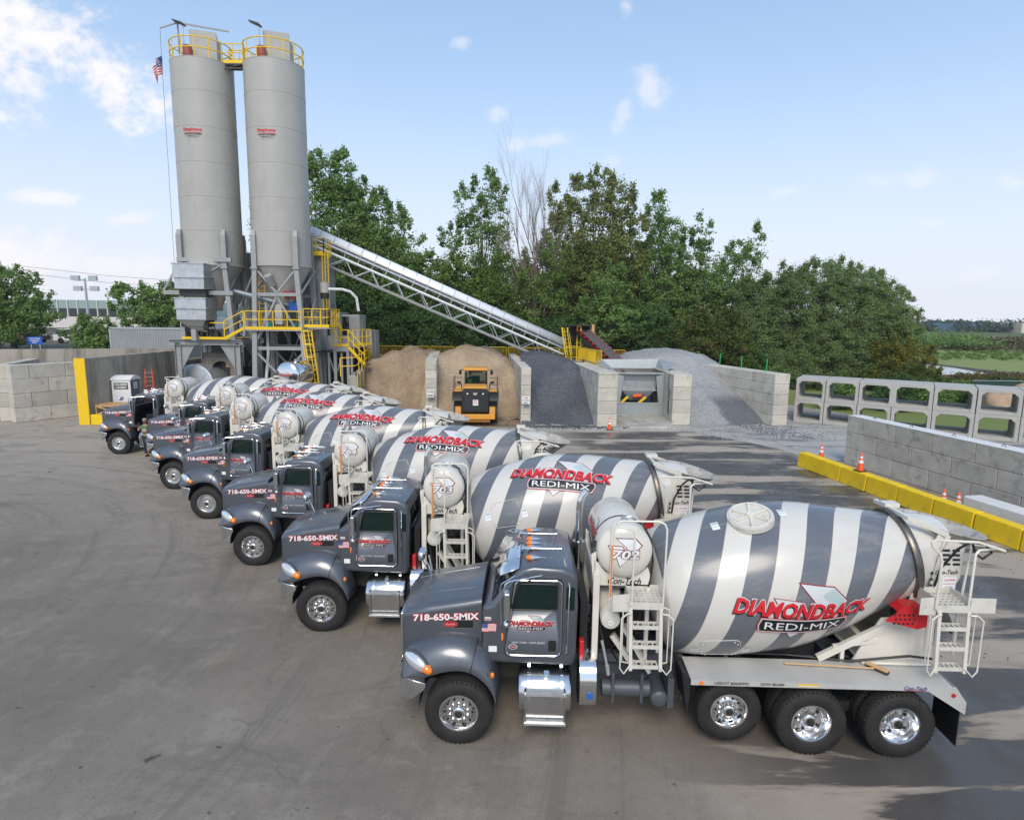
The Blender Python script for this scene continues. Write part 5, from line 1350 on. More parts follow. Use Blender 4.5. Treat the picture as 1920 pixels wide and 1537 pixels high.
# ---- portable toilet
t_ = thing('portable_toilet', 'white and grey portable toilet by the tall cast wall', 'portable toilet', (-24.35, 38.9, .5), R(4))
q = MB(); q.box(-.56, .56, -.58, -.54, .12, 2.0); q.box(-.56, .56, .54, .58, .12, 2.0); q.box(-.56, -.52, -.54, .54, .12, 2.0)
for i in range(7): q.box(-.46 + i * .15, -.40 + i * .15, -.60, -.58, .2, 1.3)
q.build('side_panels', mat('toilet_white', (.72, .73, .74), .5), t_, bevel=.01)
q = MB(); q.box(.52, .56, -.54, .54, .12, 2.0); q.build('door', mat('toilet_grey', (.10, .115, .13), .5), t_, bevel=.01)
q = MB(); q.loft([[(x, -.62, 1.98), (x, -.62, 2.04), (x, -.3, 2.20), (x, 0, 2.26), (x, .3, 2.20), (x, .62, 2.04), (x, .62, 1.98)] for x in (-.62, .60)]); q.build('roof', bpy.data.materials['toilet_white'], t_, 60)
q = MB(); q.box(-.58, .58, -.62, .62, .0, .12); q.build('skid', M['black'], t_)
decal('toilet_lettering', [poly(M['slate_matt'], [(-.42, -.2), (.42, -.2), (.42, .2), (-.42, .2)], 0), txt('CALLAHEAD', M['white'], 0, .09, .75, .12, 1, .03), txt('LAVISH', M['white'], 0, -.09, .6, .12, 1, .03)], planar((0, -.602, 1.62), (1, 0, 0), (0, 0, 1), (0, -1, 0)), t_)
decal('toilet_lettering', [poly(M['white'], [(-.22, -.2), (.22, -.2), (.22, .2), (-.22, .2)], 0), txt('CALL', M['slate_matt'], 0, .08, .34, .1, 1, .03), txt('HEAD', M['slate_matt'], 0, -.08, .34, .1, 1, .03)], planar((.562, 0, 1.62), (0, 1, 0), (0, 0, 1), (1, 0, 0)), t_)
# ---- orange step ladder
t_ = thing('step_ladder', 'orange folding ladder leaning by the portable toilet', 'ladder', (-23.75, 40.4, .5), R(20))
for sd in (0, 1):
    q = MB(); yo = .35 * sd
    for x in (-.24, .24): q.bar((x * 1.15, -.35 + sd * .8, 0), (x * .8, .0 + .1 * sd, 2.55), .08, .03)
    o = q.build('side_rails', M['ladderorange'], t_)
    for k in range(8):
        q = MB(); f = (k + 1) / 9.; y = -.35 + sd * .8 + (.35 - .7 * sd) * f; q.box(-.25, .25, y - .04, y + .04, 2.55 * f - .01, 2.55 * f + .01); q.build('rung', M['alu'] if not sd else M['ladderorange'], t_)
# ---- wooden crate
t_ = thing('wooden_crate', 'open timber crate with crossed end boards behind the yellow kerb', 'crate', (-24.45, 37.45, .5), R(6))
q = MB()
for x0 in (-.55, .95):
    q.bar((x0, -.6, .03), (x0, -.6, .62), .09, .05); q.bar((x0, .6, .03), (x0, .6, .62), .09, .05)
for z in (.05, .58): q.box(-.6, 1.0, -.64, -.60, z - .05, z + .05); q.box(-.6, 1.0, .60, .64, z - .05, z + .05); q.box(-.6, -.55, -.6, .6, z - .05, z + .05); q.box(.95, 1.0, -.6, .6, z - .05, z + .05)
q.bar((-.5, -.625, .1), (.9, -.625, .55), .02, .08); q.bar((-.5, -.65, .55), (.9, -.65, .1), .02, .08)
for i in range(4): q.box(-.6, 1.0, -.55 + i * .33, -.38 + i * .33, .63, .65)
q.build('crate_frame', M['wood'], t_)
# ---- yellow crowd barriers along the edge
def barrier(x0, y0, x1, y1, z, lab, m=None, dense=False):
    D = math.hypot(x1 - x0, y1 - y0); q = MB(); H = 1.02
    q.tube([(.04, 0, .12), (.04, 0, H - .05), (.10, 0, H), (D - .10, 0, H), (D - .04, 0, H - .05), (D - .04, 0, .12)], .024, 6)
    q.bar((.05, 0, .20), (D - .05, 0, .20), .03)
    n = int(D / (.12 if not dense else .09))
    for i in range(1, n): x = .04 + (D - .08) * i / n; q.cyl((x, 0, .2), (x, 0, H - .01), .010, n=5)
    for x in (.25, D - .25): q.bar((x, -.25, .02), (x, .25, .02), .04); q.bar((x, 0, .02), (x, 0, .2), .03)
    o = q.build('crowd_barrier', M['yellow'], None); o.location = (x0, y0, z); o.rotation_euler = (0, 0, math.atan2(y1 - y0, x1 - x0)); return tag(o, lab, 'barrier', 'yellow crowd barriers')
ORB = ['first', 'second', 'third', 'fourth', 'fifth', 'sixth', 'seventh', 'eighth']
for i in range(8): barrier(-12.2 + i * 2.35, 56.5, -12.2 + i * 2.35 + 2.28, 56.5 + rnd.uniform(-.08, .08), 2.85, 'yellow barrier behind the bins, %s from the control cabin side' % ORB[i])
barrier(5.15, 48.8, 5.6, 46.0, 3.33, 'yellow barrier on the thick wall, farther of three', dense=True); barrier(5.55, 45.9, 5.75, 43.2, 3.33, 'yellow barrier on the thick wall, middle of three', dense=True); barrier(5.0, 47.4, 6.3, 43.9, 3.33, 'yellow barrier on the thick wall, outer of three', dense=True)
barrier(7.4, 54.0, 8.6, 54.0, 2.85, 'short yellow barrier right of the inclined belt'); barrier(8.65, 54, 9.8, 54, 2.85, 'short yellow barrier beside the pale gravel heap')
# ---- boulders beyond the culverts
for (x, y, z, rx, ry, rz, lab) in ((38.6, 48.5, -.5, 1.35, 1.2, 1.05, 'big round tan boulder seen through the culverts'), (42.8, 51, -.4, 1.7, 1.5, 1.15, 'tan boulder behind the last culverts')):
    from mathutils import noise as mn
    bm = bmesh.new(); bmesh.ops.create_icosphere(bm, subdivisions=4, radius=1)
    for v in bm.verts:
        k = 1 + .22 * mn.fractal(v.co * 1.1 + Vector((x, 0, 0)), 1, 2, 4); v.co = Vector((v.co.x * rx * k, v.co.y * ry * k, v.co.z * rz * k))
    me = bpy.data.meshes.new('boulder'); bm.to_mesh(me); bm.free(); me.materials.append(bpy.data.materials.get('boulder_stone') or mat('boulder_stone', (.40, .28, .19), .85, var=.25, vscale=1.2, bump=.5, bscale=4)); me.polygons.foreach_set('use_smooth', [True] * len(me.polygons))
    o = bpy.data.objects.new('boulder', me); COL.objects.link(o); o.location = (x, y, z + rz * .8); tag(o, lab, 'boulder')
# ---- green screened fence beyond
q = MB(); q.box(40, 95, 53.9, 54, -.6, 1.55)
gf = tag(q.build('screened_fence', mat('green_mesh', (.02, .06, .05), .8), None, 0), 'dark green screened fence at the edge of the marsh', 'fence')
q = MB(); q.cyl((40, 53.85, 1.58), (95, 53.85, 1.58), .035, n=6); q.build('top_rail', M['galv'], gf)
# ---- broom on the nearest truck's deck
t_ = thing('push_broom', 'push broom lying on the deck of the nearest mixer truck', 'broom', (-.79 + 5.2, 8.937 + .25, 1.262), R(-3))
q = MB(); q.cyl((0, .05, .02), (1.36, -.02, .035), .014, n=8); q.build('broom_handle', mat('broom_wood', (.58, .36, .18), .5), t_)
q = MB(); q.bar((1.30, .10, .06), (1.52, -.13, .05), .07, .04); hb_ = q.build('broom_head', bpy.data.materials['broom_wood'], t_, bevel=.01)
q = MB(); q.bar((1.32, .09, .025), (1.53, -.13, .02), .07, .035); q.build('bristles', M['black'], t_)
# ---- feed hopper
t_ = thing('feed_hopper', 'grey steel feed hopper with flared sides between block walls', 'hopper', (6.85, 41.0, 0))
W_ = 3.22
q = MB()
q.prism([(.0, 0), (W_, 0), (W_, .98), (0, .98)], -.02, .05)
q.prism([(0, .98), (.32, .98), (.55, 2.85), (.02, 3.0)], -.03, .12); q.prism([(W_, .98), (W_ - .32, .98), (W_ - .55, 2.85), (W_ - .02, 3.0)], -.03, .12)
q.box(.0, W_, -.05, .0, .98, 1.10); q.box(-.04, W_ + .04, -.06, .14, 2.98, 3.10)
q.box(0, .2, 2.8, 3.0, 0, 3.0); q.box(W_ - .2, W_, 2.8, 3.0, 0, 3.0)
q.build('frame', mat('hopper_paint', (.33, .37, .38), .5, .2, var=.1, stain=(.33, .21, .09), stscale=3, stthr=.60), t_, bevel=.01, seg=1)
hp = bpy.data.materials['hopper_paint']
q = MB(); b0 = [(.05, .1, 3.0), (W_ - .05, .1, 3.0), (W_ - .05, 2.9, 3.0), (.05, 2.9, 3.0)]; b1 = [(.9, .75, 1.5), (W_ - .9, .75, 1.5), (W_ - .9, 2.2, 1.5), (.9, 2.2, 1.5)]; q.loft([b1, b0], caps=False)
o = q.build('bin', hp, t_, 0); so = o.modifiers.new('t', 'SOLIDIFY'); so.thickness = .03
q = MB(); q.add([(-.05, 3.0, 3.0), (W_ + .05, 3.0, 3.0), (W_ + .35, 3.25, 3.78), (-.55, 3.25, 3.72)], [(0, 1, 2, 3)]); q.add([(W_ + .0, .0, 3.10), (W_ + .03, 2.99, 3.0), (W_ + .36, 3.24, 3.78), (W_ + 1.1, 1.2, 3.62)], [(0, 1, 2, 3)]); q.add([(-.0, .0, 3.10), (-.05, 2.99, 3.0), (-.56, 3.24, 3.72), (-1.0, .6, 3.52)], [(0, 1, 2, 3)])
o = q.build('flared_sides', hp, t_, 0); so = o.modifiers.new('t', 'SOLIDIFY'); so.thickness = .03
q = MB()
for i in range(22): x = .06 + i * .146; q.box(x, x + .03, -.03, 2.9, 3.115, 3.15)
q.build('grizzly_bars', mat('rusty_bars', (.20, .13, .09), .8, .3), t_)
q = MB(); q.loft([[(.35, .30, 2.85), (W_ - .35, .30, 2.85)], [(.50, .34, 1.9), (W_ - .50, .34, 1.9)], [(1.1, .75, 1.15), (W_ - 1.1, .75, 1.15)]], closed=False, caps=False); q.box(.3, W_ - .3, .2, .28, 1.86, 1.94); q.box(.6, .72, .33, .36, 2.2, 2.6); q.box(2.3, 2.42, .33, .36, 2.2, 2.6); q.build('front_plate', M['galv'], t_)
q = MB(); q.cyl((1.3, .6, 1.45), (1.85, .6, 1.5), .16, n=14); q.build('vibrator_motor', M['conebody'], t_)
q = MB(); q.bar((.42, .25, 1.0), (.9, .25, 1.45), .06, .16); q.bar((1.6, .25, 1.0), (2.1, .25, 1.45), .06, .16); q.build('yellow_guard', M['yellow'], t_)
q = MB(); q.box(1.0, 2.2, 1.2, 2.6, .5, 1.1); q.build('dark_feeder', M['darksteel'], t_)
slab('loading_ramp', 'pale concrete ramp in front of the feed hopper', M['apron'], lambda q: q.loft([[(6.0, 41, 0), (10.6, 41, 0), (10.3, 41, .26), (6.35, 41, .26)], [(7.2, 37.1, 0), (10.0, 37.3, 0), (9.9, 37.5, .12), (7.2, 37.3, .12)]]), 'ramp')
q = MB(); q.box(10.02, 10.06, 39.4, 39.6, 1.6, 2.2); q.box(10.0, 10.06, 39.42, 39.58, .6, 1.5); q.tube([(10.0, 39.5, 2.2), (9.98, 39.7, 3.0), (9.98, 39.2, 3.1)], .02, 6)
tag(q.build('switch_box', M['slate_matt'], None), 'grey electrical box fixed inside the wall right of the hopper', 'electrical box')
# ---- loose stones and crumbs at the toes of the heaps
def crumbs(name, label, n, area, m, s0, s1, seed):
    rg = random.Random(seed); q = MB()
    for i in range(n):
        x, y, z = area(rg); s = rg.uniform(s0, s1)
        a = [rg.uniform(.6, 1.2) * s for _ in range(6)]
        q.add([(x + a[0], y, z), (x, y + a[1], z), (x - a[2], y, z), (x, y - a[3], z), (x, y, z + a[4] * .8), (x, y, z - a[5] * .4)], [(0, 1, 4), (1, 2, 4), (2, 3, 4), (3, 0, 4), (1, 0, 5), (2, 1, 5), (3, 2, 5), (0, 3, 5)])
    return tag(q.build(name, m, None, 0, fix=False), label, 'gravel', kind='stuff')
crumbs('loose_stones', 'loose dark stones scattered at the foot of the black gravel heap', 900, lambda g: (g.gauss(3.2, 1.6), 37.9 - abs(g.gauss(0, .45)), .02), M['blackgravel'], .02, .07, 1)
crumbs('loose_stones', 'loose grey stones spread over the dusty gravel corner', 1500, lambda g: (g.gauss(14.5, 1.8), g.uniform(34, 40), .02), M['palegravel'], .02, .06, 2)
crumbs('sand_crumbs', 'damp sand crumbs scattered in front of the sand bins', 900, lambda g: (g.uniform(-10, .4), 40.2 - abs(g.gauss(0, 1.1)), .02), M['sand1'], .02, .08, 3)
M['grit'] = mat('grit', (.17, .15, .125), .95)
crumbs('grit', 'fine grit and pebbles strewn over the open yard in front of the trucks', 900, lambda g: (lambda y: (g.uniform(-.75, .35) * y * 1.1 - 1, y, .006))(g.uniform(5.2, 20)), M['grit'], .005, .014, 8)
crumbs('grit', 'dark grit and crumbs on the wet lane behind the nearest trucks', 900, lambda g: (g.uniform(4, 15), g.uniform(11, 34), .008), M['blackgravel'], .01, .03, 9)
# ================================================================ batching plant
def railing(q, pts, h=1.05, toe=True, step=1.1, mid=True):
    pts = [Vector(p) for p in pts]
    for a, b in zip(pts, pts[1:]):
        d = b - a; L = d.length
        for z in ((h, .55 * h) if mid else (h,)): q.bar(a + Vector((0, 0, z)), b + Vector((0, 0, z)), .05)
        if toe: q.bar(a + Vector((0, 0, .10)), b + Vector((0, 0, .10)), .02, .18)
        n = max(1, int(round(L / step)))
        for i in range(n + 1): p = a + d * i / n; q.bar(p, p + Vector((0, 0, h)), .05)
def cage_ladder(q, p0, p1, w=.5, hoops=4, out=(0, -1, 0)):
    p0, p1 = Vector(p0), Vector(p1); d = p1 - p0; side = Vector((1, 0, 0)); out = Vector(out)
    for s in (-1, 1): q.bar(p0 + side * w / 2 * s, p1 + side * w / 2 * s, .06)
    n = int(d.length / .3)
    for i in range(1, n): q.bar(p0 + d * i / n - side * w / 2, p0 + d * i / n + side * w / 2, .03)
    for k in range(hoops):
        c = p0 + d * (.25 + .75 * k / max(1, hoops - 1)); pts = [c + side * (w / 2 + .12) * math.cos(t_) + out * .75 * math.sin(t_) for t_ in [PI * j / 8 for j in range(9)]]
        for a, b in zip(pts, pts[1:]): q.bar(a, b, .02, .10)
    for t_ in (PI * .15, PI * .38, PI * .62, PI * .85):
        o_ = side * (w / 2 + .12) * math.cos(t_) + out * .75 * math.sin(t_); q.bar(p0 + d * .25 + o_, p1 + o_, .04)
SR = 1.86
def silo(name, label, x, y, lamp_x, leg_z, legs):
    T = thing(name, label, 'silo', (x, y, -.4))
    q = MB(); z0, z1 = 10.2, 22.6
    pr = [(z0, SR)]; z = z0
    while z < z1 - .5:
        z += 2.1; z = min(z, z1); pr += [(z - .03, SR), (z - .02, SR + .012), (z + .0, SR + .012), (z + .01, SR)]
    q.lathe(pr + [(z1 + .02, SR), (z1 + .3, .6), (z1 + .32, .0)], (0, 0, 0), (0, 0, 1), 72, False, False)
    sh = q.build('silo_shell', M['silo'], T, 40)
    q = MB(); q.lathe([(z0, SR - .005), (z0 - .03, SR + .02), (z0 - .08, SR + .02), (z0 - .10, SR - .06), (7.6, .42), (7.2, .40)], (0, 0, 0), (0, 0, 1), 56, False, False); cn = q.build('silo_cone', M['silo'], T, 30)
    q = MB(); q.cyl((-.25, -1.35, 8.9), (-.35, -1.75, 9.5), .24, n=16); q.build('cone_vent', M['steel'], cn)
    for (lx, ly, bx, by) in legs:
        q = MB()
        q.bar((bx, by, leg_z), (lx, ly, 10.0), .30, .30); q.box(lx - .16, lx + .16, ly - .16 if ly < 0 else ly - .10, ly + .10 if ly < 0 else ly + .16, 10.0, 12.0)
        q.box(lx - .22, lx + .22, ly - .22, ly + .22, 9.9, 10.02)
        q.loft([[(lx - .16, ly - .15, 12.0), (lx + .16, ly - .15, 12.0), (lx + .16, ly + .1, 12.0), (lx - .16, ly + .1, 12.0)], [(lx - .12, ly + (-.02 if ly < 0 else .0), 12.35), (lx + .12, ly + (-.02 if ly < 0 else .0), 12.35), (lx + .12, ly + .1, 12.35), (lx - .12, ly + .1, 12.35)]])
        q.build('leg', M['steel'], T)
    # top rail
    q = MB()
    for zz in (23.15, 23.75): q.tube([((SR - .04) * math.cos(2 * PI * i / 40), (SR - .04) * math.sin(2 * PI * i / 40), zz) for i in range(40)], .035, 6, True)
    for i in range(14): a = 2 * PI * i / 14; q.cyl(((SR - .04) * math.cos(a), (SR - .04) * math.sin(a), 22.55), ((SR - .04) * math.cos(a), (SR - .04) * math.sin(a), 23.75), .032, n=6)
    q.build('top_railing', M['yellow'], T)
    q = MB(); q.box(-.55, 1.0, -.75, .75, 22.7, 24.45, .35); q.box(-.50, .95, -.70, .70, 24.452, 24.50, .35); q.box(1.02, 1.16, -.4, .4, 22.8, 24.1); q.box(-.3, -.2, -.70, -.80, 22.8, 24.3); q.build('dust_filter', M['silo'], T, bevel=.01, seg=1)
    q = MB(); q.cyl((-.30, -1.2, 22.8), (-.30, -1.2, 23.35), .27, n=18); q.sphere((-.30, -1.2, 23.35), .28, .28, .12); q.build('relief_valve', mat('valve_red', (.35, .09, .06), .5) if 'valve_red' not in bpy.data.materials else bpy.data.materials['valve_red'], T)
    q = MB(); q.cyl((lamp_x, -1.3, 22.6), (lamp_x, -1.3, 24.55), .05, n=8); lp = q.build('lamp_pole', M['galv'], T)
    q = MB(); q.loft([[(lamp_x - .6, -1.4, 24.8), (lamp_x - .6, -1.1, 24.8), (lamp_x - .6, -1.1, 24.86), (lamp_x - .6, -1.4, 24.86)], [(lamp_x + .02, -1.48, 24.55), (lamp_x + .02, -1.02, 24.55), (lamp_x + .02, -1.02, 24.66), (lamp_x + .02, -1.48, 24.66)], [(lamp_x + .16, -1.3, 24.47), (lamp_x + .16, -1.2, 24.47), (lamp_x + .16, -1.2, 24.55), (lamp_x + .16, -1.3, 24.55)]]); q.build('lamp_head', M['darksteel'], lp)
    def on_silo(u, v, lay):
        r = SR + .016 + .004 * lay; a = u / SR
        return (r * math.sin(a), -r * math.cos(a), 18.15 + v)
    decal('maker_lettering', [txt('Stephens', M['logored'], 0, .17, 1.15, .24, 1, .03), poly(M['logored'], [(-.5, -.01), (.55, -.03), (.55, .015), (-.5, .02)], 1),
          txt('CONCRETE EQUIPMENT', M['logoblack'], .03, -.10, 1.1, .09, 1, .03), txt('TOMPKINSVILLE, KY', M['logoblack'], .03, -.23, .8, .07, 1, .02), txt('(800) 272-2041', M['logoblack'], .03, -.34, .55, .035, 1, .0)], on_silo, sh, .12)
    return T
SLx, SRx, SY = -20.1, -15.5, 42.6
sl = silo('cement_silo', 'left one of the two tall grey cement silos, with the flag arm', SLx, SY, -.45, 4.95, [(-1.45, -1.45, -1.55, -1.5), (1.4, -1.45, 1.75, -1.5), (-1.45, 1.45, -1.55, 1.5), (1.4, 1.45, 1.75, 1.5)])
sr_ = silo('cement_silo', 'right one of the two tall grey cement silos, nearer the conveyor', SRx, SY, -.35, 0, [(-1.25, -1.5, -1.65, -1.6), (1.45, -1.5, 2.0, -1.6), (-1.25, 1.45, -1.65, 1.6), (1.45, 1.45, 2.0, 1.6)])
# left silo extras: arm with flag rope, bracing
q = MB(); q.bar((SLx - 1.9, SY - 1.2, 24.0), (SLx - .9, SY - 1.0, 24.4), .07); q.bar((SLx - .9, SY - 1.0, 24.4), (SLx + 1.9, SY - .2, 24.25), .07, .09); q.bar((SLx - .9, SY - 1.0, 22.6), (SLx - .9, SY - 1.0, 24.4), .08)
arm = q.build('flag_arm', M['steel'], sl); arm.matrix_parent_inverse = Matrix.Translation((-SLx, -SY, .4))
q = MB(); q.tube([(SLx - 1.9, SY - 1.2, 24.0), (SLx - 1.9, SY - 1.25, 22), (SLx - 1.95, SY - 1.3, 10), (SLx - 1.6, SY - 1.6, 5)], .012, 5); q.build('rope', M['slate_matt'], arm)
V = []; F = []; nx, nz = 10, 8
its = flag_items(1.5, .95)
def flagfn(u, v, lay):
    u *= .85; v *= .85
    k = (u + .75) / 1.5      # hangs slack from the hoist
    return (SLx - 1.92 - k * .50 - v * .12 + .05 * math.sin(k * 9 + v * 4), SY - 1.25 + .14 * math.sin(k * 11 + v * 3) - .003 * lay, 22.15 + v * 1.0 - k * 1.05)
fl = decal('flag', its, flagfn, None, .08)
tag(fl, 'stars and stripes flag hanging limp beside the left silo top', 'flag')
so = fl.modifiers.new('t', 'SOLIDIFY'); so.thickness = .002
q = MB(); q.box(SLx + SR - .1, SRx - SR + .1, SY - .7, SY + .3, 22.12, 22.20); q.bar((SLx + SR - .1, SY - .7, 21.9), (SRx - SR + .1, SY - .7, 21.9), .08); q.bar((SLx + SR - .1, SY - .7, 21.9), (SRx - SR + .1, SY - .7, 22.16), .05)
br = tag(q.build('catwalk', M['darksteel'], None), 'short catwalk joining the tops of the two silos', 'catwalk')
for y_ in (SY - .7, SY + .3):
    q = MB(); railing(q, [(SLx + SR - .25, y_, 22.2), (SRx - SR + .25, y_, 22.2)], 1.15, True, .9); q.build('railing', M['yellow'], br)
# silo-side platforms
for z_, lab in ((18.6, 'upper'), (13.3, 'middle'), (10.6, 'lower')):
    T = thing('silo_platform', '%s small yellow railed platform between the silos' % lab, 'platform', (-17.55, 44.3, z_), 0, 'small railed platforms between the silos')
    q = MB(); q.box(-.35, .5, -.5, .5, -.06, 0); q.build('deck', M['yellow'], T); q = MB(); railing(q, [(-.3, -.5, 0), (.5, -.5, 0), (.5, .5, 0)], 1.0, True, .8); q.build('railing', M['yellow'], T)
q = MB(); cage_ladder(q, (-17.6, 44.2, 5.5), (-17.6, 44.2, 22.2), .45, 14, (1, 0, 0)); tag(q.build('silo_ladder', M['yellow'], None), 'tall caged ladder rising between the two silos', 'ladder')
# lower frame under the left silo
T = thing('batching_frame', 'heavy grey steel portal frame under the left silo', 'steel frame', (SLx, SY, 0))
for x in (-1.9, 2.0):
    for y in (-1.6, 1.9):
        q = MB(); q.box(x - .2, x + .2, y - .02, y + .02, 0, 4.7); q.box(x - .2, x - .17, y - .17, y + .17, 0, 4.7); q.box(x + .17, x + .2, y - .17, y + .17, 0, 4.7); q.build('column', M['steel'], T)
for y in (-1.6, 1.9):
    q = MB(); q.box(-2.5, 2.35, y - .2, y + .2, 4.90, 4.94); q.box(-2.5, 2.35, y - .02, y + .02, 4.62, 4.899); q.box(-2.4, 2.3, y - .2, y + .2, 4.58, 4.619); q.build('beam', M['steel'], T)
    for s in (-1, 1):
        q = MB(); x = -1.72 if s < 0 else 1.82; q.prism([(x, 3.0), (x - s * .9, 4.57), (x, 4.57)], y - .03, y + .03); q.bar((x, y, 3.0), (x - s * .9, y, 4.56), .16, .05); q.build('knee_brace', M['steel'], T)
for x in (-1.9, 2.0):
    q = MB(); q.bar((x, -1.4, 4.75), (x, 1.7, 4.75), .2, .25); q.build('beam', M['steel'], T)
for (a, b) in (((-1.5, -1.5, 8.2), (1.6, -1.5, 10.0)), ((1.6, -1.5, 5.6), (2.1, 1.5, 9.6)), ((2.3, -1.3, 5.1), (1.5, 1.4, 8.0)), ((1.6, -1.5, 8.0), (1.3, 1.4, 10.0)), ((-1.5, -1.6, 5.0), (-1.5, 1.4, 8.0)), ((-2.7, -1.4, 8.1), (-1.4, -1.4, 10.1))):
    q = MB(); q.bar(a, b, .12); q.build('cross_brace', M['steel'], T)
for z in (7.95, 10.05):
    q = MB(); q.bar((-2.6 if z < 9 else -1.6, -1.6, z), (1.9, -1.6, z), .2, .26); q.build('beam', M['steel'], T)
# galvanised filter boxes
for k, (zt, zb, lab) in enumerate(((9.75, 8.15, 'upper'), (7.6, 6.2, 'lower'))):
    T = thing('weigh_box', '%s of the two galvanised boxes hung in front of the left silo legs' % lab, 'steel box', (SLx - .45, SY - 1.9, 0), 0, 'galvanised boxes under the left silo')
    q = MB(); q.box(-1.05, .95, -.6, 1.0, zb + .75, zt); q.box(-1.0, .9, -.55, .95, zb, zb + .70); q.build('box_body', M['galv'], T, bevel=.02, seg=1)
    q = MB(); q.box(-1.10, 1.0, -.65, 1.05, zb + .70, zb + .76); q.box(-1.10, 1.0, -.65, 1.05, zt - .04, zt + .02); q.build('flange', M['galv'], T)
    q = MB(); q.box(-.9, .8, -.2, .8, zb - .45, zb); q.build('throat', M['darksteel'], T)
q = MB(); q.loft([[(SLx - 1.4, SY - 2.4, 6.2), (SLx + .3, SY - 2.4, 6.2), (SLx + .3, SY - .9, 6.2), (SLx - 1.4, SY - .9, 6.2)], [(SLx - .7, SY - 1.9, 5.5), (SLx - .1, SY - 1.9, 5.5), (SLx - .1, SY - 1.3, 5.5), (SLx - .7, SY - 1.3, 5.5)]]); q.box(SLx - .6, SLx - .3, SY - 2.4, SY - 2.1, 4.9, 5.6)
tag(q.build('weigh_cone', M['steel'], None), 'grey funnel below the lower galvanised box', 'funnel')
rnd = random.Random(5)
q = MB()
for i in range(22):
    x = SLx + rnd.uniform(-1.6, .6); y = SY + rnd.uniform(-1.6, -.8); z = rnd.uniform(4.95, 5.3); q.box(x, x + rnd.uniform(.06, .3), y, y + .15, z, z + rnd.uniform(.1, .45))
    if i % 2: q.tube([(x, y, z + .2), (x + rnd.uniform(-.3, .3), y - .2, z + .7), (x + rnd.uniform(-.4, .4), y, z + .9)], .025, 5)
tag(q.build('valve_manifold', M['darksteel'], None), 'cluster of dark valves and hoses under the left silo', 'valves')
# central mixer drum, arch portal, auger, motors
q = MB(); q.lathe([(-.02, .2), (0, 1.4), (.05, 1.5), (2.6, 1.5)], (SLx - 1.3, SY - 1.0, 1.75), (.25, 1, 0), 40); tag(q.build('storage_tank', M['galv'], None, 40), 'big dull grey round tank behind the farthest mixer truck', 'tank')
T = thing('loading_portal', 'weathered portal with an arched opening under the left silo', 'portal', (SLx + .3, SY - .4, 0))
q = MB(); ar = [(-1.2, 0), (-.62, 0), (-.62, 2.9)] + [(-.62 + .62 - .62 * math.cos(PI * i / 10), 2.9 + .55 * math.sin(PI * i / 10)) for i in range(1, 10)] + [(.62, 2.9), (.62, 0), (1.25, 0), (1.25, 4.0), (-1.2, 4.0)]
q.prism(ar, -.1, .1); q.build('arch_panel', mat('stained_panel', (.20, .18, .155), .85, 0, var=.3, stain=(.10, .075, .05), stscale=2, streak=True), T)
q = MB(); q.box(-1.1, 1.2, .6, .7, 2.3, 4.0); q.box(-1.9, 1.9, 1.2, 1.3, 0, 3.0); q.build('inner_curtain', M['darksteel'], T)
q = MB(); q.box(-.5, .9, -.3, .1, 4.0, 4.5); q.build('top_bracket', M['darksteel'], T)
q = MB(); q.box(.2, .9, .2, .4, 3.0, 3.5); q.build('rubber_chute', M['wood'], T)
q = MB(); q.cyl((-18.6, 41.9, 8.1), (-14.7, 42.4, 7.1), .20, n=16); sc = tag(q.build('screw_conveyor', mat('dull_blue_pipe', (.20, .24, .28), .4, .3), None), 'dull blue sloping screw pipe between the silo legs', 'pipe')
q = MB(); q.cyl((-14.95, 42.0, 7.15), (-14.2, 42.1, 7.15), .26, n=16); q.box(-14.9, -14.4, 41.75, 41.9, 6.8, 7.3); tag(q.build('blue_motor', M['bluepaint'], None), 'blue motor at the lower end of the sloping screw pipe', 'motor')
for x, z, m, lab in ((-15.1, 8.0, 'red', 'left red valve head under the right silo'), (-14.7, 8.0, 'red', 'right red valve head under the right silo'), (-16.2, 5.9, 'tealpaint', 'teal pump on the railed deck under the right silo'), (-14.6, 5.9, 'tealpaint', 'second teal pump, right of the white cabinet')):
    q = MB(); q.cyl((x, 42, z), (x, 41.7, z), .16, n=12); q.box(x - .1, x + .1, 41.9, 42.2, z - .35, z - .1); vo = q.build('valve_head' if m == 'red' else 'pump', M[m], sr_ if m == 'red' else None)
    if m == 'red': vo.matrix_parent_inverse = Matrix.Translation((-SRx, -SY, .4))
    else: tag(vo, lab, 'pump')
q = MB(); q.box(-15.65, -15.15, 41.2, 41.6, 5.95, 7.3); tag(q.build('cabinet', M['silo'], None, bevel=.02, seg=1), 'pale upright cabinet on the deck under the right silo', 'cabinet')
q = MB(); q.tube([(-16.5, 42, 7.4), (-16.5, 42, 4), (-16.6, 41.6, 2.0), (-16.9, 41.5, .5)], .10, 8); tag(q.build('white_pipe', M['whiteblock'], None), 'white hanging hose under the right silo', 'hose')
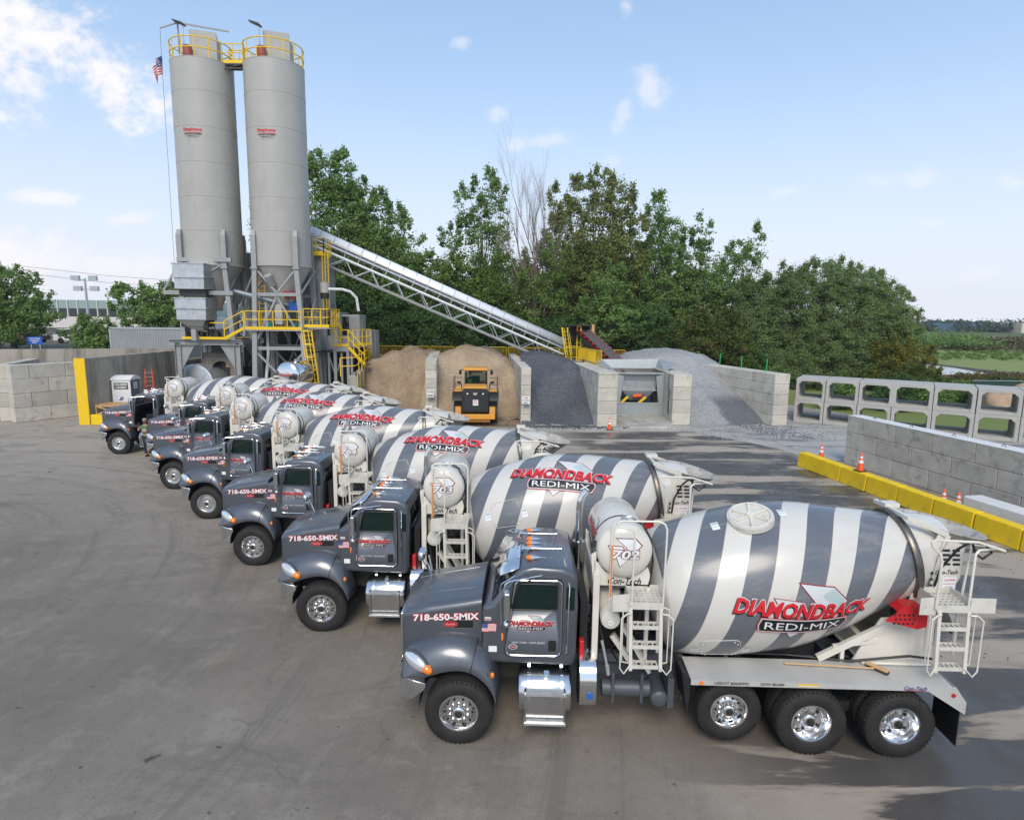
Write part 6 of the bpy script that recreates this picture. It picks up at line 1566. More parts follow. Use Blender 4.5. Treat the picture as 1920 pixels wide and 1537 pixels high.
# right silo bracing (part of the silo)
for zl, zh, fx in ((8.4, 10.0, 0), (4.9, 8.2, 1), (1.0, 4.6, 2)):
    for ysgn in (-1, 1):
        y = SY - 1.5 if ysgn < 0 else SY + 1.5
        def lx(s, z): return (-1.25 - .4 * (10 - z) / 10) if s < 0 else (1.45 + .55 * (10 - z) / 10)
        q = MB(); q.bar((lx(-1, zh), y - SY, zh), ((lx(-1, zh) + lx(1, zh)) / 2, y - SY, (zl if fx != 1 else zh)), .12); 
        if fx == 2: q = MB(); q.bar((lx(-1, zh), y - SY, zh), (lx(1, zl), y - SY, zl), .12)
        if fx == 1: q = MB(); q.bar((lx(-1, zl), y - SY, zl + .2), (.1, y - SY, zh), .12)
        q.build('cross_brace', M['steel'], sr_)
        q = MB()
        if fx == 0: q.bar((lx(1, zh), y - SY, zh), (.1, y - SY, zl), .12)
        elif fx == 1: q.bar((lx(1, zl), y - SY, zl + .2), (.1, y - SY, zh), .12)
        else: q.bar((lx(1, zh), y - SY, zh), (lx(-1, zl), y - SY, zl), .12)
        q.build('cross_brace', M['steel'], sr_)
        q = MB(); q.bar((lx(-1, zl), y - SY, zl - .1), (lx(1, zl), y - SY, zl - .1), .14, .22); q.build('beam', M['steel'], sr_)
for s in (-1, 1):
    for zl, zh in ((5.0, 8.2), (1.0, 4.6), (8.4, 10)):
        q = MB(); x = (-1.4 if s < 0 else 1.7); q.bar((x, -1.5, zl), (x, 1.5, zh), .10); q.build('cross_brace', M['steel'], sr_)
# aggregate bins: grey panels behind, between and right of the silos
T = thing('aggregate_bin', 'tall grey panelled aggregate bin behind the silos', 'bin', (-16, 46.5, 0))
q = MB(); q.box(-4.2, 2.4, -1.4, 1.8, 7.4, 10.9); q.loft([[(-3.9, -1.2, 7.4), (2.3, -1.2, 7.4), (2.3, 1.6, 7.4), (-3.9, 1.6, 7.4)], [(-1.5, -.4, 5.6), (1.5, -.4, 5.6), (1.5, .8, 5.6), (-1.5, .8, 5.6)]]); q.build('bin_walls', M['steel'], T, 0)
for i in range(11): 
    q = MB() if i == 0 else q; x = -4.1 + i * .6; q.box(x, x + .08, -1.47, -1.402, 7.4, 10.9)
q.build('wall_ribs', M['steel'], T)
q = MB()
for x in (-4, -1.2, 1.2, 2.3):
    for y in (-1.2, 1.6): q.box(x - .14, x + .14, y - .14, y + .14, 0, 7.4)
for x in (-4, -1.2): q.bar((x, -1.3, 1), (x + 2.6, -1.3, 7), .1); q.bar((x + 2.6, -1.3, 1), (x, -1.3, 7), .1)
q.build('trestle', M['steel'], T)
q = MB(); q.box(-4.4, 2.6, 2.0, 2.1, 0, 7.0); q.box(-4.1, 2.2, .0, .1, .2, 4.2); q.build('back_cladding', M['darksteel'], T, 0)
T = thing('elevator_column', 'narrow grey rectangular shaft right of the right silo', 'shaft', (-13.75, 45.4, 0))
q = MB(); q.box(-.50, .35, -.5, .6, 3.2, 10.7); q.box(-.15, -.09, -.53, -.5, 3.2, 10.7); q.build('shaft', M['steel'], T, bevel=.02, seg=1)
q = MB(); q.box(-.6, .5, -1.0, .7, 10.7, 10.8); q.build('deck', M['yellow'], T); q = MB(); railing(q, [(-.6, .7, 10.8), (-.6, -1.0, 10.8), (.5, -1.0, 10.8), (.5, .7, 10.8)], 1.1, True, .55); q.build('railing', M['yellow'], T)
q = MB(); cage_ladder(q, (.55, -.55, 5.6), (.55, -.55, 10.9), .22, 0); q.build('ladder', M['yellow'], T)
# decks with yellow rails at cabin level
T = thing('service_deck', 'yellow railed service deck round the right silo legs', 'deck', (0, 0, 0))
q = MB(); q.box(-17.5, -13.4, 40.7, 44.2, 5.55, 5.62); q.box(-13.399, -12.0, 41.0, 43.5, 5.72, 5.8); q.build('deck', M['steel'], T)
for pts in ([(-17.4, 40.7, 5.62), (-13.75, 40.7, 5.62)], [(-13.7, 41.0, 5.8), (-12.0, 41.0, 5.8), (-12.0, 43.3, 5.8)], [(-18.6, 40.3, 4.95), (-17.5, 40.7, 5.62)], [(-17.6, 43.9, 5.62), (-13.5, 43.9, 5.62)]):
    q = MB(); railing(q, pts, 1.2, True, .9 if len(pts) < 3 else .6); q.build('railing', M['yellow'], T)
q = MB()
for (a, b) in (((-12.0, 41.6, 6.9), (-11.75, 42.9, 5.5)), ((-12.0, 41.6, 5.8), (-11.75, 42.9, 4.5)), ((-12.0, 42.6, 6.9), (-11.85, 43.3, 5.6))): q.bar(a, b, .06)
q.build('stair_rail', M['yellow'], T)
q = MB(); q.box(SLx - 1.4, SLx + 1.6, SY - 2.0, SY - 1.9, 4.96, 5.12); q.box(SLx - 1.4, SLx + 1.6, SY - 1.9, SY + 1.5, 4.96, 4.99); q.box(SLx + .3, SLx + 1.5, SY - 1.9, SY - 1.85, 6.0, 6.06); tag(q.build('lower_deck', M['yellow'], None), 'yellow edged deck under the left silo', 'deck')
q = MB(); cage_ladder(q, (-12.75, 40.2, 1.2), (-13.35, 40.6, 5.6), .5, 5, (.2, -1, 0)); tag(q.build('caged_ladder', M['yellow'], None), 'leaning yellow caged ladder right of the right silo legs', 'ladder')
# control cabin and container
T = thing('control_cabin', 'grey control cabin with dark windows above the walkway', 'cabin', (-12.85, 46.1, 4.2))
q = MB(); q.box(-1.2, .15, -.8, 2.2, 0, 2.55); q.box(.151, 1.5, .2, 2.2, 0, 2.45); q.box(-1.3, .2, -.9, 2.3, 2.551, 2.62)
for i in range(10): x = .2 + i * .14; q.box(x, x + .06, .15, .199, .1, 2.3)
q.build('cabin_walls', M['steel'], T, 0)
for (x0, x1, y) in ((-1.05, -.35, -.8), (.25, .75, .15)):
    q = MB(); q.box(x0, x1, y - .04, y - .005, .95, 2.3); q.build('window', M['glass_dark'], T)
q = MB(); q.box(1.501, 1.52, .4, 1.2, .5, 2.1); q.build('door', M['silo'], T)
T = thing('equipment_container', 'grey corrugated container right of the control cabin', 'container', (-11.75, 49.0, 2.86), R(-3))
q = MB(); q.box(-1.9, .9, -1.0, 1.4, .0, 2.6)
for i in range(18): x = -1.85 + i * .155; q.box(x, x + .08, -1.04, -1.002, .1, 2.5)
q.build('container_walls', M['steel'], T, 0)
q = MB(); q.box(.901, .93, -.9, -.8, .05, 2.5); q.box(.901, .93, .2, .3, .05, 2.5); q.build('door_bars', M['silo'], T)
T = thing('walkway', 'yellow railed walkway and stairs in front of the control cabin', 'walkway', (0, 0, 0))
q = MB(); q.box(-12.5, -11.4, 43.4, 44.6, 4.35, 4.45); q.prism([(-11.4, 43.45), (-10.4, 46.0), (-10.4, 47), (-11.4, 47)], 4.35, 4.45, 'xy'); q.box(-12.5, -12.3, 43.4, 43.6, 0, 4.35); q.box(-11.6, -11.42, 43.4, 43.6, 0, 4.35); q.box(-12.5, -11.4, 43.38, 43.44, 4.1, 4.349); q.box(-13.5, -11.9, 44.6, 47, 4.1, 4.2); q.build('deck', M['steel'], T)
for pts in ([(-12.5, 43.4, 4.45), (-11.45, 43.4, 4.45)], [(-11.2, 43.8, 4.45), (-10.45, 46.0, 4.45)]):
    q = MB(); railing(q, pts, 1.15, True, .55); q.build('railing', M['yellow'], T)
q = MB(); q.bar((-11.4, 43.3, 5.6), (-10.25, 43.0, 4.45), .05); q.bar((-11.4, 43.3, 5.05), (-10.25, 43.0, 3.9), .05); q.bar((-11.4, 43.3, 4.4), (-10.25, 43.0, 3.25), .05, .2)
for i in range(4): f = i / 3; q.bar((-11.4 + 1.15 * f, 43.3 - .3 * f, 4.4 - 1.15 * f), (-11.4 + 1.15 * f, 43.3 - .3 * f, 5.6 - 1.15 * f), .04)
q.build('stair_railing', M['yellow'], T)
q = MB()
for i in range(6): f = i / 5; q.box(-11.35 + 1.1 * f, -11.15 + 1.1 * f, 43.3, 44.0, 4.3 - 1.1 * f, 4.34 - 1.1 * f)
q.build('stair_treads', M['darksteel'], T)
T = thing('ramp_railing', 'yellow railing along the top of the ramp wall', 'railing', (0, 0, 0))
for pts in ([(-11.1, 40.0, 2.7), (-10.2, 40.35, 2.72)], [(-10.2, 40.35, 2.72), (-10.65, 45.5, 2.9), (-11.2, 52.0, 3.1)]):
    q = MB(); railing(q, pts, 1.2, False, 1.25); q.build('railing', M['yellow'], T)
for k in range(2):
    q = MB(); q.box(-11.02 - .12 * k, -10.98 - .12 * k, 46.2 + k * 2.5, 48.5 + k * 2.5, 3.2, 4.2)
    for i in range(12): yy = 46.3 + k * 2.5 + i * .19; q.box(-10.978 - .12 * k, -10.96 - .12 * k, yy, yy + .03, 3.2, 4.2)
    q.build('solid_panel', M['yellow'], T)
for i, y_ in enumerate((40.5, 41.6, 43.2, 45.0, 47.0, 49.0)):
    q = MB(); q.box(-10.19 - .088 * (y_ - 40.4), -10.11 - .088 * (y_ - 40.4), y_ - .03, y_ + .03, 1.7, 2.8); q.build('post_bracket', M['yellow'], T)
T = thing('machinery_shed', 'dark open machinery bay under the control cabin', 'machinery bay', (-12.2, 45, 0))
q = MB(); q.box(-1.6, 1.0, 1.5, 1.6, 0, 4.0); q.box(-1.6, 1.0, -1.4, 1.5, 4.0, 4.08); q.build('back_cladding', M['darksteel'], T, 0)
for x in (-1.5, -.7, .2, .9):
    q = MB(); q.box(x - .07, x + .07, -1.4, -1.26, 0, 4.0); q.build('post', M['steel'], T)
q = MB(); q.bar((-.7, -1.4, .5), (.2, -1.4, 3.8), .07); q.bar((.2, -1.4, .8), (-.7, -1.4, 3.9), .07); q.build('cross_brace', M['steel'], T)
T = thing('dust_pipe', 'bent white pipe above the control cabin', 'pipe', (0, 0, 0))
q = MB(); q.tube([(-12.6, 43.0, 8.35), (-11.7, 43.2, 8.35), (-11.2, 43.4, 8.2), (-10.85, 43.6, 7.8), (-10.75, 43.7, 6.9)], .10, 10); q.build('pipe', M['whiteblock'], T)
q = MB(); q.cyl((-12.85, 43.0, 8.1), (-12.85, 43.0, 8.6), .28, n=16); q.cyl((-12.85, 43, 8.6), (-12.85, 43, 8.8), .28, n=16); q.build('filter_can', M['silo'], T); q = MB(); q.cyl((-12.85, 43.0, 7.7), (-12.85, 43.0, 8.1), .29, n=16); q.cyl((-12.85, 43, 5.8), (-12.85, 43, 7.7), .05, n=8); q.build('filter_collar', M['black'], T)
# polished tank behind the farthest truck
T = thing('polished_tank', 'mirror polished steel tank with red lettering behind the farthest mixer truck', 'tank', (-13.85, 38.0, 2.95), R(-16))
q = MB(); q.lathe([(-.16, .0), (-.15, .25), (-.10, .55), (-.02, .74), (.04, .80), (.10, .82), (1.6, .82), (1.66, .8), (1.8, .4), (1.82, 0)], (0, 0, 0), (0, 1, 0), 40); pt = q.build('tank_shell', M['chrome'], T, 60)
q = MB(); q.lathe([(.12, .835), (.17, .835)], (0, 0, 0), (0, 1, 0), 40, False, False); q.lathe([(.7, .835), (.75, .835)], (0, 0, 0), (0, 1, 0), 40, False, False); q.build('tank_band', M['alu'], T)
q = MB(); q.box(-.6, .6, .2, 1.4, -2.5, -.7); q.build('stand', M['cream'], T); q = MB(); q.cyl((.2, .8, .8), (.2, .8, .95), .2, n=14); q.build('tank_lid', M['alu'], T)
decal('tank_lettering', company_logo(.9), planar((0, -.17, 0), (1, 0, 0), (0, 0, 1), (0, -1, 0)), T)
# ---- long covered conveyor
A = Vector((4.05, 52.0, 4.15)); B = Vector((-15.2, 47.2, 12.35)); ax = (B - A).normalized(); side = ax.cross(Vector((0, 0, 1))).normalized(); upv = side.cross(ax).normalized(); LEN = (B - A).length
T = thing('conveyor', 'long inclined conveyor with a bright half round cover, rising to the silos', 'conveyor', (0, 0, 0))
def P(s, a, b): return A + ax * s + side * a + upv * b
q = MB(); rings = []
n = 20
for s in (0, LEN): rings.append([tuple(P(s, .66 * math.cos(PI * i / 12), .12 + .66 * math.sin(PI * i / 12))) for i in range(13)])
q.loft(rings, closed=False, caps=False); cvr = q.build('belt_cover', M['brightgalv'], T, 60); so = cvr.modifiers.new('t', 'SOLIDIFY'); so.thickness = .01
for i in range(n):
    s = LEN * i / n + .3; q = MB(); rg = [P(s, .675 * math.cos(PI * k / 12), .12 + .675 * math.sin(PI * k / 12)) for k in range(13)]
    for a_, b_ in zip(rg, rg[1:]): q.bar(a_, b_, .035, .03)
    q.bar(rg[0], P(s, .62, -.5), .05); q.bar(rg[-1], P(s, -.62, -.5), .05)
    q.build('cover_band', M['galv'], T)
q = MB(); q.loft([[tuple(P(s, -.5, .02)), tuple(P(s, .5, .02)), tuple(P(s, .5, .0)), tuple(P(s, -.5, .0))] for s in (-.4, LEN + .3)]); q.box(0, 0.01, 0, .01, 0, .01) if False else None; q.build('belt', M['black'], T)
for sd in (-1, 1):
    for (b, w, m) in ((-.05, .12, 'galv'), (-.50, .09, 'brightgalv'), (-1.45, .13, 'steel')):
        q = MB(); q.bar(P(-.2, sd * .62, b), P(LEN, sd * .62, b), w, w * 1.2); q.build('chord', M[m], T)
    q = MB(); k = 0; s = .4
    while s < LEN - 2.0:
        q.bar(P(s, sd * .62, -.5), P(s + 1.0, sd * .62, -1.45), .055); q.bar(P(s + 1.0, sd * .62, -1.45), P(s + 2.0, sd * .62, -.5), .055); s += 2.0
    q.build('truss_web', M['galv'], T)
q = MB()
s = .4
while s < LEN - 1: q.bar(P(s, -.6, -1.45), P(s, .6, -1.45), .04); s += 2.0
q.build('floor_bracing', M['galv'], T)
q = MB()
for i in range(26): s = .5 + i * LEN / 26.5; q.cyl(P(s, -.5, -.12), P(s, .5, -.12), .05, n=8)
q.build('idlers', M['darksteel'], T)
q = MB(); q.bar(P(.4, -.6, -1.5), (P(.4, -.6, -1.5).x, P(.4, -.6, 0).y, 2.85), .14); q.bar(P(.4, .6, -1.5), (P(.4, .6, -1.5).x, P(.4, .6, 0).y, 2.85), .14); q.bar(P(LEN - 2, -.6, -1.5), (P(LEN - 2, 0, 0).x, 46.6, 0), .2); q.build('support_leg', M['steel'], T)
# tail ladder and platform
T = thing('tail_platform', 'yellow ladder and rails at the low end of the long conveyor', 'platform', (4.3, 50.6, 0))
q = MB(); cage_ladder(q, (.3, -.2, 3.0), (-.1, .2, 5.8), .4, 0); q.build('ladder', M['yellow'], T)
q = MB(); q.bar((.9, 0, 3.2), (.9, 0, 5.9), .08); q.bar((1.2, 0, 3.2), (1.2, 0, 5.9), .08); q.bar((.9, 0, 5.9), (1.2, 0, 5.9), .08); q.bar((.9, 0, 4.6), (1.2, 0, 4.6), .05); q.bar((0, 0, 4.3), (1.2, 0, 4.3), .05); q.build('railing', M['yellow'], T)
# ---- inclined feeder belt from the hopper
A2 = Vector((8.35, 43.6, 2.55)); B2 = Vector((5.55, 51.0, 5.55)); ax2 = (B2 - A2).normalized(); s2 = ax2.cross(Vector((0, 0, 1))).normalized(); u2 = s2.cross(ax2).normalized(); L2 = (B2 - A2).length
T = thing('inclined_belt', 'dark inclined belt conveyor climbing away behind the feed hopper', 'conveyor', (0, 0, 0))
def P2(s, a, b): return A2 + ax2 * s + s2 * a + u2 * b
q = MB(); q.loft([[tuple(P2(s, a, .08 + .25 * (abs(a) > .3))) for a in (-.5, -.28, .28, .5)] for s in (0, L2)], closed=False, caps=False); q.build('belt', M['belt'], T)
for sd in (-1, 1):
    q = MB(); q.bar(P2(0, sd * .6, 0), P2(L2, sd * .6, 0), .08, .25); q.build('side_frame', M['darksteel'], T)
q = MB()
for i in range(12): s = .4 + i * L2 / 12.5; q.cyl(P2(s, -.62, .30), P2(s, -.30, .04), .07, n=8); q.cyl(P2(s, .62, .30), P2(s, .30, .04), .07, n=8); q.cyl(P2(s, -.3, -.25), P2(s, .3, -.25), .07, n=8)
q.build('red_idlers', M['red'], T)
q = MB(); c = P2(L2 - .1, 0, 0)
q.box(c.x - 1.1, c.x + .75, c.y - .6, c.y + .7, c.z + .45, c.z + .52); q.box(c.x - 1.1, c.x - 1.04, c.y - .6, c.y + .7, c.z - .8, c.z + .449); q.box(c.x - 1.04, c.x + .75, c.y + .6, c.y + .66, c.z - .8, c.z + .449); q.build('head_box', M['darksteel'], T)
q = MB(); q.box(c.x + .76, c.x + 1.0, c.y - .4, c.y + .0, c.z - .75, c.z + .55); q.build('head_guard', M['wood'], T)
q = MB(); q.cyl(P2(L2 - .1, -.5, .05), P2(L2 - .1, .5, .05), .25, n=16); q.build('head_pulley', M['black'], T)
q = MB(); q.bar(P2(L2 * .8, -.5, 0), (P2(L2 * .8, -.5, 0).x, P2(L2 * .8, 0, 0).y, 0), .12); q.bar(P2(L2 * .8, .5, 0), (P2(L2 * .8, .5, 0).x, P2(L2 * .8, 0, 0).y, 0), .12); q.bar(P2(L2 * .35, .5, 0), (P2(L2 * .35, .5, 0).x, P2(L2 * .35, 0, 0).y, 0), .12); q.build('support_leg', M['darksteel'], T)
# ================================================================ wheel loader
T = thing('wheel_loader', 'yellow wheel loader seen from behind, nosed into the tan sand heap', 'wheel loader', (-2.22, 37.0, 0), R(2))
q = MB(); q.loft([[(-.80, .0, .95), (.80, .0, .95), (.80, .05, 2.12), (.66, .12, 2.22), (-.66, .12, 2.22), (-.80, .05, 2.12)], [(-.80, .35, .80), (.80, .35, .80), (.80, .35, 2.2), (.70, .35, 2.34), (-.70, .35, 2.34), (-.80, .35, 2.2)]]); q.build('radiator_guard', M['black'], T, bevel=.03)
q = MB(); q.loft([[(-.80, .36, 1.0), (.80, .36, 1.0), (.80, .36, 2.24), (.68, .36, 2.42), (-.68, .36, 2.42), (-.80, .36, 2.24)], [(-.72, 2.1, 1.0), (.72, 2.1, 1.0), (.72, 2.1, 2.4), (.6, 2.1, 2.62), (-.6, 2.1, 2.62), (-.72, 2.1, 2.4)]]); q.build('hood', M['catyellow'], T, bevel=.03)
q = MB()
for i in range(16): z = 1.12 + i * .05; q.box(-.62, .62, -.02 + .0027 * i, .0 + .0027 * i, z, z + .018)
q.build('grille_bars', M['slate_matt'], T)
decal('badge', [txt('CAT', M['white'], 0, 0, .24, .12, 1, .03), poly(M['yellow'], [(-.07, -.08), (.07, -.08), (0, -.015)], 2)], planar((0, .03, 2.05), (1, 0, 0), (0, .05, 1), (0, -1, 0), lift=.01), T)
decal('warning_plate', [poly(M['white'], [(-.16, -.17), (.16, -.17), (.16, .17), (-.16, .17)], 0), txt('KEEP', M['red'], 0, .10, .24, .06, 1, .03), txt('BACK', M['red'], 0, .0, .24, .06, 1, .03), txt('75 FT', M['red'], 0, -.10, .24, .06, 1, .03)], planar((.02, -.03, 1.52), (1, 0, 0), (0, .05, 1), (0, -1, 0)), T)
for x in (-.47, .47):
    q = MB(); q.cyl((x, .06, 2.05), (x, .02, 2.05), .05, n=12); q.build('work_lamp', M['white'], T)
q = MB(); q.box(-1.2, 1.2, .0, .40, .50, .80); q.build('rear_bumper', M['catyellow'], T, bevel=.03)
q = MB(); q.box(-1.0, .9, .25, 1.2, .28, .50); q.build('counterweight', M['catyellow'], T, bevel=.03)
for s in (-1, 1):
    q = MB(); q.box(s * .86, s * 1.20, .02, .38, .80, 1.24); q.build('lamp_post', M['catyellow'], T, bevel=.02)
    q = MB(); q.box(s * .97, s * 1.10, -.01, .02, 1.0, 1.08); q.build('tail_lamp', M['lens'], T)
    q = MB(); q.prism([(.5, 1.56), (.7, 1.9), (1.1, 2.05), (2.3, 2.05), (2.6, 1.8), (2.6, 1.72), (2.3, 1.95), (1.1, 1.93), (.75, 1.8), (.56, 1.54)], s * .82, s * 1.42, 'yz'); q.build('fender', M['black'], T)
    q = MB(); q.box(s * .84, s * 1.36, 1.0, 2.3, 2.052, 2.12); q.build('deck_plate', M['catyellow'], T, bevel=.02)
    q = MB(); q.tube([(s * 1.34, 1.0, 2.12), (s * 1.34, 1.0, 2.93), (s * .84, 1.0, 2.93)], .022, 6); q.tube([(s * 1.34, 1.0, 2.5), (s * .84, 1.0, 2.5)], .018, 6); q.tube([(s * 1.34, 1.0, 2.93), (s * 1.34, 2.2, 2.93), (s * 1.34, 2.2, 2.12)], .022, 6); q.build('handrail', M['black'], T)
    q = MB(); q.sphere((s * .98, 1.9, 3.18), .09, .05, .17, 12, 8); q.tube([(s * .70, 2.1, 3.3), (s * .98, 1.9, 3.3)], .015, 5); q.build('mirror', M['black'], T)
    q = MB(); q.tube([(s * .86, 1.1, 2.2), (s * .86, 1.0, 2.5), (s * 1.0, .95, 2.62)], .03, 6); q.sphere((s * 1.02, .95, 2.64), .14, .06, .08, 12, 8); q.build('side_mirror', M['black'], T)
    for wy in (1.75, 5.0):
        W = thing('wheel', None, None, (s * 1.05, wy, .80)); W.parent = T
        q = MB(); q.lathe([(-.30, .42), (-.32, .5), (-.31, .72), (-.26, .78), (.26, .78), (.31, .72), (.32, .5), (.30, .42)], (0, 0, 0), (1, 0, 0), 40, False, False)
        for i in range(26):
            for sg in (-1, 1):
                a = 2 * PI * (i + (.5 if sg > 0 else 0)) / 26; a2 = a + .11; r0, r1 = .76, .815
                pts = []
                for (xx, aa) in ((sg * .01, a), (sg * .31, a2)):
                    for (rr_, da) in ((r0, 0), (r1, .012), (r1, .085), (r0, .1)): pts.append((xx, math.cos(aa + da) * rr_, math.sin(aa + da) * rr_))
                q.add(pts, [(0, 1, 2, 3), (7, 6, 5, 4), (0, 4, 5, 1), (1, 5, 6, 2), (2, 6, 7, 3), (3, 7, 4, 0)])
        q.build('tyre', mat('loader_tyre', (.075, .07, .062), .9, var=.3, bump=.3) if 'loader_tyre' not in bpy.data.materials else bpy.data.materials['loader_tyre'], W, 40)
        q = MB(); q.lathe([(-.28, .43), (-.1, .38), (-.1, .0)], (0, 0, 0), (-s * -1, 0, 0), 24, False, False); q.build('rim', M['catyellow'], W)
q = MB()
for x, y in ((-.64, 1.25), (.64, 1.25), (-.66, 2.7), (.66, 2.7)): q.bar((x * 1.02, y, 1.9), (x, y + .05, 3.3), .09)
q.box(-.66, .66, 1.2, 1.28, 2.1, 2.55); q.box(-.68, .68, 1.22, 2.75, 1.9, 1.98); q.bar((-.64, 1.27, 3.28), (.64, 1.27, 3.28), .10); q.build('cab_frame', M['black'], T)
q = MB(); q.box(-.62, .62, 1.255, 1.265, 2.5, 3.25); q.box(-.66, -.65, 1.3, 2.7, 2.0, 3.25); q.box(.65, .66, 1.3, 2.7, 2.0, 3.25); q.build('cab_window', M['glass'], T)
q = MB(); q.box(-.74, .74, 1.05, 2.85, 3.34, 3.50); q.build('cab_roof', M['catyellow'], T, bevel=.04)
for x in (-.62, -.48, .45, .58):
    q = MB(); q.cyl((x, 1.16, 3.27), (x, 1.12, 3.27), .035, n=10); q.build('roof_lamp', M['lens'], T)
q = MB(); q.box(-.25, .25, 1.5, 1.6, 2.3, 3.0); q.box(-.25, .25, 1.6, 2.0, 2.25, 2.4); q.build('seat', M['black'], T, bevel=.04)
q = MB(); q.box(-.7, .7, 2.8, 5.6, .9, 1.9); q.bar((-.5, 4.4, 1.8), (-.5, 6.6, 1.2), .2, .35); q.bar((.5, 4.4, 1.8), (.5, 6.6, 1.2), .2, .35); q.build('front_frame', M['catyellow'], T)
q = MB(); q.prism([(6.3, .2), (7.6, .3), (7.7, .4), (6.9, .6), (6.6, 1.1), (6.7, 1.7), (6.4, 1.5), (6.1, .9)], -1.5, 1.5, 'yz'); q.build('bucket', M['catyellow'], T)

# ================================================================ people
def skin_chain(nodes, edges, rad, name, m, parent=None, sub=2, root=0):
    me = bpy.data.meshes.new(name); me.from_pydata(nodes, edges, [])
    o = bpy.data.objects.new(name, me); COL.objects.link(o)
    md = o.modifiers.new('skin', 'SKIN'); md.use_smooth_shade = True
    for i, v in enumerate(me.skin_vertices[0].data): v.radius = (rad[i], rad[i]) if isinstance(rad[i], (int, float)) else rad[i]; v.use_root = (i == root)
    s = o.modifiers.new('sub', 'SUBSURF'); s.levels = sub; s.render_levels = sub
    dg = bpy.context.evaluated_depsgraph_get(); me2 = bpy.data.meshes.new_from_object(o.evaluated_get(dg), depsgraph=dg)
    o.modifiers.clear(); o.data = me2; bpy.data.meshes.remove(me); me2.name = name
    me2.materials.clear(); me2.materials.append(m); me2.polygons.foreach_set('use_smooth', [True] * len(me2.polygons))
    if parent: o.parent = parent
    return o
# man at the open door of the farthest truck; local axes: +y towards the truck, feet at the origin
PT = thing('person', 'man in a green T-shirt and dark trousers standing at the open truck door, back turned', 'person', (-17.02, 28.40, 0), 0)
# whole body in one continuous skin surface
Nn = [(0, .02, .98), (.01, .01, 1.16), (-.03, .0, 1.34), (-.05, .01, 1.47), (-.055, .03, 1.56),            # pelvis, waist, chest, neck base, neck
      (-.095, .02, .92), (-.10, .02, .52), (-.06, -.02, .10), (-.07, .10, .045),                          # left leg
      (.095, .02, .92), (.13, -.02, .52), (.19, -.06, .10), (.185, .07, .045),                             # right leg
      (-.22, .01, 1.42), (-.40, .06, 1.22), (-.50, .24, 1.36), (-.53, .28, 1.43),                          # left arm
      (.12, .01, 1.44), (.27, .04, 1.33), (.34, .26, 1.50), (.35, .31, 1.57)]                              # right arm
Ee = [(0, 1), (1, 2), (2, 3), (3, 4), (0, 5), (5, 6), (6, 7), (7, 8), (0, 9), (9, 10), (10, 11), (11, 12), (2, 13), (13, 14), (14, 15), (15, 16), (2, 17), (17, 18), (18, 19), (19, 20)]
Rr = [(.145, .11), (.145, .105), (.165, .11), .075, .055, .092, .065, .045, .04, .092, .065, .045, .04, .058, .044, .034, .028, .058, .044, .034, .028]
body = skin_chain(Nn, Ee, Rr, 'body', M['skin'], PT)
# clothes follow the body: shirt and trousers as slightly larger skins
skin_chain([Nn[0], Nn[1], Nn[2], (-.045, .005, 1.44), Nn[13], (-.30, .03, 1.33), Nn[17], (.20, .025, 1.38), (.0, .02, .90)], [(8, 0), (0, 1), (1, 2), (2, 3), (2, 4), (4, 5), (2, 6), (6, 7)], [(.175, .135), (.165, .125), (.185, .13), .085, .082, .074, .082, .074, (.172, .13)], 'shirt', M['shirt'], PT)
skin_chain([(0, .02, .95), Nn[5], Nn[6], (-.063, -.015, .13), Nn[9], Nn[10], (.185, -.055, .13)], [(0, 1), (1, 2), (2, 3), (0, 4), (4, 5), (5, 6)], [(.155, .12), .105, .083, .062, .105, .083, .062], 'trousers', M['pants'], PT)
for i, (x, y) in enumerate(((-.07, .05), (.185, .02))):
    q = MB(); q.sphere((x, y, .05), .055, .145, .06, 14, 8); q.build('shoe', M['black'], PT, 80)
# head with face, ears and hair, turned to the cab
q = MB(); hc = Vector((-.06, .05, 1.69)); q.sphere(hc, .078, .098, .118, 20, 14); q.sphere(hc + Vector((0, .04, -.055)), .055, .06, .06, 14, 10); q.sphere(hc + Vector((0, .105, -.01)), .014, .02, .024, 8, 6)
for s in (-1, 1): q.sphere(hc + Vector((s * .08, -.005, -.01)), .012, .022, .032, 8, 6)
q.sphere(hc + Vector((0, .09, -.06)), .026, .014, .010, 8, 6)
hd = q.build('head', M['skin'], PT, 80)
for s in (-1, 1):
    q = MB(); q.sphere(hc + Vector((s * .03, .088, .012)), .012, .008, .008, 8, 6); q.build('eye', M['white'], hd)
q = MB(); q.sphere(hc + Vector((0, -.018, -.01)), .084, .09, .085, 18, 10); q.build('hair', mat('grey_hair', (.16, .13, .11), .9), hd, 80)
q = MB(); q.sphere(hc + Vector((0, -.005, .055)), .092, .108, .078, 18, 10); q.box(hc.x - .07, hc.x + .07, hc.y + .08, hc.y + .18, hc.z + .045, hc.z + .058); q.build('cap', M['cap'], PT, 60)
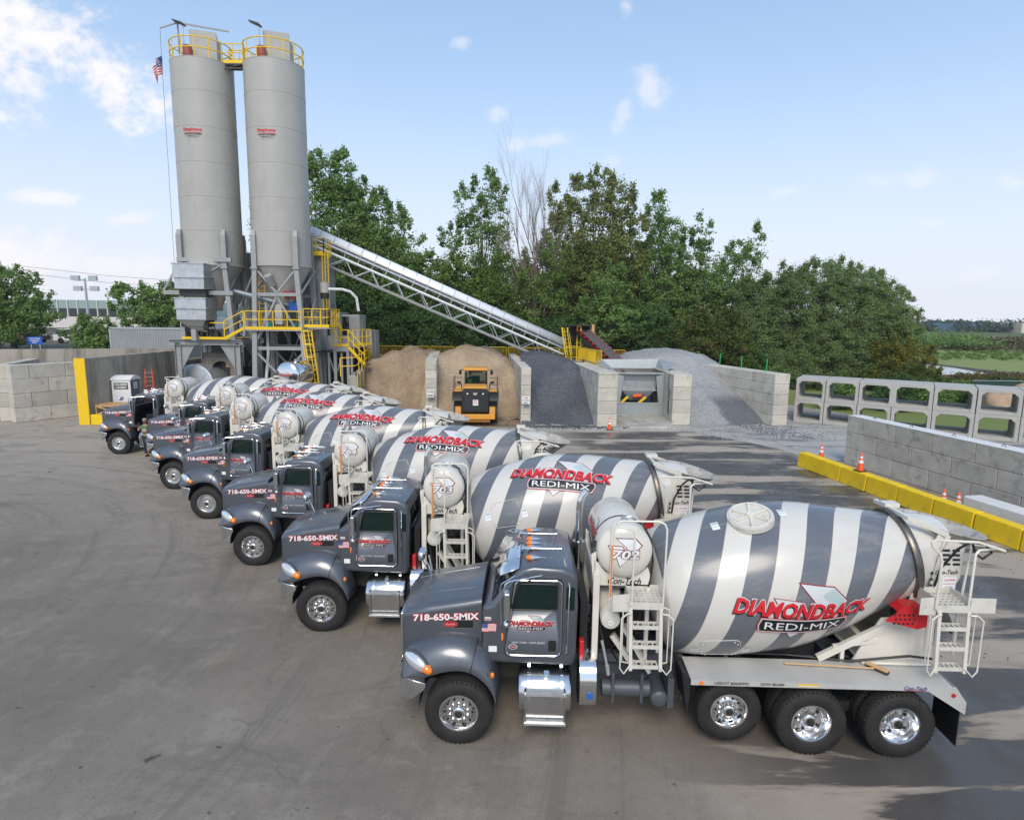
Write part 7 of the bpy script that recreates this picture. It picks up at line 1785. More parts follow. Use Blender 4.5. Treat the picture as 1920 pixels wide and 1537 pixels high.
def hand(p, d, up, curl, parent):
    """palm with four curled fingers and a side thumb gripping an upright edge"""
    p, d, up = Vector(p), Vector(d).normalized(), Vector(up).normalized(); s = d.cross(up).normalized()
    N_ = [p, p + d * .05, p + d * .085]; E_ = [(0, 1), (1, 2)]; R_ = [.026, (.042, .020), (.040, .017)]
    for k, (o_, L_) in enumerate(((-.032, .062), (-.011, .070), (.011, .066), (.032, .052))):
        b = p + d * .095 + up * o_; i0 = len(N_)
        N_ += [b, b + d * L_ * .4 + s * curl * .25 * L_, b + d * L_ * .55 + s * curl * .6 * L_, b + d * L_ * .4 + s * curl * .95 * L_]; R_ += [.0105, .0095, .009, .0075]
        E_ += [(2, i0), (i0, i0 + 1), (i0 + 1, i0 + 2), (i0 + 2, i0 + 3)]
    i0 = len(N_); N_ += [p + d * .03 + up * .038, p + d * .065 + up * .065 + s * curl * .02, p + d * .09 + up * .068 + s * curl * .045]; R_ += [.013, .011, .009]; E_ += [(1, i0), (i0, i0 + 1), (i0 + 1, i0 + 2)]
    return skin_chain(N_, E_, R_, 'hand', M['skin'], parent, 1)
hand(Nn[16], (-.15, .6, .75), (.3, -.3, .5), 1, PT); hand(Nn[20], (.05, .6, .8), (-.4, -.3, .5), -1, PT)
decal('shirt_print', [poly(M['gemlight'], [(-.11, .02), (.0, .10), (.12, .03), (.0, -.01)], 0), poly(M['red'], [(-.14, -.02), (.14, .01), (.13, -.07), (-.13, -.08)], 1), txt('DIAMONDBACK', M['white'], 0, -.035, .22, .028, 2, .03), txt('REDI-MIX', M['logoblack'], 0, -.115, .16, .025, 2, .03)],
      lambda u, v, lay: (-.01 + u, .005 - math.sqrt(max(.0004, .0256 - u * u * .60)) * .93 - .012 - .001 * lay + abs(v) * .02, 1.27 + v), PT)
# loader driver
DP = thing('person', 'driver in a lime hi-vis vest seated in the wheel loader cab', 'person', (-2.62, 38.62, 0), 0)
Dn = [(0, 0, 2.42), (0, .0, 2.62), (0, .0, 2.82), (0, .02, 2.95), (-.09, .25, 2.42), (-.10, .55, 2.40), (-.10, .60, 2.05), (.09, .25, 2.42), (.10, .55, 2.40), (.10, .60, 2.05), (-.2, .02, 2.80), (-.24, .12, 2.6), (-.16, .36, 2.62), (.2, .02, 2.80), (.24, .12, 2.6), (.16, .36, 2.62), (-.14, .43, 2.64), (.14, .43, 2.64)]
skin_chain(Dn, [(0, 1), (1, 2), (2, 3), (0, 4), (4, 5), (5, 6), (0, 7), (7, 8), (8, 9), (2, 10), (10, 11), (11, 12), (2, 13), (13, 14), (14, 15), (12, 16), (15, 17)], [.14, .13, (.16, .11), .06, .085, .06, .045, .085, .06, .045, .055, .042, .032, .055, .042, .032, .035, .035], 'body', M['pants'], DP)
skin_chain([Dn[0], Dn[1], Dn[2], Dn[10], Dn[13]], [(0, 1), (1, 2), (2, 3), (2, 4)], [.155, .145, (.175, .125), .07, .07], 'hi_vis_vest', M['hiviz'], DP)
q = MB(); q.sphere((0, .03, 3.08), .078, .095, .115, 18, 12); h_ = q.build('head', M['skin'], DP, 80)
q = MB(); q.sphere((0, .02, 3.12), .10, .115, .09, 16, 10); q.build('hard_hat', M['white'], DP, 60)
# ================================================================ trees and plants
def leaf_mat(name, a, b, c3=None, thr=.6):
    m = bpy.data.materials.new(name); t = NT(m)
    gi = t.N.new('ShaderNodeNewGeometry')
    c = t.mix(gi.outputs['Random Per Island'], a, b)
    n = t.noise(.35, 4, .6); c = t.mix(t.ma('MULTIPLY', t.rng(n, .4, .65), .45), c, tuple(v * .62 for v in a))
    if c3: c = t.mix(t.rng(t.noise(.55, 5, .7), thr, thr + .07), c, c3)
    t.L.new(c, t.p.inputs['Base Color']); t.p.inputs['Roughness'].default_value = .6; t.p.inputs['Specular IOR Level'].default_value = .25
    tr = t.N.new('ShaderNodeBsdfTranslucent'); t.L.new(c, tr.inputs[0])
    mx = t.N.new('ShaderNodeMixShader'); mx.inputs[0].default_value = .28
    out = [n_ for n_ in t.N if n_.type == 'OUTPUT_MATERIAL'][0]
    t.L.new(t.p.outputs[0], mx.inputs[1]); t.L.new(tr.outputs[0], mx.inputs[2]); t.L.new(mx.outputs[0], out.inputs[0]); return m
M['leaf_poplar'] = leaf_mat('leaf_poplar', (.135, .235, .06), (.24, .36, .11))
M['leaf_brown'] = leaf_mat('leaf_olive', (.17, .215, .062), (.27, .30, .10), (.185, .165, .065), .58)
M['leaf_dark'] = leaf_mat('leaf_dark', (.06, .125, .038), (.12, .21, .062))
M['leaf_willow'] = leaf_mat('leaf_willow', (.14, .215, .075), (.25, .34, .13))
M['leaf_light'] = leaf_mat('leaf_light', (.12, .20, .045), (.21, .30, .075))
M['leaf_sumac'] = leaf_mat('leaf_sumac', (.07, .10, .02), (.14, .175, .045), (.24, .13, .055), .58)
M['leaf_yellow'] = leaf_mat('leaf_yellow', (.15, .17, .025), (.26, .23, .04))
M['bark'] = mat('bark', (.11, .09, .07), .9, var=.3, vscale=3, bump=.4)
M['palebark'] = mat('pale_dead_bark', (.22, .18, .145), .9, var=.2, bump=.3)
def leaves(name, clumps, m, parent, size=.20, per=60, seed=1, asp=1.5, droop=0):
    """clumps: rows of x, y, z, rx, ry, rz; leaf-sized faces scattered mostly on each clump's shell"""
    rg = np.random.default_rng(seed); C_ = np.array(clumps, dtype=float); n = len(C_) * per
    idx = np.repeat(np.arange(len(C_)), per)
    d = rg.normal(size=(n, 3)); d /= np.linalg.norm(d, axis=1)[:, None]
    d[:, 2] = np.where(d[:, 2] < -.3, d[:, 2] * .5, d[:, 2])
    rr = np.where(rg.random(n) < .3, rg.uniform(.9, 1.9, n), rg.uniform(.3, 1.1, n) ** .7)
    P_ = C_[idx, :3] + d * C_[idx, 3:6] * rr[:, None]
    nr = d * .5 + rg.normal(size=(n, 3)) * .75 + np.array([0, 0, .35]); nr /= np.linalg.norm(nr, axis=1)[:, None]
    t1 = np.cross(nr, rg.normal(size=(n, 3))); 
    if droop: t1 = t1 * (1 - droop) + np.array([0, 0, -1]) * droop
    t1 /= np.linalg.norm(t1, axis=1)[:, None]; t2 = np.cross(nr, t1); t2 /= np.linalg.norm(t2, axis=1)[:, None]
    s = size * rg.uniform(.6, 1.35, n)[:, None]
    V = np.empty((n, 4, 3)); V[:, 0] = P_ - t1 * s * asp / 2; V[:, 1] = P_ + t2 * s * .45; V[:, 2] = P_ + t1 * s * asp / 2; V[:, 3] = P_ - t2 * s * .45
    me = bpy.data.meshes.new(name); me.vertices.add(n * 4); me.vertices.foreach_set('co', V.reshape(-1)); me.loops.add(n * 4); me.loops.foreach_set('vertex_index', np.arange(n * 4, dtype=np.int32))
    me.polygons.add(n); me.polygons.foreach_set('loop_start', np.arange(0, n * 4, 4, dtype=np.int32)); me.polygons.foreach_set('loop_total', np.full(n, 4, dtype=np.int32)); me.update(calc_edges=True)
    me.materials.append(m); o = bpy.data.objects.new(name, me); COL.objects.link(o); o.parent = parent; return o
def tree(name, label, x, y, z, lobes, m, size=.22, per=62, seed=1, cl=1.0, dens=1.0, trunk=.25, hz=None, bark='bark', group=None, droop=0, cat='tree', gaps=0):
    """lobes: (dx, dz, rx, rz) ellipses of the crown outline as seen from the yard, height above the foot"""
    T = thing(name, label, cat, (x, y, z), 0, group); rg = random.Random(seed); cls = []; tips = []
    for (dx, dz, rx, rz) in lobes:
        ry = min(rx * .9 + .3, 3.2); vol = rx * ry * rz
        n = max(5, int(dens * 10.5 * (rx * rz) / (cl * cl) * (.6 + .4 * ry / 2)))
        for i in range(n):
            while True:
                a, b, c = rg.uniform(-1, 1), rg.uniform(-1, 1), rg.uniform(-1, 1); k = a * a + b * b + c * c
                if .22 < k < 1: break
            cx, cy, cz = dx + a * rx, b * ry, dz + c * rz
            if gaps and rg.random() < gaps: continue
            q_ = cl * rg.uniform(.35, .72); cls.append((cx, cy, cz, q_, q_, q_ * rg.uniform(.7, 1.25)))
            if rg.random() < .16: tips.append((cx, cy, cz))
        # leafy shoots that break the outline
        for i in range(int(3 + rx * 2.2)):
            a = rg.uniform(0, PI); px, pz = dx + rx * 1.02 * math.cos(a), dz + rz * 1.02 * math.sin(a)
            L = rg.uniform(.4, 1.1) * cl; vx = .35 * math.cos(a)
            for k in range(3): cls.append((px + vx * L * k / 3, rg.uniform(-.5, .5) * ry, pz + L * k / 3, .26 * cl, .26 * cl, .36 * cl))
    if m is not None: leaves('crown', cls, m, T, size * .72, max(12, int(per * 1.12)), seed, droop=droop)
    q = MB(); top = max(l[1] for l in lobes) * .8; bx = sum(l[0] for l in lobes) / len(lobes) * .5
    q.tube([(0, 0, -.3), (bx * .2, .1, top * .3), (bx * .5, -.1, top * .65), (bx, 0, top)], trunk, 7)
    q2 = MB(); n0 = 9
    V = [];
    for i, p in enumerate([(0, 0, -.3), (bx * .2, .1, top * .3), (bx * .5, -.1, top * .65), (bx, 0, top)]): pass
    q = MB(); rings = []
    for i, (p, r_) in enumerate(zip([(0, 0, -.3), (bx * .2, .1, top * .3), (bx * .5, -.1, top * .65), (bx, 0, top)], (trunk * 1.25, trunk, trunk * .65, trunk * .2))):
        rings.append([(p[0] + r_ * math.cos(2 * PI * k / 8), p[1] + r_ * math.sin(2 * PI * k / 8), p[2]) for k in range(8)])
    q.loft(rings)
    for tx, ty, tz in tips[:26]:
        z0 = min(tz * .75, top * rg.uniform(.2, .8)); f = z0 / top; b = Vector((bx * f * .8, 0, z0)); e = Vector((tx, ty, tz)); mid = (b + e) / 2 + Vector((0, 0, -.08 * (e - b).length))
        r_ = trunk * .32; q.cyl(b, mid, r_, r_ * .6, 6, False); q.cyl(mid, e, r_ * .6, r_ * .15, 6, False)
    q.build('trunk', M[bark], T, 60, fix=False); return T
TZ = 2.85
tree('poplar_tree', 'tall green poplar just right of the silos', -17.6, 64, TZ, [(-1.5, 16.0, 1.6, 3.2), (.6, 16.2, 1.3, 2.9), (2.4, 13.8, 1.5, 3.0), (-.3, 12, 3.3, 4), (2.2, 9.5, 2.6, 3.5), (-1.5, 7.5, 3.4, 3.2), (1.5, 5, 3.5, 3)], M['leaf_poplar'], .24, 62, 3, 1.0, .95)
tree('poplar_tree', 'green poplar between the two silos and beyond', -25.2, 66, TZ, [(0, 12.6, 1.6, 2.8), (.8, 9, 2.3, 3.4), (-.6, 6, 2.6, 3)], M['leaf_poplar'], .24, 60, 8, 1.0)
tree('poplar_tree', 'dark green poplar with a stepped top above the covered conveyor', -12.4, 63, TZ, [(-1.0, 12.6, 1.3, 2.6), (.7, 12.2, .9, 2.0), (2.0, 9.8, 1.3, 2.4), (-.6, 9, 2.4, 3), (2.9, 6.8, 1.7, 2.0), (.6, 5.5, 3.4, 3.2)], M['leaf_poplar'], .22, 62, 4, 1.0)
tree('small_tree', 'small bright green tree showing behind the middle of the conveyor', -7.2, 62, TZ, [(0, 7.8, 1.9, 1.7), (1.8, 6.4, 1.8, 1.9), (-.8, 5, 2, 2), (3.6, 5.6, 1.3, 2.2)], M['leaf_light'], .22, 52, 6, .95, .8)
tree('poplar_tree', 'airy poplar left of the bare tree', -3.2, 65, TZ, [(-1.4, 14.0, 1.2, 2.4), (.3, 15.8, 1.1, 2.2), (1.5, 14.0, 1.2, 2.6), (-2.6, 10.8, 1.5, 1.9), (.2, 10.6, 2.5, 3.2), (-1.6, 7.4, 2.6, 2.2), (2.4, 8.5, 2.0, 3), (.5, 4.2, 3.4, 3)], M['leaf_poplar'], .22, 50, 7, .95, .72, gaps=.12)
tree('light_tree', 'light green tree below the bare tree', 2.6, 61, TZ, [(-3.4, 6.8, 1.6, 2.2), (-4.6, 4.2, 1.8, 2.2), (0, 4.4, 3, 3.4), (1.2, 8.6, 1.6, 2.2)], M['leaf_light'], .20, 50, 12, .9, .75)
tree('poplar_tree', 'broad olive brown poplar right of the bare tree', 8.6, 66, TZ, [(-4.0, 14.4, 1.0, 2.2), (-2.0, 15.4, 1.1, 2.0), (.2, 16.2, 1.3, 2.2), (2.0, 15.4, 1.4, 2.0), (-3.2, 11, 2.2, 3.2), (.4, 11.6, 3.2, 4.0), (3.0, 11.0, 2.2, 3.6), (0, 6.5, 4.6, 4), (-4, 6, 2.4, 3.2)], M['leaf_brown'], .21, 64, 9, 1.0, .95, hz=1)
tree('poplar_tree', 'small leafy tree in front of the olive brown poplar', 9.0, 59.5, TZ, [(0, 6.4, 1.6, 2.1), (-.8, 3.6, 2.0, 2.4), (1.4, 3.4, 2.0, 2.4)], M['leaf_poplar'], .20, 55, 14, .8, .9)
tree('poplar_tree', 'slim green poplar right of the olive brown one', 15.6, 67, TZ - 3, [(-.5, 17.0, 1.1, 2.2), (.5, 14.4, 1.6, 2.6), (-.6, 10.5, 2.4, 4), (.6, 5.5, 3.2, 4)], M['leaf_poplar'], .21, 58, 15, .95)
tree('poplar_tree', 'airy green poplar, third from the willow', 20.0, 68, TZ - 3.3, [(0, 15.4, 1.0, 2.0), (-.8, 12.4, 1.6, 2.4), (1.2, 12.2, 1.2, 2.0), (0, 8.0, 2.6, 3.6), (0, 4, 3.6, 3.4)], M['leaf_poplar'], .21, 52, 16, .95, .85)
tree('poplar_tree', 'leaning green poplar beside the willow', 24.4, 68, TZ - 3.3, [(1.2, 14.4, .9, 1.9), (-.6, 13.2, 1.1, 1.6), (.4, 10.8, 1.9, 2.4), (-.5, 7, 2.6, 3.4), (0, 3.5, 3.2, 3)], M['leaf_poplar'], .21, 52, 17, .95, .85)
tree('willow_tree', 'broad round willow at the right end of the tree line', 32.6, 66, -.5, [(0, 11.0, 2.6, 2.0), (-4.2, 10.2, 2.5, 2.0), (3.6, 10.0, 2.6, 2.0), (-7.4, 8.4, 2.2, 2.6), (6.4, 8.0, 2.4, 2.4), (-3.5, 7.0, 3.6, 3.2), (2.5, 6.8, 4.0, 3.4), (7.5, 5.4, 2.2, 2.6), (-7.5, 4.8, 2.4, 2.8), (0, 4.0, 5, 3), (5, 2.6, 4.4, 2.6), (-5, 2.4, 4, 2.2), (0, 1.4, 5, 1.8), (7, 1.4, 3.0, 1.8)], M['leaf_willow'], .14, 190, 20, .95, 1.15, trunk=.4, droop=.35)
tree('poplar_tree', 'thin leafy poplar poking out right of the willow', 42.9, 70, -.5, [(-2.2, 9.6, .9, 1.3), (-.2, 9.0, 1.0, 1.2), (1.2, 7.2, 1.0, 1.2), (-1.0, 6.5, 1.8, 2.2), (-.5, 3.5, 2.0, 2.4)], M['leaf_light'], .20, 46, 21, .8, .7)
tree('sumac_tree', 'low sumac with reddish flower heads above the pale gravel heap', 17.6, 57, .6, [(-1.4, 5.2, 1.3, 1.1), (.6, 5.6, 1.4, 1.0), (2.4, 4.9, 1.3, 1.1), (-.4, 3.4, 2.4, 1.6), (2.8, 2.8, 1.6, 1.5)], M['leaf_sumac'], .20, 50, 22, .7, .8, .12)
tree('bush', 'yellow green bush at the right foot of the willow', 39.8, 63, -.6, [(-1.5, 3.6, 1.6, 1.6), (.6, 3.2, 1.9, 1.8), (-.5, 1.5, 2.6, 1.6), (2.2, 1.8, 1.2, 1.3)], M['leaf_yellow'], .15, 60, 23, .7, .85, .1, cat='bush')
tree('bush', 'low orange tinged bush below the yellow green one', 37.0, 58, -.6, [(0, 1.8, 1.8, 1.1), (-2, 1.5, 1.5, 1), (2.2, 1.4, 1.4, .9)], M['leaf_sumac'], .15, 60, 24, .6, .85, .08, cat='bush')
tree('dark_thicket_tree', 'green tree filling in behind the olive brown poplar', 12.5, 71, TZ, [(-1, 9, 3.2, 3.5), (3, 7.5, 3.2, 4.5), (-4, 6.5, 3.5, 4)], M['leaf_poplar'], .22, 60, 64, 1.0, .8)
tree('dark_thicket_tree', 'green tree filling in between the airy poplars', 21.5, 73, -.4, [(0, 9.5, 3.2, 3.5), (-3.5, 8, 3, 4), (3.5, 7.5, 2.8, 4)], M['leaf_poplar'], .22, 60, 65, 1.0, .8)
# bare tree
T = thing('bare_tree', 'tall leafless tree with forked pale limbs', 'tree', (2.2, 62.5, TZ)); q = MB(); rg = random.Random(31)
def limb(p, d, L, r, dep):
    p = Vector(p); d = Vector(d).normalized(); n = 3
    for k in range(n):
        e = p + d * L / n; r2 = r * .84; q.cyl(p, e, r, r2, 6 if r > .03 else 4, False); p = e; r = r2
        d = (d + Vector((rg.uniform(-.09, .09), rg.uniform(-.09, .09), rg.uniform(-.02, .08)))).normalized()
        if dep < 5 and (k > 0 or dep > 0):
            for s_ in range(2 if dep < 4 else 1):
                sd = Vector((rg.uniform(-1, 1), rg.uniform(-.8, .8), rg.uniform(.4, 1.4))).normalized(); dd = (d * .9 + sd * .55).normalized()
                if rg.random() < .85: limb(p, dd, L * rg.uniform(.45, .7), r * .55, dep + 1)
for (px, dx, L, r, lab) in ((0, -.10, 14.5, .24, 1), (.3, .16, 12.0, .15, 2), (-.4, -.24, 9.5, .12, 3), (.2, -.02, 16.5, .17, 4)):
    limb((px, 0, -.2), (dx, 0, 1), L * .56, r * 1.15, 0)
q.build('trunk_and_limbs', M['palebark'], T, 60, fix=False)
# dark understorey behind the bins: each shrub its own
k = 0
NS = ['leftmost', 'second', 'third', 'fourth', 'fifth', 'sixth', 'seventh', 'eighth', 'ninth', 'tenth']
for i, (x, h) in enumerate(((-16.5, 6.2), (-12.6, 5.8), (-9.2, 5.2), (-5.6, 4.4), (-2.2, 4.0), (1.6, 3.6), (5.4, 3.8), (12.6, 4.6), (16.5, 4.2), (21.0, 4.4))):
    tree('locust_shrub', 'dark bushy locust behind the yellow barriers, %s from the silos' % NS[i], x, 60 + (i % 3) * .7, TZ if x < 13 else -.3, [(0, h * .72, 2.4, h * .30), (-1.4, h * .4, 2.2, h * .4), (1.4, h * .38, 2.2, h * .4)], M['leaf_dark'], .19, 72, 40 + i, .85, 1.0, .1, group='dark locust shrubs behind the barriers')
tree('dark_thicket_tree', 'dark tree filling the gap behind the low end of the conveyor', 5.0, 70, TZ, [(0, 7, 4.2, 4.2), (-5, 5, 4, 4), (5, 4.6, 4, 4)], M['leaf_dark'], .26, 70, 60, 1.2)
tree('dark_thicket_tree', 'dark tree behind the slim poplars', 19.5, 72, -.4, [(0, 6.5, 4.5, 5), (6, 5, 4, 4.4), (-5, 6, 3.5, 5)], M['leaf_dark'], .26, 70, 61, 1.2)
tree('dark_thicket_tree', 'dark tree behind the poplars by the silos', -15, 70, TZ, [(0, 6, 5, 5), (-6, 5, 4, 4), (5, 5, 4, 4)], M['leaf_dark'], .26, 70, 62, 1.2)
# left side trees
tree('locust_tree', 'spreading locust at the left edge above the concrete walls', -49.6, 62, TZ, [(-3.2, 7.0, 2.6, 1.0), (.6, 6.6, 2.2, .9), (-4.5, 5.0, 3.6, 1.5), (.2, 4.6, 3.0, 1.3), (-3.6, 2.6, 4.2, 2.0), (1.8, 3.1, 2.4, .9), (-.6, 1.6, 3.4, 1.4)], M['leaf_poplar'], .22, 56, 70, .85, .95)
tree('locust_tree', 'locust above the long grey container', -33.8, 60, TZ, [(-2.4, 5.2, 1.8, .8), (.2, 5.4, 1.8, .8), (2.4, 4.8, 1.6, .9), (-1.4, 3.6, 2.8, 1.2), (1.6, 3.4, 2.4, 1.2), (0, 1.8, 3.4, 1.2)], M['leaf_poplar'], .21, 54, 71, .8, .95)
tree('locust_tree', 'small locust between the light mast and the container', -38.2, 57, 1.8, [(0, 3.4, 1.2, .7), (-.8, 2.4, 1.6, .8), (1.0, 2.2, 1.3, .8), (0, 1.2, 1.8, .9)], M['leaf_poplar'], .20, 54, 72, .7, .9, .12)
# shrubs in front of the marsh fence and in the marsh
for i, (x, y, r_, h, m) in enumerate(((34.5, 55, 1.5, 1.9, 'leaf_dark'), (38, 56, 1.5, 1.7, 'leaf_dark'), (41.5, 56.5, 1.6, 1.5, 'leaf_poplar'), (43.6, 55.5, 1.4, 2.0, 'leaf_dark'), (46.2, 56.5, 1.3, 1.6, 'leaf_dark'), (31, 50, 1.3, 1.9, 'leaf_dark'), (27, 50.5, 1.2, 1.8, 'leaf_poplar'), (34.2, 50.4, 1.4, 1.9, 'leaf_poplar'))):
    tree('bush', ('low dark bush at the marsh edge, %s from the willow' % NS[i] if i < 5 else 'bush seen through the upper culverts, %s from the block wall' % ('second', 'first', 'third')[i - 5]), x, y, -.6, [(0, h * .6, r_, h * .5), (r_ * .6, h * .4, r_ * .7, h * .4), (-r_ * .6, h * .45, r_ * .7, h * .4)], M[m], .14, 70, 80 + i, .5, .9, .06, cat='bush')
def mass(name, label, x0, x1, y0, y1, h, n, m, size, per, seed, z=-.6, kind=None):
    rg = random.Random(seed); cls = []
    for i in range(n):
        r_ = h * rg.uniform(.35, .8); cls.append((rg.uniform(x0, x1), rg.uniform(y0, y1), z + h * rg.uniform(.2, .75), r_ * 1.4, r_ * 1.4, r_ * .8))
    o = leaves(name, cls, m, None, size, per, seed); return tag(o, label, 'vegetation', kind='stuff')
mass('reed_bed', 'brownish reed bed beyond the bright marsh grass', 100, 330, 165, 230, 1.6, 600, leaf_mat('reed_leaf', (.10, .085, .04), (.17, .13, .07)), .5, 110, 91)
mass('marsh_scrub', 'green scrub clumps left of the marsh', 101, 120, 150, 185, 3.4, 34, M['leaf_poplar'], .35, 260, 92)
mass('river_reeds', 'reddish reeds on the near bank of the creek', 50, 110, 73, 79, .8, 300, leaf_mat('bank_leaf', (.12, .09, .03), (.17, .15, .05)), .22, 60, 93)
mass('far_woods', 'far wood along the horizon', 150, 1000, 400, 560, 5.6, 1400, leaf_mat('leaf_far', (.05, .085, .055), (.09, .12, .085)), 1.5, 90, 94)
mass('far_woods', 'far wood on the horizon behind the poplars and the city side', -900, 150, 520, 640, 7, 400, M['leaf_dark'], 3.0, 50, 95)
mass('reed_bed', 'rusty brown reeds mixed into the scrub behind the bright grass', 112, 300, 148, 166, 1.3, 420, bpy.data.materials['reed_leaf'], .35, 90, 97)
mass('marsh_grass_tufts', 'coarse olive tufts along the far side of the bright marsh grass', 70, 190, 116, 146, .7, 500, M['leaf_light'], .25, 60, 98)
# far buildings
def far(name, label, fn, m, cat='building'):
    q = MB(); fn(q); return tag(q.build(name, m, None, 0), label, cat)
ow = mat('far_white_wall', (.62, .60, .57), .7); bl = mat('far_blue_wall', (.06, .12, .20), .7); cr = mat('far_cream_wall', (.62, .55, .42), .7)
b = far('office_building', 'white many storey building on the horizon at the right', lambda q: (q.box(297, 309, 470, 490, -.6, 8.6), q.box(298, 306, 472, 488, 8.6, 10)), ow)
for r_ in range(4):
    for c_ in range(6):
        q = MB(); q.box(297.6 + c_ * 1.9, 298.6 + c_ * 1.9, 469.8, 469.99, .9 + r_ * 1.95, 1.9 + r_ * 1.95); q.build('window', M['glass_dark'], b, 0)
far('warehouse', 'long blue warehouse on the horizon', lambda q: (q.box(278, 300, 415, 430, -.6, 4.8),), bl, 'warehouse')
far('warehouse', 'blue warehouse with white ends, second along the horizon', lambda q: (q.box(302, 311, 415, 430, -.6, 5.2),), bl, 'warehouse')
far('warehouse', 'low cream warehouse at the right edge of the horizon', lambda q: q.box(318, 380, 392, 410, -.6, 5.6), cr, 'warehouse')
# glass fronted office building on the left
T = thing('office_building', 'low office building with a band of green glass behind the left trees', 'building', (0, 0, 0))
q = MB(); q.box(-84, -46, 92, 110, 1.5, 4.2); q.box(-86, -44, 90.5, 111, 4.2, 5.8); q.build('white_band', ow, T, 0)
q = MB(); q.box(-84, -46, 91.5, 110, 5.8, 8.2); q.build('glass_band', mat('facade_glass', (.28, .38, .36), .15, .2), T, 0)
for i in range(26):
    q = MB(); q.box(-83.5 + i * 1.45, -82.3 + i * 1.45, 91.42, 91.49, 5.85, 7.0); q.build('window', M['glass_dark'], T, 0)
q = MB()
for i in range(27): q.box(-83.75 + i * 1.45, -83.62 + i * 1.45, 91.36, 91.495, 5.8, 8.2)
q.build('mullions', ow, T, 0)
# container on the left
T = thing('shipping_container', 'long grey corrugated container behind the concrete walls on the left', 'container', (0, 0, 0))
q = MB(); q.box(-34.6, -28.0, 53.6, 56, 2.86, 5.3)
for i in range(44): x = -34.5 + i * .148; q.box(x, x + .07, 53.56, 53.599, 3.0, 5.15)
q.build('container_walls', mat('container_grey', (.33, .35, .37), .5, var=.1, vscale=.6), T, 0)
q = MB(); q.box(-34.62, -28, 53.54, 53.6, 5.2, 5.34); q.box(-34.62, -34.5, 53.54, 53.62, 2.86, 5.3); q.build('corner_frame', M['galv'], T, 0)
# floodlight mast
T = thing('floodlight_mast', 'slim mast with four floodlights in front of the glass building', 'light mast', (-54.2, 80, TZ))
q = MB(); q.cyl((0, 0, 0), (0, 0, 7.9), .22, .12, 10); q.bar((-1.2, 0, 7.6), (1.0, 0, 7.6), .1); q.bar((-.9, 0, 6.5), (.9, 0, 6.5), .1); q.build('pole', M['galv'], T)
for x, z in ((-1.5, 7.9), (.7, 7.9), (-1.3, 6.6), (.8, 6.6)):
    q = MB(); q.box(x - .1, x + .9, -.3, .1, z - .3, z + .3); q.build('floodlight', M['galv'], T)
# blue road sign
T = thing('road_sign', 'blue road sign on two posts beyond the left walls', 'sign', (-46.8, 61, TZ))
q = MB(); q.box(-.75, .75, 0, .05, .55, 1.3); q.build('panel', mat('sign_blue', (.01, .10, .48), .5), T)
for x in (-.4, .45):
    q = MB(); q.box(x - .04, x + .04, .051, .1, 0, 1.2); q.build('post', M['galv'], T)
decal('sign_lettering', [txt('EMPLOYEE', M['white'], 0, .17, 1.1, .13, 0, .02), txt('PARKING', M['white'], 0, -.03, .9, .13, 0, .02), txt('ONLY', M['white'], 0, -.22, .5, .12, 0, .02)], planar((0, -.005, .93), (1, 0, 0), (0, 0, 1), (0, -1, 0)), T)
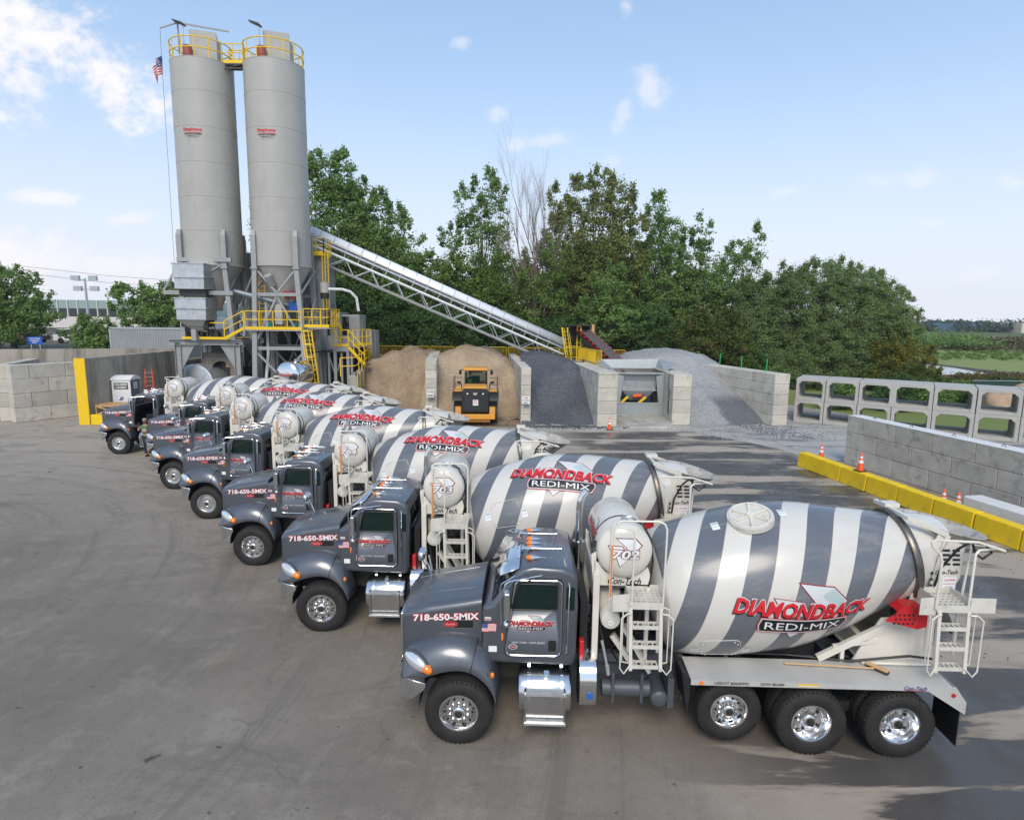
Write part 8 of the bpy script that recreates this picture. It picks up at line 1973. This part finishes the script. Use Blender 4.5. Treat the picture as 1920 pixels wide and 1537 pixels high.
# parked cars far on the left
def car(x, y, m, lab, rz):
    T = thing('parked_car', lab, 'car', (x, y, TZ), rz, 'parked cars beyond the left walls')
    q = MB(); q.loft([[(a, -.9, b) for a, b in ((-2.3, .3), (2.3, .3), (2.35, .8), (1.5, 1.0), (-2.2, 1.05))], [(a, .9, b) for a, b in ((-2.3, .3), (2.3, .3), (2.35, .8), (1.5, 1.0), (-2.2, 1.05))]]); q.build('body', m, T, bevel=.08)
    q = MB(); q.loft([[(a, -.78, b) for a, b in ((-2.1, 1.04), (1.1, 1.0), (.4, 1.6), (-1.8, 1.65))], [(a, .78, b) for a, b in ((-2.1, 1.04), (1.1, 1.0), (.4, 1.6), (-1.8, 1.65))]]); q.build('windows', M['glass_dark'], T, bevel=.05)
    q = MB(); q.box(-1.8, .4, -.76, .76, 1.64, 1.70); q.build('roof', m, T)
    for a in (-1.4, 1.4):
        for s in (-1, 1):
            q = MB(); q.cyl((a, s * .78, .34), (a, s * .92, .34), .34, n=16); q.build('wheel', M['black'], T)
wc = mat('car_white', (.75, .75, .75), .3, coat=.5); sc_ = mat('car_silver', (.35, .36, .38), .3, .5, coat=.5); rc = mat('car_maroon', (.12, .02, .03), .3, coat=.5)
car(-51.6, 74, wc, 'white car parked beneath the glass building', .05); car(-58.5, 75, rc, 'dark red car parked beside the blue sign', 0); car(-44.5, 76, wc, 'second white car, parked right of the light mast', .1); car(-44.0, 66, sc_, 'silver car parked just behind the long concrete wall', .3)
# overhead wires
q = MB()
for dz in (0, .9): q.tube([(-66, 84, 11.6 + dz), (-54, 84, 10.4 + dz), (-44, 84, 9.8 + dz), (-30, 84, 9.6 + dz)], .02, 4)
tag(q.build('power_line', M['darksteel'], None), 'two thin overhead wires left of the silos', 'wires')
# ---- summer haze: one closed box round the camera and everything built
q = MB(); q.box(-900, 1100, -40, 700, -1.7, 40)
hz = q.build('haze', mat('haze_surface', (1, 1, 1)), None, 0)
hm = bpy.data.materials.new('haze_air'); hm.use_nodes = True; hn = hm.node_tree; hn.nodes.remove(hn.nodes['Principled BSDF'])
pv = hn.nodes.new('ShaderNodeVolumePrincipled'); pv.inputs['Color'].default_value = (.80, .87, .95, 1); pv.inputs['Density'].default_value = .0002; pv.inputs['Anisotropy'].default_value = 0
hn.links.new(pv.outputs[0], [n_ for n_ in hn.nodes if n_.type == 'OUTPUT_MATERIAL'][0].inputs['Volume'])
hz.data.materials.clear(); hz.data.materials.append(hm)
tag(hz, 'thin pale summer haze over the whole view', 'haze', kind='stuff')
